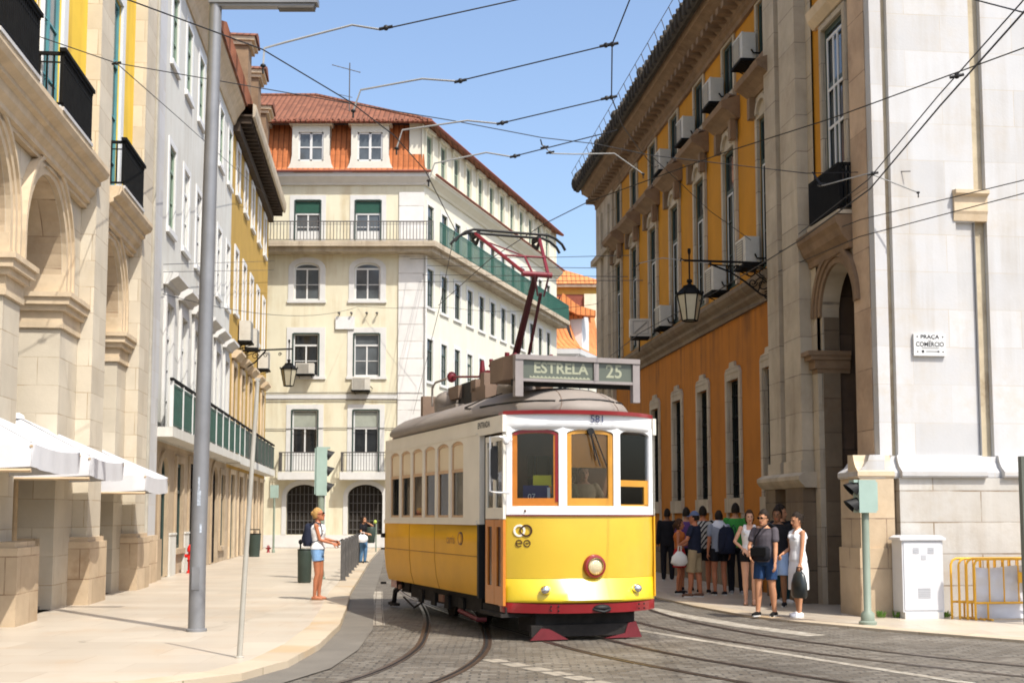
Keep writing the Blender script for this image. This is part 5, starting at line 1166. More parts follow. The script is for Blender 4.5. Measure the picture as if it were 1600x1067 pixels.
# interior
mb = MB(); mb.box(ID, -3.1, 3.8, -1.05, 1.05, .56, .66); mb.box(ID, -3.1, 3.8, -1.05, 1.05, 2.90, 2.94); L(mb, 'floor', m_tint)
mb = MB(); 
for x in (2.68, -2.74): 
    mb.box(ID, x, x+.06, -1.1, -.4, .66, 2.9); mb.box(ID, x, x+.06, .4, 1.1, .66, 2.9); mb.box(ID, x, x+.06, -.4, .4, 2.5, 2.9)
L(mb, 'bulkhead', m_tint)
for x in (-2.2,-1.4,-.6,.2,1.0,1.8):
    for y in (-.68,.68):
        mb = MB(); mb.box(ID, x-.2, x+.2, y-.4, y+.4, 1.05, 1.12); mb.box(ID, x-.24, x-.18, y-.4, y+.4, 1.12, 1.6); mb.box(ID, x-.15, x+.15, y-.03, y+.03, .66, 1.05); L(mb, 'seat', m_tint)
mb = MB(); mb.box(ID, 3.7, 3.95, -.3, .25, .66, 1.45); mb.tube([(3.8,-.05,1.45),(3.8,-.05,1.62)], .03, 6); L(mb, 'controller', m_tblk)
mb = MB(); mb.box(ID, 3.86, 4.02, -.92, -.3, 1.66, 1.69); L(mb, 'dashboard', m_tint)
dbf = Frame((3.99,-.72,0), 68)
mb = MB(); mb.box(dbf, -.2, .16, .02, .03, 1.80, 2.03); rcx = L(mb, 'route_card', mat('card_blue', (.012,.02,.13), .6))
mb = MB(); text_mb(mb, '07', .11, dbf, -.08, .02, 1.87, .003); mb.box(dbf, .14, .18, .015, .019, 1.8, 2.0); L(mb, 'card_text', m_tw, rcx)
mb = MB(); mb.box(dbf, -.06, .2, .04, .05, 2.02, 2.17); L(mb, 'yellow_card', mat('card_yellow', (.70,.62,.03), .6), rcx); mb = MB(); mb.box(dbf, .0, .2, .033, .039, 1.92, 2.02); L(mb, 'orange_card', mat('card_orange', (.7,.22,.02), .6), rcx)
mb = MB(); mb.box(dbf, .3, .42, .12, .14, 2.15, 2.4); mb.tube([(.36,.15,1.7),(.36,.15,2.0)], .05, 8, dbf); L(mb, 'ticket_machine', m_tblind)
# ------------------------------------------------------------------ air conditioners
def air_con(F, u, d, z, wd, ht, dp, label, group, bracket=True):
    o = thing('air_conditioner', label, 'air conditioner', F.p(u, d, z), 0, group)
    mb = MB(); mb.box(F, u-wd/2, u+wd/2, d-dp, d, z-ht/2, z+ht/2)
    mb.box(F, u-wd/2-.008, u+wd/2+.008, d-dp-.008, d-dp+.03, z+ht/2-.05, z+ht/2+.008); mb.build('casing', m_acwhite, o)
    mb = MB(); cy = F.p(u-wd*.12, d-dp-.012, z)
    fr = MB()
    for k in range(9): fr.box(F, u-wd*.42, u+wd*.2, d-dp-.012, d-dp-.001, z-ht*.4+k*ht*.1, z-ht*.4+k*ht*.1+.012)
    fr.box(F, u-wd*.44, u-wd*.42, d-dp-.013, d-dp-.001, z-ht*.42, z+ht*.42); fr.box(F, u+wd*.2, u+wd*.22, d-dp-.013, d-dp-.001, z-ht*.42, z+ht*.42)
    fr.build('grille', m_acgrey, o)
    mb = MB(); mb.box(F, u-wd*.55, u+wd*.5, d-dp-.04, d+.25, z-ht/2-.06, z-ht/2-.004)
    for s in (-.35,.35): mb.tube([(u+wd*s, d-dp, z-ht/2-.05),(u+wd*s, d+.25, z-ht/2-.3)], .014, 4, F)
    mb.tube([(u+wd*.5,d-.1,z-.1),(u+wd*.62,d-.08,z-.2),(u+wd*.62,d+.2,z-.2)], .02, 5, F); mb.build('bracket', m_black, o)
    return o
gR = 'air conditioners on the ochre facade'
for u, z, lab in ((19.2,11.5,'grey air conditioner by the attic window nearest the stone pilasters'),(16.65,11.4,'grey air conditioner by the second attic window from the stone pilasters'),(14.0,11.32,'grey air conditioner by the third attic window from the stone pilasters'),(11.4,11.23,'grey air conditioner by the fourth attic window, above the wall lantern'),
                  (19.2,7.1,'grey air conditioner at the foot of the tall window nearest the stone pilasters'),(16.65,6.98,'grey air conditioner right behind the wall lantern bracket'),(11.25,6.95,'cream air conditioner just left of the wall lantern glass')):
    air_con(FR, u-.45, -.08, z+.05, .72, .56, .3, lab, gR)
o = thing('air_conditioner', 'square white fan unit with a diagonal line facing the street end', 'air conditioner', FR.p(9.2,-.3,6.9), 0, gR)
ff = Frame(FR.p(9.4,-.55,0), 0)
mb = MB(); mb.box(ff, -.3, .3, 0, .35, 6.68, 7.18); mb.build('casing', m_acwhite, o)
mb = MB(); 
for q in ((-.22,.22,6.74,6.755),(-.22,.22,7.1,7.115),(-.22,-.205,6.755,7.1),(.205,.22,6.755,7.1)): mb.box(ff, q[0], q[1], -.01, -.001, q[2], q[3])
mb.prism(ff, [(-.19,6.78),(-.16,6.76),(.19,7.06),(.16,7.09)], -.012, -.002); mb.build('grille', m_acgrey, o)
mb = MB(); mb.box(ff, -.25, .25, .0, .5, 6.62, 6.675); mb.tube([(0,.3,6.63),(.0,.45,6.3)], .02, 5, ff); mb.build('bracket', m_black, o)
for u, z, lab in ((30.0,8.5,'white air conditioner above the cornices, left one on the mustard house'),(32.4,8.55,'white air conditioner above the cornices, middle one on the mustard house'),(37.4,8.3,'white air conditioner at the far end of the mustard house')):
    air_con(FL, u, .2, z, 1.0, .75, .42, lab, 'air conditioners on the mustard house')
air_con(FC, -5.7, -.02, 8.72, .85, .5, .4, 'dark fronted air conditioner on the sill beside the street lantern', 'air conditioners on the corner building')
air_con(FC, -2.98, -.02, 7.98, .85, .6, .4, 'cream air conditioner on the wall under the right hand window', 'air conditioners on the corner building')
# ------------------------------------------------------------------ street name plate
sp = thing('street_sign', 'white PRACA DO COMERCIO street name plate on the white wall', 'street sign', FW.p(1.0,-.18,4.4))
sp['label'] = 'white street name plate reading PRAÇA DO COMERCIO on the white wall'
k = .965; u0, u1 = .62, 1.16; z0, z1 = 4.19, 4.55
mb = MB(); mb.box(FW, u0, u1, -.215, -.161, z0, z1); mb.build('plate', m_whitepaint, sp)
mb = MB(); cu = (u0+u1)/2; D = -.216
text_mb(mb, 'PRAÇA', .088, FW, cu, D, 4.497, .002, bold=.002, sx=1.15); text_mb(mb, 'DO', .035, FW, cu, D, 4.435, .002)
text_mb(mb, 'COMERCIO', .105, FW, cu, D, 4.375, .002, bold=.002, sx=.88)
mb.box(FW, u0+.13, u1-.12, D-.002, D, 4.307, 4.312); mb.box(FW, u0+.13, u1-.12, D-.002, D, 4.325, 4.328)
mb.box(FW, u0+.2, u1-.13, D-.002, D, 4.255, 4.266); mb.prism(FW, [(u1-.14,4.24),(u1-.1,4.26),(u1-.14,4.281)], D-.002, D); mb.box(FW, u0+.13, u0+.17, D-.002, D, 4.24, 4.28)
for uu in (u0+.06,u1-.05):
    for zz in (4.5,4.255): mb.prism(FW, [(uu-.016,zz),(uu,zz-.016),(uu+.016,zz),(uu,zz+.016)], D-.002, D)
mb.build('lettering', m_letter, sp)
# ------------------------------------------------------------------ lanterns on brackets
def lantern_head(root, c, s=1.):
    x, y, z = c   # top of the lamp, hanging down
    mb = MB(); mb.tube([(x,y,z+.55*s),(x,y,z)], .018*s, 6); mb.lathe([(.0,.0),(.05*s,-.01*s),(.06*s,-.06*s),(.03*s,-.09*s),(.06*s,-.12*s),(.13*s,-.14*s),(.13*s,-.17*s)], (x,y,z), 8)
    mb.lathe([(.0,.63*s),(.03*s,.62*s),(.035*s,.56*s),(.02*s,.5*s)], (x,y,z), 8)
    zt = z-.32*s; rt, rb = .25*s, .15*s; zb = z-.85*s
    for k in range(6):
        a = math.pi/3*k; b = a+math.pi/3
        P = lambda r, t, zz: Vector((x+r*math.cos(t), y+r*math.sin(t), zz))
        mb.tube([P(rt,a,zt), P(rb,a,zb)], .013*s, 4); mb.tube([P(rt,a,zt), P(rt,b,zt)], .02*s, 4); mb.tube([P(rb,a,zb), P(rb,b,zb)], .014*s, 4)
        mb.face([P(rt*1.08,a,zt), P(rt*1.08,b,zt), P(.10*s,b,z-.15*s), P(.10*s,a,z-.15*s)]); mb.tube([P(rt*1.08,a,zt), P(.1*s,a,z-.15*s)], .012*s, 4)
        mb.ell(P(rt*1.08,a,zt+.04*s), (.02*s,.02*s,.04*s), 6, 4)
    fr_ = mb.build('lamp_frame', m_black, root)
    mb = MB()
    mb.ring_tube([[Vector((x+r*math.cos(math.pi/3*k), y+r*math.sin(math.pi/3*k), zz)) for k in range(6)] for r, zz in ((rb*.97,zb+.01),(rt*.97,zt-.01))], True, False); mb.build('lamp_glass', m_lantern, fr_)
ln = thing('wall_lantern', 'black six sided lantern on an ornate iron bracket against the ochre facade', 'lantern', (5.15,25.5,6.2), 0, 'wall lanterns')
bw = 5.26; Yb = 25.5; FBk = Frame((bw, Yb, 0), 180)   # u runs out from the wall to the left
mb = MB(); mb.tube([(0,0,5.75),(0,0,6.78)], .03, 6, FBk); mb.ell(FBk.p(0,0,5.74), (.05,.05,.05)); mb.tube([(0,0,6.68),(1.78,0,6.74)], .024, 6, FBk); mb.tube([(0,0,6.56),(1.3,0,6.66)], .014, 6, FBk)
mb.tube([(0,0,5.95),(.25,0,6.05),(.55,0,6.3),(.85,0,6.5),(1.25,0,6.66)], .02, 6, FBk)
def scroll(cu, cz, r, t0, turns=1.4):
    mb.tube([(cu+r*(1-k/22)*math.cos(t0+k/16*turns*2*math.pi), 0, cz+r*(1-k/22)*math.sin(t0+k/16*turns*2*math.pi)) for k in range(17)], .012, 4, FBk)
for q in ((.2,6.25,.16,0),(.2,6.5,.1,2),(.45,6.5,.12,1),(.7,6.57,.08,0),(.4,6.28,.09,3),(.12,6.02,.09,1),(.9,6.6,.06,2)): scroll(*q)
mb.tube([(.0,0,6.2),(.5,0,6.6)], .012, 4, FBk); mb.tube([(.3,0,6.1),(.1,0,6.6)], .012, 4, FBk)
mb.tube([(1.78,0,6.74),(1.84,0,6.78),(1.86,0,6.72)], .015, 5, FBk); mb.tube([(0,0,6.6),(-.14,0,6.6)], .025, 6, FBk); mb.tube([(0,0,5.9),(-.14,0,5.9)], .025, 6, FBk); mb.build('bracket', m_black, ln)
lantern_head(ln, (bw-1.68, Yb, 6.36), 1.0)
ln2 = thing('wall_lantern', 'black lantern on a thin iron bracket from the mustard house', 'lantern', (-10.3,49,8), 0, 'wall lanterns')
bx = FL.p(31.2,.25,0).x; Yl = FL.p(31.2,.25,0).y; FB2 = Frame((bx, Yl, 0), 0)
mb = MB(); mb.tube([(0,0,7.95),(1.95,0,8.02)], .035, 6, FB2); mb.tube([(0,0,7.2),(.5,0,7.5),(.9,0,7.95)], .03, 6, FB2); mb.tube([(0,0,7.1),(0,0,8.1)], .03, 6, FB2)
for c, r in ((.5,.14),(.9,.1),(1.45,.07)): mb.tube([(c+r*(1-k/20)*math.cos(k*.6),0,7.88-r+r*(1-k/20)*math.sin(k*.6)) for k in range(15)], .014, 4, FB2)
mb.build('bracket', m_black, ln2); lantern_head(ln2, (bx+1.8, Yl, 7.62), 1.22)
# ------------------------------------------------------------------ poles, signals, bins
lp_ = thing('lamp_post', 'tall grey steel lamp post with a long arm at the top of the picture', 'lamp post', (-4.19,17.2,.08))
mb = MB(); mb.tube([(0,0,0),(0,0,.9),(.02,0,2.6),(.05,0,6),(.08,0,8.85)], [.112,.108,.104,.095,.085], 16); mb.lathe([(.14,0),(.14,.03),(.115,.04)], (0,0,0), 16); mb.build('shaft', m_galv, lp_, local=True)
mb = MB(); mb.box(ID, .0, 1.5, -.1, .1, 8.58, 8.66); mb.box(ID, .02, 1.46, -.07, .07, 8.54, 8.58); mb.build('lamp_arm', m_galv, lp_, local=True)
mb = MB(); mb.box(ID, .95, 1.45, -.08, .08, 8.51, 8.539); 
mb.build('luminaire', m_iron_g, lp_, local=True)
mb = MB(); mb.box(ID, -.05, .05, -.115, -.10, .55, .85); mb.build('hatch', m_galv, lp_, local=True)
m_sticker = mat('torn_sticker', (.34,.38,.43), .6, .45, 22)
for a0, a1, z0, z1 in ((-98,-72,1.66,1.86),(-94,-80,1.86,2.04),(-76,-62,1.30,1.42)):
    n = 6; r = .109; mb = MB()
    for i in range(n):
        A, B = R(a0+(a1-a0)*i/n), R(a0+(a1-a0)*(i+1)/n); mb.face([Vector((.012+r*math.cos(t), r*math.sin(t), z)) for t, z in ((A,z0),(B,z0),(B,z1),(A,z1))])
    mb.build('torn_sticker', m_sticker, lp_, local=True)
tp = thing('thin_pole', 'thin leaning beige pole standing on the pale pavement in front', 'pole', (-2.94,14.0,.08))
mb = MB(); mb.tube([(0,0,0),(.06,0,1.3),(.145,0,3.02)], [.03,.027,.021], 10); mb.lathe([(.05,0),(.05,.012),(.03,.02)], (0,0,0), 10); mb.build('shaft', m_pole_t, tp, local=True); 
mb = MB(); mb.box(ID, .12, .17, -.02, .02, 3.0, 3.03); mb.build('cap', m_pole_t, tp, local=True)
def signal(loc, rz, z0, z1, n, label, pole_r, hood_from=0):
    o = thing('traffic_light', label, 'traffic light', loc, rz, 'traffic lights')
    mb = MB(); mb.lathe([(.13,0),(.13,.04),(.10,.06),(.10,.16),(pole_r,.2),(pole_r,z0+.1),(pole_r*.9,z1),(0,z1)], (0,0,0), 14); mb.build('post', m_signald, o, local=True)
    h = (z1-z0)/n; wd = .15
    mb = MB(); mb.box(ID, -.11, .11, -.13, .13, z0, z1); mb.box(ID, -.07, .07, .13, .17, z0+.03, z1-.03); mb.box(ID, -.09, .09, -.2, -.13, z1-.04, z1) ; hd = mb.build('signal_head', m_signalg, o, local=True)
    for k in range(n):
        zc = z0+h*(k+.5); mb = MB(); r = min(h*.44, .13)
        Nn = 14
        for i in range(Nn):
            A, B = R(-35+250*i/Nn), R(-35+250*(i+1)/Nn)
            q = lambda t, y, e=0: Vector((r*math.cos(t), y, zc+r*math.sin(t)+e))
            yy = lambda t: -.15-.17*(math.sin(t)+.6)/1.6
            mb.face([q(A,-.13),q(B,-.13),q(B,yy(B),-.05),q(A,yy(A),-.05)])
        mb.build('hood', m_tblk if k >= hood_from else m_tblk, hd, local=True)
        mb = MB(); mb.lathe([(r*.85,-.135),(r*.5,-.15),(0,-.155)], (0,0,zc), 12, axis='y'); mb.build('lens', mat('dark_lens', (.03,.02,.02), .2), hd, local=True)
    return o
# right: two lenses, facing left; left: three lenses, facing right and away
signal((5.18,18.85,.03), -82, 1.62, 2.10, 2, 'short green traffic light beside the white corner building', .055)
signal((-4.65,31.3,.08), 100, 2.02, 3.2, 3, 'tall pale green traffic light behind the woman in shorts', .085)
bn = thing('litter_bin', 'rounded dark green litter bin standing behind the woman with the phone', 'litter bin', (-4.76,29.6,.08), 0, 'litter bins')
mb = MB(); mb.loftz([(0,0,.0,.13,.12),(0,0,.03,.155,.14),(0,0,.70,.165,.15),(0,0,.74,.165,.15),(0,0,.78,.13,.12)], 18); mb.build('body', m_bin, bn, local=True)
mb = MB(); mb.loftz([(0,0,.745,.17,.155),(0,0,.765,.17,.155)], 18); mb.build('rim', m_black, bn, local=True)
mb = MB(); mb.ell((-.1,0,.93), (.05,.05,.06)); mb.tube([(-.1,0,.78),(-.1,0,.9)], .02, 6); mb.build('ashtray_knob', m_black, bn, local=True)
bn2 = thing('litter_bin', 'dark litter bin by the mustard house doors', 'litter bin', (-9.7,48.5,.08), 0, 'litter bins')
mb = MB(); mb.loftz([(0,0,0,.2,.18),(0,0,.78,.24,.21),(0,0,.84,.24,.21)], 16); mb.build('body', m_bin, bn2, local=True)
mb = MB(); mb.tube([(-.2,0,.84),(-.19,0,1.02),(.19,0,1.02),(.2,0,.84)], .025, 6); mb.loftz([(0,0,.841,.25,.22),(0,0,.87,.25,.22)], 16); mb.build('rim', m_black, bn2, local=True)
bn3 = thing('litter_bin', 'dark litter bin hung on a thin post near the rear of the tram', 'litter bin', (-5.95,55,.08), 0, 'litter bins')
mb = MB(); mb.tube([(.14,0,0),(.14,0,1.2)], .03, 8); mb.build('post', m_signald, bn3, local=True)
mb = MB(); mb.loftz([(-.08,0,.38,.13,.12),(-.08,0,.42,.17,.15),(-.08,0,1.0,.2,.17),(-.08,0,1.06,.16,.14)], 14); mb.build('body', m_bin, bn3, local=True)
mb = MB(); mb.ell((.1,0,1.28), (.07,.03,.08)); mb.build('small_sign', mat('lime_sign', (.45,.55,.1), .5), bn3, local=True)
hy = thing('fire_hydrant', 'red fire hydrant post at the foot of the white house', 'hydrant', (-8.62,34.6,.08))
mb = MB(); mb.lathe([(0,0),(.11,0),(.11,.05),(.08,.07),(.08,.30),(.1,.32),(.1,.36),(.075,.38),(.075,.56),(.11,.58),(.11,.64),(.09,.7),(.05,.76),(.0,.78)], (0,0,0), 14); mb.build('barrel', m_red, hy, local=True)
mb = MB(); mb.lathe([(0,-.16),(.05,-.16),(.05,.16),(0,.16)], (0,0,.46), 10, axis='x'); mb.lathe([(0,-.15),(.06,-.15),(.06,0)], (0,0,.42), 10, axis='y'); mb.build('outlet', m_red, hy, local=True)
ss = thing('small_sign_post', 'small pale green sign board on a thin post beside the arched gate', 'sign post', (-10.0,54,.08))
mb = MB(); mb.tube([(0,0,0),(0,0,2.3)], .045, 8); mb.lathe([(.07,0),(.07,.1),(.045,.14)], (0,0,0), 8); mb.build('post', m_signald, ss, local=True)
mb = MB(); mb.box(ID, -.17, .17, -.05, .05, 2.28, 2.82); mb.build('board', m_signalg, ss, local=True)
rv = thing('standpipe', 'small dull red standpipe at the foot of the sign post', 'standpipe', (-10.25,54.2,.08))
mb = MB(); mb.lathe([(0,0),(.12,0),(.08,.08),(.06,.3),(.1,.34),(.06,.42),(0,.44)], (0,0,0), 10); mb.build('barrel', m_tred, rv, local=True)
mb = MB(); mb.lathe([(0,-.15),(.05,-.15),(.05,.15),(0,.15)], (0,0,.25), 8, axis='x'); mb.build('outlet', m_tred, rv, local=True); rv.scale = (.7,.7,.7)
b0 = None
for i in range(7):
    t = i/6; x, y = -4.02+(-5.02+4.02)*t, 30.7+11.5*t
    lab = ['nearest','second nearest','third nearest','middle','third farthest','second farthest','farthest'][i]+' flat dark steel bollard in the row along the left kerb'
    if b0 is None:
        o = b0 = thing('bollard', lab, 'bollard', (x,y,.08), 5, 'steel bollards along the left kerb')
        mb = MB(); mb.prism(ID, [(-.055,0),(.055,0),(.055,.93),(.03,.97),(-.03,.97),(-.055,.93)], -.16, .16); mb.build('post', m_iron_g, o, local=True)
        mb = MB(); mb.box(ID, -.08, .08, -.19, .19, 0, .015); mb.build('foot_plate', m_iron_g, o, local=True)
    else: o = copy_tree(b0); o.location = (x, y, .08); o['label'] = lab
# ------------------------------------------------------------------ umbrellas
def umbrella(F0, w2, l2, ez, az, label, post=True):
    """F0 origin at the centre, u along the street, d away from it"""
    o = thing('parasol', label, 'parasol', tuple(F0.o)[:2]+(.08,), 0, 'white cafe parasols')
    c = [F0.p(-l2,-w2,ez), F0.p(l2,-w2,ez), F0.p(l2,w2,ez), F0.p(-l2,w2,ez)]; ap = F0.p(0,0,az)
    mb = MB(); N = 6
    for i in range(4):
        a, b = c[i], c[(i+1)%4]
        for j in range(N):
            for k in range(N):
                def P(s, t):
                    e = a.lerp(b, s); q = e.lerp(ap, t); sag = .14*math.sin(math.pi*s)*math.sin(math.pi*min(1, t*1.0))*(1-t) + .05*math.sin(math.pi*s)*(1-t)
                    return q-Vector((0,0,sag))
                q = [P(j/N,k/N),P((j+1)/N,k/N),P((j+1)/N,(k+1)/N),P(j/N,(k+1)/N)]; mb.face(q, None, True)
    cn = mb.build('canopy', m_canvas, o, weld=True)
    mb = MB()
    for i in range(4):
        a, b = c[i], c[(i+1)%4]; nn = 12
        for j in range(nn):
            def Q(s, dz):
                e = a.lerp(b, s)-Vector((0,0,.05*math.sin(math.pi*s)+dz)); nrm = (b-a).cross(Vector((0,0,1))).normalized(); return e+nrm*(.018*math.sin(s*23+i*2)*(dz/.3))
            mb.face([Q(j/nn,.30),Q((j+1)/nn,.30),Q((j+1)/nn,0),Q(j/nn,0)], None, True)
    mb.build('valance', m_canvas, cn, weld=True)
    mb = MB()
    for q in c: mb.tube([q+Vector((0,0,.004)), q.lerp(ap,.5)+Vector((0,0,.004)), ap+Vector((0,0,.01))], .009, 5)
    mb.lathe([(.12,-.03),(.10,.03),(.03,.07),(0,.07)], tuple(ap), 10); mb.build('seam_cap', m_canvas, cn)
    mb = MB(); mb.tube([F0.p(0,0,.08), F0.p(0,0,az+.05)], .05, 10); mb.build('pole', m_wood, o)
    mb = MB()
    for q in c: mb.tube([ap-Vector((0,0,.06)), q-Vector((0,0,.05))], .022, 5)
    for i in range(4): mb.tube([F0.p(0,0,az-.75), (c[i]+ap)/2-Vector((0,0,.1))], .018, 5)
    for i in range(4):
        if i == 3: mb.tube([c[i]-Vector((0,0,.36)), c[(i+1)%4]-Vector((0,0,.35))], .028, 6)
    mb.build('ribs', m_wood, o)
    mb = MB(); mb.box(F0, -.35, .35, -.35, .35, .08, .13); mb.build('base', m_iron_g, o); return o
ang = math.degrees(math.atan2(1,-.101))
for (y, lab) in ((17.2,'white square parasol cut off by the left edge of the picture'),(20.75,'white square parasol in front of the first stone pier'),(25.1,'white square parasol farthest along the arcade')):
    xr = (-6.15-.123*(y-17.2)) if y < 24 else -6.98
    f0 = Frame((xr-1.45, y, 0), ang); umbrella(f0, 1.45, 1.3 if y < 24 else 1.25, 2.52 if y < 24 else 2.38, 3.2 if y < 24 else 3.05, lab)
# ------------------------------------------------------------------ cabinet, barriers, panel
cb = thing('utility_cabinet', 'white roadside utility cabinet against the white plinth', 'cabinet', (6.33,20.12,.03), 6.3)
mb = MB(); mb.box(ID, -.33, .33, -.18, .2, .1, 1.2); mb.box(ID, -.30, -.295, -.183, -.181, .15, 1.17) if False else None
mb.build('body', m_cab, cb, local=True)
mb = MB(); mb.box(ID, -.37, .37, -.22, .22, 1.2, 1.24); mb.prism(ID, [(-.36,1.241),(.36,1.241),(.30,1.275),(-.30,1.275)], -.2, .2); mb.build('lid', m_cab, cb, local=True)
mb = MB(); mb.box(ID, -.31, .31, -.2, .21, .0, .1); mb.build('plinth', m_greyst, cb, local=True)
mb = MB(); mb.box(ID, -.305, .305, -.193, -.181, .13, 1.17); dr = mb.build('door', m_cab, cb, local=True)
mb = MB()
for (a, b, z0, z1, n) in ((-.16,-.06,1.0,1.1,4),(.08,.18,1.0,1.1,4),(-.09,.11,.32,.48,6)):
    for k in range(n): zz = z0+(z1-z0)*k/n; mb.box(ID, a, b, -.2, -.194, zz, zz+.008)
mb.box(ID, -.03, .05, -.197, -.1935, .9, .97); mb.build('louvres', mat('cabinet_louvre', (.40,.41,.43), .5), dr, local=True)
tr_ = None
bx0 = (6.78, 19.75)
def make_barrier(loc, lab):
    o = thing('crowd_barrier', lab, 'barrier', loc, 6.3, 'yellow crowd barriers stacked at the wall')
    mb = MB(); Lg, Ht = 2.1, .92; r = .019
    mb.tube([(0,0,.0),(0,0,Ht-.09),(.03,0,Ht-.03),(.09,0,Ht),(Lg-.09,0,Ht),(Lg-.03,0,Ht-.03),(Lg,0,Ht-.09),(Lg,0,.0)], r, 8); mb.tube([(0,0,.26),(Lg,0,.26)], r*.9, 8); mb.build('frame', m_barrier, o, local=True)
    mb = MB()
    for k in range(1, 9): mb.tube([(Lg*k/9,0,.26),(Lg*k/9,0,Ht)], r*.6, 6)
    mb.build('bars', m_barrier, o, local=True)
    mb = MB(); mb.box(ID, .70, 1.02, -.012, .012, .56, .72); pl = mb.build('name_plate', m_barrier, o, local=True)
    mb = MB(); mb.box(ID, .77, .95, -.014, -.0125, .60, .68); mb.build('plate_panel', mat('plate_cream', (.7,.62,.45), .6), pl, local=True)
    mb = MB(); mb.tube([(.2,-.14,.01),(.2,.14,.01)], r, 6); mb.tube([(Lg-.2,-.14,.01),(Lg-.2,.14,.01)], r, 6); mb.tube([(.2,0,.01),(.2,0,.26)], r*.8, 6); mb.tube([(Lg-.2,0,.01),(Lg-.2,0,.26)], r*.8, 6); mb.build('feet', m_barrier, o, local=True)
    return o
for i in range(4):
    lab = ['frontmost yellow barrier with the white sheet behind it','second yellow crowd barrier from the front of the stack','third yellow crowd barrier from the front of the stack','rearmost yellow crowd barrier nearest the wall'][i]
    loc = (7.03-.085*i, 19.62+.1*i, .03)
    if tr_ is None: tr_ = make_barrier(loc, lab); o = tr_
    else: o = copy_tree(tr_); o.location = loc; o['label'] = lab
tw_ = MB(); n = 30; m2 = 12; fb = frame_dir((7.06,19.64), 1, .11)
def TPn(i, j):
    u = .02+2.0*i/n; z = .05+.78*j/m2; return fb.p(u, .045+.018*math.sin(u*9+z*5)+.014*math.sin(u*21-z*14)+.012*math.sin(z*25+u*4), z-.02*math.sin(u*7)*(1 if j == m2 else 0))
for i in range(n):
    for j in range(m2): tw_.face([TPn(i,j),TPn(i+1,j),TPn(i+1,j+1),TPn(i,j+1)], None, True)
tag(tw_.build('tarpaulin', m_tarp, None, weld=True), 'crumpled white sheet hung behind the front yellow barrier', 'sheet')
ip = thing('information_panel', 'dark framed street panel at the right edge of the picture', 'panel', (7.94,18.95,.03), 6.3)
mb = MB(); mb.box(ID, -.45, -.37, -.05, .05, .0, 2.45); mb.box(ID, .37, .45, -.05, .05, .0, 2.45); mb.box(ID, -.37, .37, -.05, .05, 2.35, 2.45); mb.box(ID, -.37, .37, -.05, .05, .75, .85); mb.build('frame', m_olive, ip, local=True)
mb = MB(); mb.box(ID, -.37, .37, -.02, .02, .85, 2.35); mb.build('board', mat('panel_board', (.35,.36,.30), .3, .1, 3, spec=.5), ip, local=True)
# weeds
for i, (x, y, lab) in enumerate(((6.72,20.18,'bright green weed at the right foot of the white cabinet'),(5.98,20.25,'low weed at the left foot of the white cabinet'),(5.72,20.2,'small weed at the tan corner plinth'))):
    o = thing('weed', lab, 'weed', (x,y-.12,.03), 0, 'weeds along the white wall'); mb = MB(); rnd = random.Random(i)
    for k in range(26):
        a = rnd.uniform(0,6.28); l = rnd.uniform(.04,.15 if i == 0 else .1); r = rnd.uniform(.02,.11); hgt = rnd.uniform(.02,.13)
        p = Vector((r*.4*math.cos(a), r*.4*math.sin(a), .0)); q = Vector((r*math.cos(a), r*math.sin(a), hgt)); s_ = Vector((-math.sin(a), math.cos(a), 0))*.018
        mb.face([p, (p+q)/2+s_+Vector((0,0,.02)), q, (p+q)/2-s_+Vector((0,0,.02))])
    mb.build('leaves', m_weed, o, local=True)
# ------------------------------------------------------------------ overhead wires
def wire(pts, r, label, name='overhead_wire', group='overhead tram wires', sag=0., arm=None, ins=()):
    P = [Vector(p) for p in pts]; Q = []
    for a, b in zip(P, P[1:]):
        l = (b-a).length; n = max(1, int(l/1.5)) if sag else 1
        for k in range(n): t = k/n; Q.append(a.lerp(b, t)-Vector((0,0,sag*l*4*t*(1-t)*.05)))
    Q.append(P[-1])
    o = thing(name, label, 'wire', tuple(P[0]), 0, group)
    mb = MB(); mb.tube(Q, r*.82, 5); mb.build('cable', m_wire, o)
    if arm:
        A = [Vector(p) for p in arm]; mb = MB(); mb.tube(A, .011, 6); mb.build('pull_off_arm', m_arm, o)
        mb = MB(); mb.tube([A[-1]+Vector((0,0,.0)), A[-1]+Vector((0,0,-.08))], .011, 5); mb.ell(A[-1], (.03,.03,.02)); mb.build('clamp', m_wire, o)
    for q in ins:
        mb = MB(); mb.ell(q, (.03,.03,.03), 8, 6); d = Vector((.07,0,.015)); mb.tube([Vector(q)-d, Vector(q)+d], .017, 6); mb.build('insulator', m_wire, o)
    return o
CWZ = lambda pts, s: [tuple(Vector((0,0,1.6))+(Vector(p)-Vector((0,0,1.6)))*s) for p in pts]
wire(CWZ([(-5.4,8.6,6.2),(-4.3,9.9,6.2),(-3.44,11.09,6.2),(-2.47,12.32,6.2),(-1.81,13.92,6.2),(-1.43,15.2,6.2),(-1.16,16.79,6.2),(-.92,20.33,6.2),(-1.6,28,6.2),(-4.5,58,6.2)], .97), .0085, 'contact wire curving from the upper left down to the tram collector')
wire(CWZ([(8.3,7,6.15),(5.0,12.14,6.15),(3.68,14.36,6.15),(2.68,15.74,6.15),(1.1,18.31,6.15),(.5,19.71,6.15),(-.4,22.5,6.15),(-1.6,27.5,6.15)], .9736), .0085, 'contact wire from the upper right edge to the tram collector')
c3 = [(4.2,8.,5.9),(4.39,10.64,5.9),(4.51,13.14,5.9),(4.73,16.58,5.9),(4.51,19.73,5.9),(3.94,24.31,5.9),(3.02,29.93,5.9),(2.2,40,5.9)]
wire(c3, .012, 'steep contact wire crossing the white pavilion, lower of the pair')
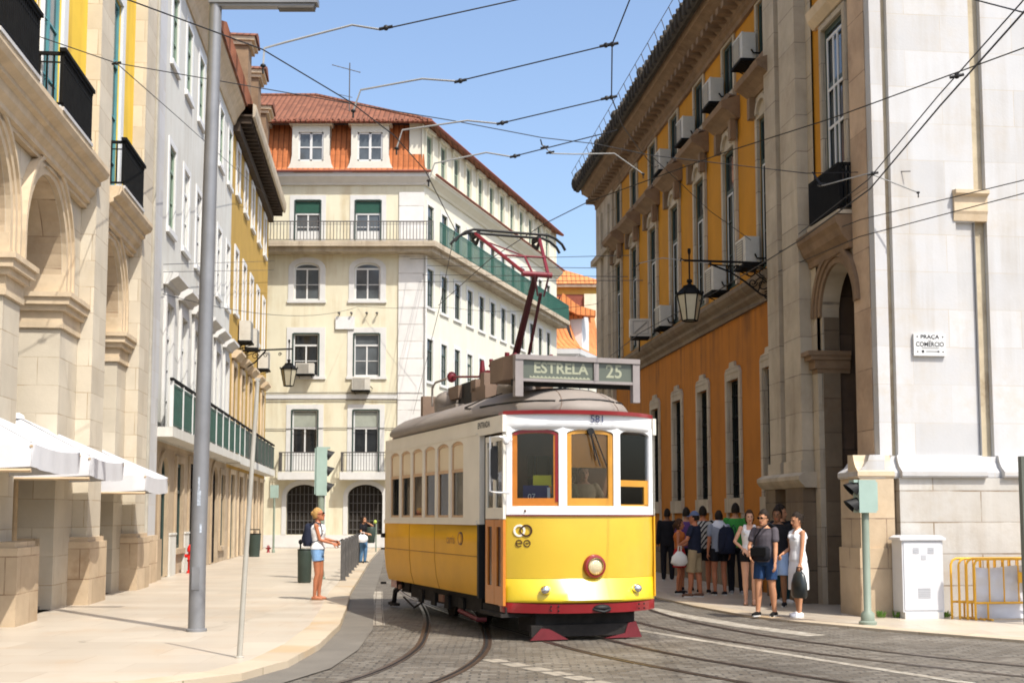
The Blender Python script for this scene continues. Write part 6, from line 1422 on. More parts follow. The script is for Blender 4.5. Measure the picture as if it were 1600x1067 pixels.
wire([(x-.02,y,z+.13-.03*abs(y-16)*.3) for x,y,z in c3[:5]], .009, 'steep messenger wire crossing the white pavilion, upper of the pair', ins=[(4.5,12.6,6.03),(4.66,16.2,6.0)])
wire([(-1.35,12.8,6.59),(.08,13.2,7.08),(1.29,13.5,7.49),(4,14.2,8.6)], .010, 'topmost span wire in the sky with a bent grey arm', arm=[(-1.35,12.8,6.59),(-1.65,12.8,6.64),(-2.3,12.6,6.38),(-2.5,12.55,6.3),(-2.5,12.5,6.1)], ins=[(-1.3,12.8,6.61)])
wire([(-.61,14,6.46),(1.11,13.9,6.85)], .010, 'second span wire in the sky ending at the bridle knot', arm=[(-.61,14,6.46),(-1.01,14,6.49),(-1.7,14,6.36),(-1.78,14,6.12)], ins=[(-.58,14,6.465),(1.05,13.9,6.84)])
wire([(-.16,15.4,6.41),(1.22,15.3,6.71)], .010, 'third span wire in the sky above the mansard roof', arm=[(-.16,15.4,6.41),(-.55,15.4,6.45),(-1.35,15.4,6.33),(-1.42,15.4,6.1)], ins=[(-.12,15.4,6.42),(1.16,15.3,6.7)])
wire([(0,17,6.45),(1.42,16.8,6.76)], .010, 'fourth span wire in the sky just above the side attic', arm=[(0,17,6.45),(-.35,17,6.51),(-1.05,17,6.36),(-1.13,17,6.12)], ins=[(.04,17,6.46)])
wire([(1.33,13.4,7.3),(1.12,13.9,6.85),(1.22,15.3,6.71),(1.48,16.8,6.83),(2.15,21,7.7),(3.4,30,9.9),(4.55,38,12.2)], .010, 'vertical bridle wire gathering the span wires under the ochre cornice', ins=[(1.12,13.9,6.85),(1.22,15.3,6.71)])
wire([(-7.13,18.2,8.66),(-6.04,19,8.48),(-4.25,20,8.47),(-2.55,20.5,8.32),(-.99,21,8.21),(.51,21.5,8.07),(1.46,22,8.11),(2.46,22.2,7.96),(5.09,21.7,7.5),(6.53,20.55,7.22)], .010, 'long span wire from the left iron balcony to the white pavilion', ins=[(-6.04,19,8.48)])
wire([(-6.04,19,8.48),(-7.46,28,10.47),(-9.64,45,13.74),(-11.42,61.9,16.76)], .010, 'wire running down over the white house to the corner building')
wire([(.49,21.5,8.04),(.52,21.55,7.95)], .014, 'grey pull off arm with insulators left of the ochre cornice', name='pull_off_wire', arm=[(.5,21.55,7.98),(.68,21.6,7.82),(1.1,21.6,7.81),(1.78,21.8,7.88),(2.3,22,7.57)], ins=[(.56,21.56,7.92),(.66,21.6,7.84)])
wire([(8.6,15,6.25),(7.5,17.5,6.35),(5.71,21-.4,6.43),(5.2,25.2,6.81)], .010, 'upper of two wires crossing the white pavilion to the stone pilaster')
wire([(8.6,14.5,5.95),(7.28,17,6.04),(5.62,20.4,6.1),(5.19,25.2,6.4)], .010, 'lower of two wires crossing the white pavilion to the stone pilaster')
wire([(5.25,21.9,7.57),(5.3,21.6,7.3)], .02, 'pale bent arm on the iron balcony of the white pavilion', name='pull_off_wire', arm=[(5.28,21.6,7.25),(5.32,21.4,7.21),(5.78,20.3,7.12),(6.5,20.1,6.75)], ins=[(5.3,21.5,7.25)])
wire([(3.5,16,8.9),(5.07,14,7.45),(5.08,12.3,6.57),(5.11,11,6.1)], .010, 'short wire in the top right corner')
wire([(2.9,30.4,7.5),(3.04,30,7.58)], .015, 'long pale arm left of the ochre facade lantern', name='pull_off_wire', arm=[(3.04,30,7.58),(3.46,29,7.5),(4.24,27,6.98)])
wire([(-5.01,61.9,14.15),(1.52,50,11.8),(4.6,36.4,9.11)], .014, 'highest of the far wires behind the tram collector')
wire([(-4.2,61.95,13.82),(3.46,44,10.19)], .014, 'second of the far wires behind the tram collector')
wire([(-4.39,61.95,13.37),(4.05,39.6,9.06)], .014, 'third of the far wires behind the tram collector')
wire([(-4.54,61.95,13.02),(4.04,38,8.65)], .014, 'lowest of the far wires behind the tram collector')
wire([(-8.25,29.9,7.53),(-11.0,58.5,13.36)], .010, 'upper wire strung along the white house front')
wire([(-8.25,29.9,7.35),(-10.9,57.8,12.8)], .010, 'middle wire strung along the white house front')
wire([(-8.25,29.9,6.82),(-7.5,61.95,11.8),(-3.03,60,11.44),(3.34,44.,9.0)], .011, 'low wire crossing from the white house past the notice board', sag=.3)
wire([(2.46,22.2,7.96),(3.94,25,7.63),(5.17,26.6,7.3)], .008, 'thin diagonal wire down across the ochre facade')
wire([(3.9,37,6.45),(4.62,31,6.29),(5.1,25.7,5.93)], .008, 'thin cable below the ochre string course')
# ------------------------------------------------------------------ people
m_hairs = {}
def skin_mat(col): return mat('skin_%d_%d' % (int(col[0]*100), int(col[1]*100)), col, .55, .08, 6, spec=.3)
SK_L, SK_T, SK_R, SK_D = (.56,.31,.20), (.45,.22,.12), (.42,.16,.08), (.20,.095,.05)
def cloth(name, col, var=.1, rough=.85, **k): return mat('cloth_'+name, col, rough, var, 5, .55, 13, spec=.12, **k)
def evald(mb, vox, smooth=2, name='tmp'):
    me = mb.mesh(name); o = bpy.data.objects.new(name, me); COL.objects.link(o)
    bm = bmesh.new(); bm.from_mesh(me); bmesh.ops.remove_doubles(bm, verts=bm.verts, dist=.0004); bmesh.ops.recalc_face_normals(bm, faces=bm.faces); bm.to_mesh(me); bm.free()
    r = o.modifiers.new('r', 'REMESH'); r.mode = 'VOXEL'; r.voxel_size = vox; r.use_smooth_shade = True
    if smooth: s = o.modifiers.new('s', 'SMOOTH'); s.iterations = smooth; s.factor = .5
    dg = bpy.context.evaluated_depsgraph_get(); dg.update()
    out = bpy.data.meshes.new_from_object(o.evaluated_get(dg)); bpy.data.objects.remove(o); bpy.data.meshes.remove(me)
    out.polygons.foreach_set('use_smooth', [True]*len(out.polygons)); return out
def ik(a, c, l1, l2, pole):
    a, c = Vector(a), Vector(c); v = c-a; d = min(v.length, (l1+l2)*.999); v.normalize(); c = a+v*d
    x = (l1*l1-l2*l2+d*d)/(2*d); h = math.sqrt(max(0, l1*l1-x*x)); p = Vector(pole); p = p-v*p.dot(v)
    p = p.normalized() if p.length > 1e-6 else Vector((0,-1,0)); return a+v*x+p*h, c
def capsule(mb, pts, rads, n=10):
    """tapering tube with rounded ends"""
    P = [Vector(p) for p in pts]; d0 = (P[0]-P[1]).normalized(); d1 = (P[-1]-P[-2]).normalized()
    P = [P[0]+d0*rads[0]*.85, P[0]+d0*rads[0]*.5]+P+[P[-1]+d1*rads[-1]*.5, P[-1]+d1*rads[-1]*.85]
    r = [rads[0]*.45, rads[0]*.85]+list(rads)+[rads[-1]*.85, rads[-1]*.45]; mb.tube(P, r, n)
HANDS = {}
def hand(mb, w, d, nrm, s, curl=.35, side=1):
    """palm, four unequal bent fingers and a thumb; w wrist, d pointing direction, nrm palm normal"""
    d = d.normalized(); nrm = (nrm-d*nrm.dot(d)).normalized(); x = d.cross(nrm)*side
    for i in range(4):
        o = x*(.028-.0185*i)*s; capsule(mb, [w+o*.7, w+d*.045*s+o*.95, w+d*.085*s+o], [.013*s,.0145*s,.0125*s], 6)
    for i, (ln, k) in enumerate(((.066,1.),(.075,1.05),(.07,1.1),(.054,1.2))):
        o = x*(.028-.0185*i)*s; p = w+d*.088*s+o; a = curl*k
        p1 = p+(d*math.cos(a)+nrm*math.sin(a))*ln*.5*s; p2 = p1+(d*math.cos(a*2)+nrm*math.sin(a*2))*ln*.3*s; p3 = p2+(d*math.cos(a*2.8)+nrm*math.sin(a*2.8))*ln*.22*s
        capsule(mb, [p, p1, p2, p3], [.0105*s,.0095*s,.0085*s,.0075*s], 6)
    t0 = w+d*.025*s+x*.03*s; t1 = t0+(x*.75+d*.6+nrm*.35).normalized()*.04*s; t2 = t1+(x*.25+d*.85+nrm*.45).normalized()*.035*s; capsule(mb, [t0,t1,t2], [.014*s,.012*s,.009*s], 6)
def person(label, loc, rz, H=1.7, skin=SK_L, female=False, lh=None, rh=None, feet=((.1,0),(-.1,.04)), top='tee', topc=None, bottom='shorts', botc=None, shoec=None, shoe='shoe',
           hair='short', hairc=(.02,.014,.01), hyaw=0., hpitch=0., heavy=1., vox=.011, cap=None, glasses=False, lean=0., curl=.35, group='people in the street and the tram', sleeve=.55, legend=.55, lpole=None, rpole=None, dress_hem=.42, stripes=None, hands=True, toff=.012):
    k = H/1.75; o = thing('person', label, 'person', loc, rz, group)
    V3 = lambda x, y, z: Vector((x*k, y*k, z*k))
    hw = .095 if not female else .09; sw = .185 if not female else .160
    lx = lambda z: -lean*max(0, z-.95)
    hips = {1: V3(hw,0,.93), -1: V3(-hw,0,.93)}; sh = {1: V3(sw, lx(1.43)+.005, 1.425), -1: V3(-sw, lx(1.43)+.005, 1.425)}
    legs = {}
    for s, f in zip((1,-1), feet):
        ank = V3(f[0], f[1], .085); kn, ank = ik(hips[s], ank, .447*k, .402*k, (f[0]*.6,-1,0)); legs[s] = (hips[s], kn, ank)
    arms = {}
    for s, t, pol in ((1, lh, lpole),(-1, rh, rpole)):
        t = t or (s*.24, -.03, .86); e, w_ = ik(sh[s], V3(*t), .285*k, .255*k, pol or (s*.5, .8, -.2)); arms[s] = (sh[s], e, w_)
    if female: T_ = [(.84,.13,.10),(.90,.170,.115),(.97,.172,.118),(1.04,.145,.105),(1.11,.125,.092),(1.19,.132,.10),(1.27,.145,.122),(1.33,.148,.115),(1.39,.142,.088),(1.43,.128,.07),(1.455,.095,.062),(1.48,.06,.054),(1.50,.046,.05),(1.56,.044,.05)]
    else: T_ = [(.84,.13,.10),(.90,.158,.113),(.97,.158,.115),(1.04,.150,.108),(1.12,.150,.105),(1.20,.160,.11),(1.28,.172,.118),(1.35,.178,.112),(1.40,.172,.092),(1.44,.150,.078),(1.465,.112,.07),(1.49,.075,.062),(1.51,.055,.058),(1.57,.052,.056)]
    def torso(mb, off=0., z0=0, z1=9, extra=0., belly=True):
        R_ = []
        for z, rx, ry in T_:
            if z0 <= z <= z1:
                hv = 1+(heavy-1)*math.exp(-((z-1.08)/.16)**2)
                R_.append((0, (lx(z)+(0 if z < 1.4 else .004)-(ry*(hv-1))*.4)*k, z*k, (rx*hv+off)*k, (ry*hv*(1.)+off)*k))
        mb.loftz(R_, 18)
    def armt(mb, s, r0, r1, r2, t=2.0, off=0.):
        a, e, w_ = arms[s]
        if t >= 2: capsule(mb, [a, a.lerp(e,.5), e, e.lerp(w_,.3), w_], [(r0+off)*k,(r0*.93+off)*k,(r1+off)*k,(r1*1.02+off)*k,(r2+off)*k])
        elif t > 1: q = e.lerp(w_, t-1); capsule(mb, [a, e, q], [(r0+off)*k,(r1+off)*k,(r2+off+.004)*k])
        else: q = a.lerp(e, t); capsule(mb, [a, q], [(r0+off)*k,(r0*.95+off+.006)*k])
    ar = (.050,.039,.026) if not female else (.042,.033,.022)
    th = (.086,.056,.055,.036) if not female else (.088,.055,.052,.032)
    th = tuple(x*(1+(heavy-1)*.4) for x in th)
    mb = MB(); torso(mb)
    for s in (1,-1):
        armt(mb, s, *ar); h_, kn, an = legs[s]
        capsule(mb, [h_+V3(0,0,-.02), h_.lerp(kn,.5), kn, kn.lerp(an,.3)+V3(0,.012,0), kn.lerp(an,.65)+V3(0,.006,0), an], [th[0]*k,th[0]*.85*k,th[1]*k,th[2]*1.05*k,th[2]*.8*k,th[3]*k], 12)
        capsule(mb, [an+V3(0,.03,-.045), an+V3(0,-.05,-.045), an+V3(s*.01,-.13,-.058)], [.034*k,.036*k,.026*k], 10); capsule(mb, [an, an+V3(0,-.02,-.03)], [.034*k,.036*k])
        if hands:
            a, e, w_ = arms[s]; dr = (w_-e).normalized(); nr = Vector((-s,0,0)) if abs(dr.z) > .6 else Vector((-s*.5,0,-.6)); hand(mb, w_+dr*.01*k, dr, nr, k*1.02, curl, s)
        # shoulder cap
        mb.ell(sh[s]+V3(-s*.008,0,-.012), (.05*k,.048*k,.048*k) if not female else (.041*k,.04*k,.04*k), 10, 6)
    # head
    hc = V3(0, lx(1.62)-.012, 1.625); HM = Matrix.Translation(hc) @ Matrix.Rotation(R(hyaw),4,'Z') @ Matrix.Rotation(R(hpitch),4,'X')
    hp = lambda x, y, z: HM @ V3(x, y, z)
    HR = [(-.122,.018,.022,-.052),(-.112,.036,.042,-.04),(-.092,.05,.062,-.022),(-.062,.060,.077,-.008),(-.03,.067,.086,-.002),(.005,.072,.092,.002),(.04,.074,.094,.006),(.07,.069,.089,.010),(.095,.056,.073,.014),(.113,.036,.048,.016),(.122,.014,.02,.016)]
    rings = [[hp(rx*math.cos(2*math.pi*i/18), oy+ry*math.sin(2*math.pi*i/18), z) for i in range(18)] for z, rx, ry, oy in HR]; mb.ring_tube(rings)
    capsule(mb, [hp(0,-.088,.012), hp(0,-.103,-.02), hp(0,-.108,-.036)], [.008*k,.012*k,.014*k], 8)
    capsule(mb, [hp(-.02,-.082,-.066), hp(0,-.09,-.066), hp(.02,-.082,-.066)], [.007*k,.011*k,.007*k], 6); mb.ell(hp(0,-.075,-.1), (.02*k,.018*k,.016*k))
    for s in (1,-1): mb.ell(hp(s*.073,.012,-.012), (.012*k,.02*k,.032*k)); mb.ell(hp(s*.03,-.083,.024), (.02*k,.012*k,.008*k))
    me = evald(mb, vox*k, 2)
    sm = skin_mat(skin); me.materials.append(sm); me.materials.append(mat('eye_dark', (.03,.02,.016), .3)); me.materials.append(mat('lips', (skin[0]*.75, skin[1]*.45, skin[2]*.5), .5))
    ey = [hp(.031,-.089,.008), hp(-.031,-.089,.008)]; lp__ = hp(0,-.095,-.066)
    for p in me.polygons:
        c = p.center
        if min((c-e).length for e in ey) < .0125*k: p.material_index = 1
        elif abs((HM.inverted() @ c).z+.066*k) < .009*k and abs((HM.inverted() @ c).x) < .023*k and (HM.inverted() @ c).y < -.07*k: p.material_index = 2
    b = bpy.data.objects.new('body', me); COL.objects.link(b); b.parent = o
    def part(nm, mbx, m, v=None, sm_=1):
        me = evald(mbx, (v or vox)*k, sm_); me.materials.append(m); q = bpy.data.objects.new(nm, me); COL.objects.link(q); q.parent = o; return q
    # clothing
    if top:
        mb = MB(); m = topc
        if top in ('tee','shirt'):
            torso(mb, .014, .88 if top == 'tee' else .86, 1.47)
            for s in (1,-1): armt(mb, s, ar[0]+.006, ar[1]+.008, ar[2]+.01, sleeve, .010); mb.ell(sh[s]+V3(-s*.012,0,-.014), (.06*k,.058*k,.058*k), 10, 6)
        elif top == 'tank':
            torso(mb, toff, .92 if toff > .02 else .88, 1.40)
            for s in (1,-1): 
                x = s*.085; capsule(mb, [V3(x, lx(1.36)-.105, 1.34), V3(x*1.05, lx(1.4)-.085, 1.41), V3(x, lx(1.44)-.0, 1.462), V3(x, lx(1.4)+.075, 1.40), V3(x, lx(1.36)+.1, 1.33)], [.036*k,.036*k,.034*k,.036*k,.036*k], 8)
        q = part('top', mb, m)
        if stripes:
            mc = stripes; q.data.materials.append(mc)
            for p in q.data.polygons:
                c = p.center
                if (c.z/k*9+c.x/k*2.5+.8*math.sin(c.x/k*14)) % 1.0 < .45: p.material_index = 1
    if bottom in ('shorts','trousers','short_shorts'):
        mb = MB(); torso(mb, .012, .84, 1.05)
        for s in (1,-1):
            h_, kn, an = legs[s]
            if bottom == 'trousers': capsule(mb, [h_, h_.lerp(kn,.5), kn, kn.lerp(an,.5), an+V3(0,0,-.01)], [(th[0]+.008)*k,(th[0]*.9+.01)*k,(th[1]+.018)*k,(th[2]+.016)*k,(th[3]+.022)*k], 12)
            else:
                t = legend if bottom == 'shorts' else .3
                q = h_.lerp(kn, t); mb.tube([h_+V3(0,0,.03), h_.lerp(kn,t*.5), q], [(th[0]+.012)*k,(th[0]*.95+.014)*k,(th[0]*.85+.02)*k], 14)
        part('shorts' if bottom != 'trousers' else 'trousers', mb, botc)
    if top == 'dress' or bottom in ('skirt','dress'):
        mb = MB(); z1 = dress_hem; n = 10; rings = []
        base = T_[2]
        for i in range(n+1):
            t = i/n; z = (1.08-(1.08-z1)*t); w0 = .142+.075*min(1, t*2.2)**.8; 
            rings.append([V3((w0+.012*math.sin(a*6)*t)*math.cos(a), lx(z)+(w0*.72+.012*math.sin(a*6)*t)*math.sin(a), z) for a in [2*math.pi*j/36 for j in range(36)]])
        mb.ring_tube(rings); part('skirt', mb, botc or topc, vox*.9)
    for s in (1,-1):
        if shoec is None: break
        h_, kn, an = legs[s]; mb = MB()
        if shoe == 'shoe': capsule(mb, [an+V3(0,.035,-.043), an+V3(0,-.05,-.045), an+V3(s*.012,-.145,-.056)], [.042*k,.044*k,.034*k], 10); mb.ell(an+V3(0,0,-.02), (.043*k,.048*k,.03*k))
        else: mb.loftz([(an.x, an.y-.045*k, .002, .045*k, .13*k), (an.x, an.y-.045*k, .016, .046*k, .132*k)], 14); capsule(mb, [an+V3(-.045,-.07,-.05), an+V3(0,-.075,-.02), an+V3(.045,-.07,-.05)], [.008*k]*3, 6)
        part('shoe', mb, shoec)
        if shoe == 'shoe':
            mb = MB(); mb.loftz([(an.x, an.y-.05*k, .001, .043*k, .125*k), (an.x, an.y-.05*k, .022, .046*k, .13*k)], 14); mb.build('sole', mat('pale_sole', (.6,.6,.58), .6), o, local=True)
    # hair
    hm = mat('hair_%d_%d' % (int(hairc[0]*100), int(hairc[1]*100)), hairc, .65, .4, 30, .6, 70, spec=.12)
    def hairshell(line, sx=1.10, drop=None):
        mb = MB(); nz, na = 18, 28; G_ = {}
        for i in range(nz+1):
            ph = -math.pi/2+math.pi*i/nz
            for j in range(na):
                a = 2*math.pi*j/na; wob = 1+.02*math.sin(a*7+i)+.015*math.sin(a*13-i*2)
                G_[i,j] = (.076*sx*wob*math.cos(ph)*math.cos(a), .014+.099*sx*wob*math.cos(ph)*math.sin(a), .136*sx*math.sin(ph)*(1+.012*math.sin(a*9+i*1.7)))
        for i in range(nz):
            for j in range(na):
                q = [G_[i,j],G_[i,(j+1)%na],G_[i+1,(j+1)%na],G_[i+1,j]]; cy = sum(p[1] for p in q)/4; cz = sum(p[2] for p in q)/4; cx_ = abs(sum(p[0] for p in q)/4)
                if cz > line(cy, cx_): mb.face([hp(*p) for p in q], None, True); mb.face([hp(p[0]*.86,p[1]*.86,p[2]*.86) for p in reversed(q)], None, True)
        return mb
    sl = lambda y, x: .075 if y < -.045 else (.055 if y < -.02 else (.0 if y < .02 else -.045))
    ll = lambda y, x: .080 if y < -.055 else (.03 if y < -.03 else (-.06 if y < .0 else -.13))
    if cap is None and hair:
        mb = hairshell(ll if hair in ('long','pony') else sl, 1.10 if hair != 'curly' else 1.2)
        if hair == 'bun': mb.ell(hp(0,.10,.055), (.048*k,.045*k,.048*k), 12, 8)
        if hair == 'pony': capsule(mb, [hp(0,.1,.03), hp(0,.14,-.03), hp(0,.12,-.14)], [.03*k,.034*k,.016*k])
        if hair == 'long':
            for s in (1,-1): capsule(mb, [hp(s*.05,.05,.0), hp(s*.075,.05,-.12), hp(s*.07,.05,-.24)], [.045*k,.045*k,.025*k])
        h_ = mb.build('hair', hm, o, local=True)
    elif cap is not None:
        mb = hairshell(lambda y, x: -.05 if y > .03 else (.0 if y > -.01 else .045), 1.04); mb.build('hair', hm, o, local=True)
        mb = hairshell(lambda y, x: .042, 1.15); n = 12
        for i in range(n):
            a, c = R(200+140*i/n), R(200+140*(i+1)/n); mb.face([hp(.085*math.cos(a),.1*math.sin(a),.05), hp(.085*math.cos(c),.1*math.sin(c),.05), hp(.09*math.cos(c),.175*math.sin(c),.03), hp(.09*math.cos(a),.175*math.sin(a),.03)], None, True)
        mb.build('cap', cap, o, local=True)
    if glasses:
        mb = MB()
        for s in (1,-1):
            mb.ring_tube([[hp(s*.033+.026*math.cos(t)*f, -.100+y, .010+.021*math.sin(t)*f) for t in [2*math.pi*j/10 for j in range(10)]] for y, f in ((0,.9),(-.006,1.),(-.012,.9))])
            mb.tube([hp(s*.058,-.098,.014), hp(s*.078,-.02,.012), hp(s*.079,.02,.008)], .004*k, 5)
        mb.tube([hp(-.01,-.104,.014), hp(.01,-.104,.014)], .004*k, 5); mb.build('sunglasses', m_black, o, local=True)
    o['_k'] = k; return o, arms
def rotz(v, deg): c, s = math.cos(R(deg)), math.sin(R(deg)); return Vector((v[0]*c-v[1]*s, v[0]*s+v[1]*c, v[2]))
def bag(label, cat, loc, rz, build, m, name):
    o = thing(name, label, cat, loc, rz); build(o); return o
def at_hand(o, arms, s): 
    w_ = arms[s][2]; return Vector(o.location)+rotz(w_, math.degrees(o.rotation_euler[2]))
# woman with the phone on the left pavement
c_white = cloth('white', (.74,.74,.74), .05); c_denim_l = cloth('light_denim', (.20,.36,.60), .15); c_black = cloth('black', (.014,.014,.017), .2); c_navy = cloth('navy', (.018,.022,.04), .2)
p, a = person('blonde woman in white tank top and pale blue denim shorts looking at her phone', (-3.56,23.6,.08), 86, 1.66, SK_R, True, lh=(.03,-.33,1.12), rh=(-.06,-.30,1.08), lpole=(.4,.9,-.6), rpole=(-.4,.9,-.6), feet=((.07,-.02),(-.09,.03)), top='tank', topc=c_white, botc=c_denim_l, legend=.42, toff=.03, shoec=mat('tan_sandal', (.30,.17,.09), .7), shoe='sandal', hair='bun', hairc=(.42,.25,.09), hpitch=-14, vox=.008, glasses=True, curl=.7)
ph = thing('phone', 'slim dark phone held by the woman in white tank top', 'phone', at_hand(p,a,1)+Vector((.085,.0,.0)), 86); ph.rotation_euler = (R(-38), 0, R(86)); mb = MB(); mb.box(ID, -.035, .035, -.07, .07, -.005, .005); mb.build('case', m_black, ph, local=True); mb = MB(); mb.box(ID, -.031, .031, -.064, .064, .0051, .0058); mb.build('screen', m_glass, ph, local=True)
def backpack(label, loc, rz, m, sz=(.14,.10,.21)):
    o = thing('backpack', label, 'backpack', loc, rz, 'rucksacks'); mb = MB()
    x, y, z = sz; rings = []
    for zz, f in ((-1,.75),(-.92,.95),(-.5,1.03),(0,1.),(.5,.95),(.82,.82),(.97,.55),(1,.3)):
        rings.append((0, 0, zz*z, x*f, y*f*(1.05 if zz < .2 else .85)))
    mb.loftz(rings, 16); bd = mb.build('pack', m, o, local=True)
    mb = MB(); mb.loftz([(0,y*.75,-z*.7,x*.7,y*.45),(0,y*.8,-z*.3,x*.75,y*.5),(0,y*.7,.05*z,x*.65,y*.4)], 12); mb.build('front_pocket', m, o, local=True)
    for s in (1,-1):
        mb = MB(); mb.tube([(s*.085,-y*.2,z*.85),(s*.095,-y*1.4,z*1.12),(s*.1,-y*2.4,z*.95),(s*.105,-y*2.75,z*.1),(s*.12,-y*1.9,-z*.5),(s*.12,-y*.6,-z*.7)], .010, 6); mb.build('strap', m, o, local=True)
    return o
backpack('dark rucksack on the back of the woman with the phone', (-3.56-.165,23.59,1.26), 86, c_navy)
# person far behind her
p, a = person('person in black top and jeans with a hand raised to the face beyond the bollards', (-4.85,42.0,.08), 60, 1.52, SK_T, True, lh=(.05,-.14,1.5), rh=(-.12,-.28,1.1), lpole=(1,.0,-.6), top='tee', topc=c_black, bottom='trousers', botc=cloth('jeans', (.10,.20,.34), .15), shoec=m_black, hair='long', hairc=(.02,.014,.01), vox=.014)
o = thing('handbag', 'white carrier bag held by the person in jeans beyond the bollards', 'bag', at_hand(p,a,-1)+Vector((-.15,-.1,-.15)), 20); mb = MB(); mb.loftz([(0,0,-.13,.12,.07),(0,0,-.05,.19,.1),(.0,0,.06,.17,.09),(0,0,.12,.08,.05)], 12); mb.build('bag_body', c_white, o, local=True); mb = MB(); mb.tube([(-.06,0,.1),(-.05,0,.2),(.05,0,.2),(.06,0,.1)], .01, 5); mb.build('handle', c_white, o, local=True)
# sunlit group at the kerb
c_grey = cloth('charcoal_grey', (.085,.075,.085), .12); c_denim = cloth('dark_denim', (.022,.05,.12), .3)
p, a = person('man in sunglasses, grey tee and denim shorts with black bag across his front', (4.008,20.400,.03), -38, 1.65, SK_T, False, lh=(.25,-.14,.84), rh=(-.14,-.26,1.0), rpole=(-.8,.6,-.3), feet=((.13,.05),(-.10,-.10)), topc=c_grey, botc=c_denim, legend=.72, shoec=m_black, hair='curly', hyaw=-8, vox=.008, heavy=1.15, glasses=True, lean=.03)
o = thing('shoulder_bag', 'black shoulder bag slung in front of the man in sunglasses', 'bag', (3.904,20.224,1.02), -38); mb = MB(); mb.loftz([(0,0,-.12,.12,.06),(0,0,-.09,.155,.085),(0,0,.06,.16,.085),(0,0,.11,.13,.06)], 14); mb.build('bag_body', c_black, o, local=True); mb = MB(); mb.box(ID, -.13, .13, -.095, -.08, -.04, .09); mb.build('flap', m_black, o, local=True); mb = MB(); mb.tube([(-.13,0,.09),(-.09,-.0,.25),(.02,-.02,.38),(.1,.1,.47),(.17,.22,.4)], .014, 5); mb.build('strap', c_black, o, local=True)
p, a = person('woman in white dress and white shoes seen from the side holding a black bag', (4.493,20.245,.03), -72, 1.62, SK_T, True, lh=(.22,-.10,.84), rh=(-.1,-.25,1.05), feet=((.10,-.05),(-.10,.05)), top='tank', topc=c_white, bottom='dress', botc=c_white, shoec=cloth('shoe_white', (.75,.75,.75), .04), hair='bun', hpitch=8, vox=.008, heavy=1.12, dress_hem=.46, curl=.9, lpole=(.5,.8,-.2))
hb = at_hand(p,a,1); o = thing('handbag', 'large black leather bag hanging from the hand of the woman in white', 'bag', hb+Vector((-.03,-.04,-.1)), -60)
mb = MB(); mb.loftz([(0,0,-.42,.13,.06),(0,0,-.38,.165,.085),(0,0,-.2,.155,.09),(0,0,-.06,.11,.06),(0,0,-.02,.07,.035)], 16); mb.build('bag_body', mat('black_leather', (.02,.025,.025), .32, .2, 5, .2, 20, spec=.5), o, local=True); mb = MB(); mb.tube([(-.06,0,-.05),(-.04,0,.05),(.04,0,.05),(.06,0,-.05)], .012, 6); mb.build('handle', c_black, o, local=True)
p, a = person('woman with bare legs in white tank top and black shorts facing the street', (4.235,22.930,.03), -12, 1.67, SK_L, True, lh=(.06,-.2,1.02), rh=(-.12,-.2,1.04), lpole=(.9,.4,-.3), rpole=(-.9,.4,-.3), feet=((.06,-.02),(-.09,.02)), top='tank', topc=c_white, bottom='short_shorts', botc=c_black, shoec=mat('tan_sandal', (.30,.17,.09), .7), shoe='sandal', hair='pony', hairc=(.05,.025,.012), vox=.009, hyaw=10)
p, a = person('person in dark top and light blue shorts standing behind the man in sunglasses', (4.669,22.620,.03), -25, 1.71, SK_D, False, topc=c_black, botc=cloth('pale_blue', (.28,.40,.62), .1), legend=.85, shoec=c_black, hair='curly', vox=.011)
p, a = person('dark haired person in black between the woman in white and the wall', (4.875,23.343,.03), 30, 1.76, SK_T, False, topc=c_black, bottom='trousers', botc=cloth('dark_teal', (.015,.05,.06), .2), shoec=c_white, hair='curly', vox=.012, hyaw=40)
# shaded crowd along the wall
p, a = person('man in bright green tee seen from behind in dark trousers', (4.545,26.132,.03), 178, 1.82, SK_T, False, topc=cloth('green', (.05,.26,.05), .1), bottom='trousers', botc=c_black, shoec=cloth('shoe_grey', (.3,.3,.3), .1), hair='short', vox=.011)
p, a = person('person with white head scarf and grey tee seen from behind', (4.152,25.822,.03), 190, 1.67, SK_R, False, topc=cloth('grey', (.25,.27,.31), .12), botc=c_black, legend=.5, shoec=c_black, cap=None, hair='short', vox=.012)
o = thing('head_scarf', 'white scarf lying on the shoulders of the person in grey', 'scarf', (4.152,25.843,1.45)); mb = MB(); mb.loftz([(0,-.02,-.12,.19,.11),(0,-.02,-.04,.17,.11),(0,-.02,.03,.10,.085),(0,-.02,.07,.08,.075)], 16); mb.build('cloth', cloth('white_shade', (.62,.63,.68), .08), o, local=True)
backpack('large navy rucksack worn between the green tee and the striped shirt', (4.276,25.657,1.12), 185+180, c_navy, (.17,.12,.27))
p, a = person('man in black and white patterned shirt with dark shorts seen from behind', (3.925,26.442,.03), 165, 1.76, SK_R, False, topc=cloth('pattern_pale', (.40,.38,.34), .2), stripes=c_black, botc=c_black, legend=.6, shoec=c_black, vox=.012)
p, a = person('man in blue cap, navy tee and khaki shorts turned to the left', (3.574,25.203,.03), -118, 1.65, SK_R, False, lh=(.16,-.26,1.08), rh=(-.15,-.30,1.05), lpole=(.8,.6,-.3), feet=((.1,-.08),(-.1,.08)), topc=c_navy, botc=cloth('khaki', (.34,.26,.15), .1), legend=.95, shoec=mat('brown_shoe', (.12,.06,.035), .6), cap=cloth('cap_blue', (.10,.13,.22), .1), vox=.010, heavy=1.1, curl=.8)
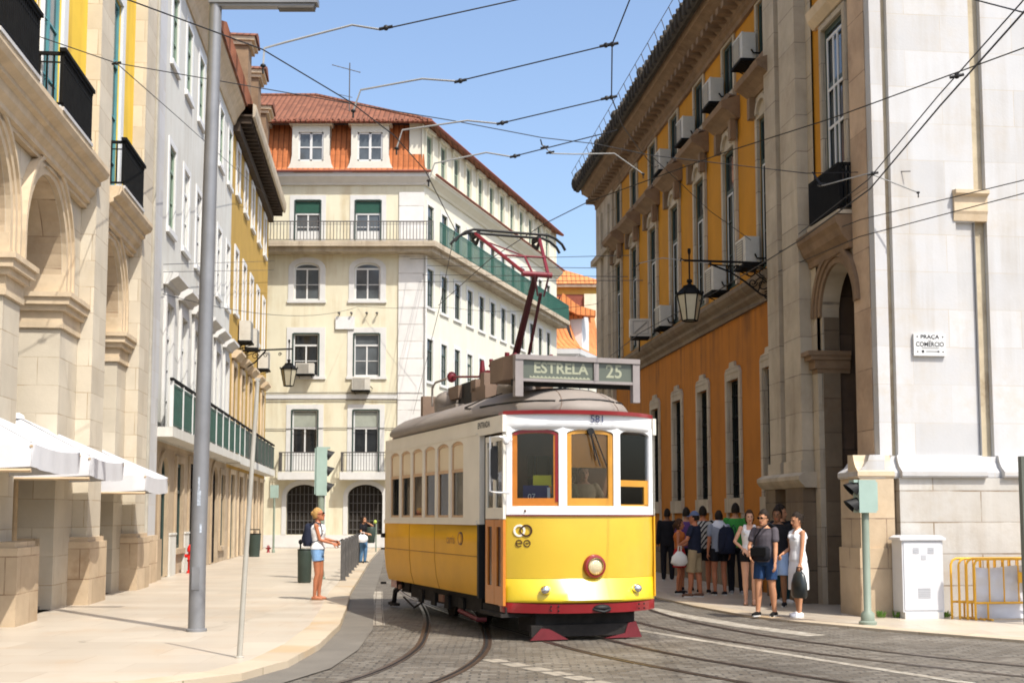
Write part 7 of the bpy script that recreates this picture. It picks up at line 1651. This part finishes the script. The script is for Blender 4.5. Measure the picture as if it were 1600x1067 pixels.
o = thing('handbag', 'white carrier bag held in front of the man in khaki shorts', 'bag', (3.254,25.048,.78), 30); mb = MB(); mb.loftz([(0,0,-.14,.12,.07),(0,0,-.08,.2,.1),(0,0,.04,.17,.09),(0,0,.14,.05,.04)], 14); mb.build('bag_body', cloth('bag_white', (.62,.6,.55), .06), o, local=True); mb = MB(); mb.tube([(-.04,0,.12),(-.02,0,.24),(.04,0,.24),(.04,0,.12)], .01, 5); mb.build('handle', cloth('bag_white', (.62,.6,.55), .06), o, local=True)
p, a = person('person in purple tee with dark hair behind the man in blue cap', (3.698,27.268,.03), 170, 1.74, SK_T, False, topc=cloth('purple', (.10,.05,.16), .12), botc=c_black, shoec=c_black, vox=.013)
p, a = person('girl in orange top and red skirt left of the man in blue cap', (3.409,26.236,.03), 75, 1.51, SK_R, True, top='tank', topc=cloth('burnt_orange', (.42,.12,.03), .1), bottom='skirt', botc=cloth('red', (.42,.02,.025), .1), dress_hem=.62, shoec=c_black, hair='pony', hairc=(.06,.03,.015), vox=.012)
p, a = person('person all in black walking away beside the tram', (3.842,31.813,.03), 175, 1.74, SK_D, False, topc=c_black, bottom='trousers', botc=c_black, shoec=c_black, sleeve=1.9, vox=.014)
# inside the tram
tl = lambda x, y, z: T.matrix_basis @ Vector((x, y, z)) if False else Vector((-.279,20.42,.112))+rotz(Vector((x*TS_, y*TS_, z*TS_)), -70.5)
p, a = person('tram driver in olive shirt behind the middle windscreen', tl(3.42,-.12,.66), 19, 1.55, SK_D, False, lh=(.12,-.32,1.02), rh=(-.12,-.32,1.02), topc=cloth('olive', (.20,.17,.09), .12), bottom='trousers', botc=c_navy, shoec=c_black, vox=.011)
p, a = person('passenger in beige standing right behind the tram driver', tl(2.95,.42,.66), 10, 1.58, SK_T, False, lh=(.2,-.2,1.2), topc=cloth('beige', (.36,.26,.15), .1), bottom='trousers', botc=c_navy, shoec=c_black, vox=.013)
p, a = person('passenger in red tee inside the tram saloon', tl(.35,-.35,.66), 19, 1.5, SK_T, False, topc=cloth('red', (.42,.02,.025), .1), bottom='trousers', botc=c_navy, shoec=c_black, vox=.014)
for q in list(bpy.data.objects):
    if '_k' in q: del q['_k']
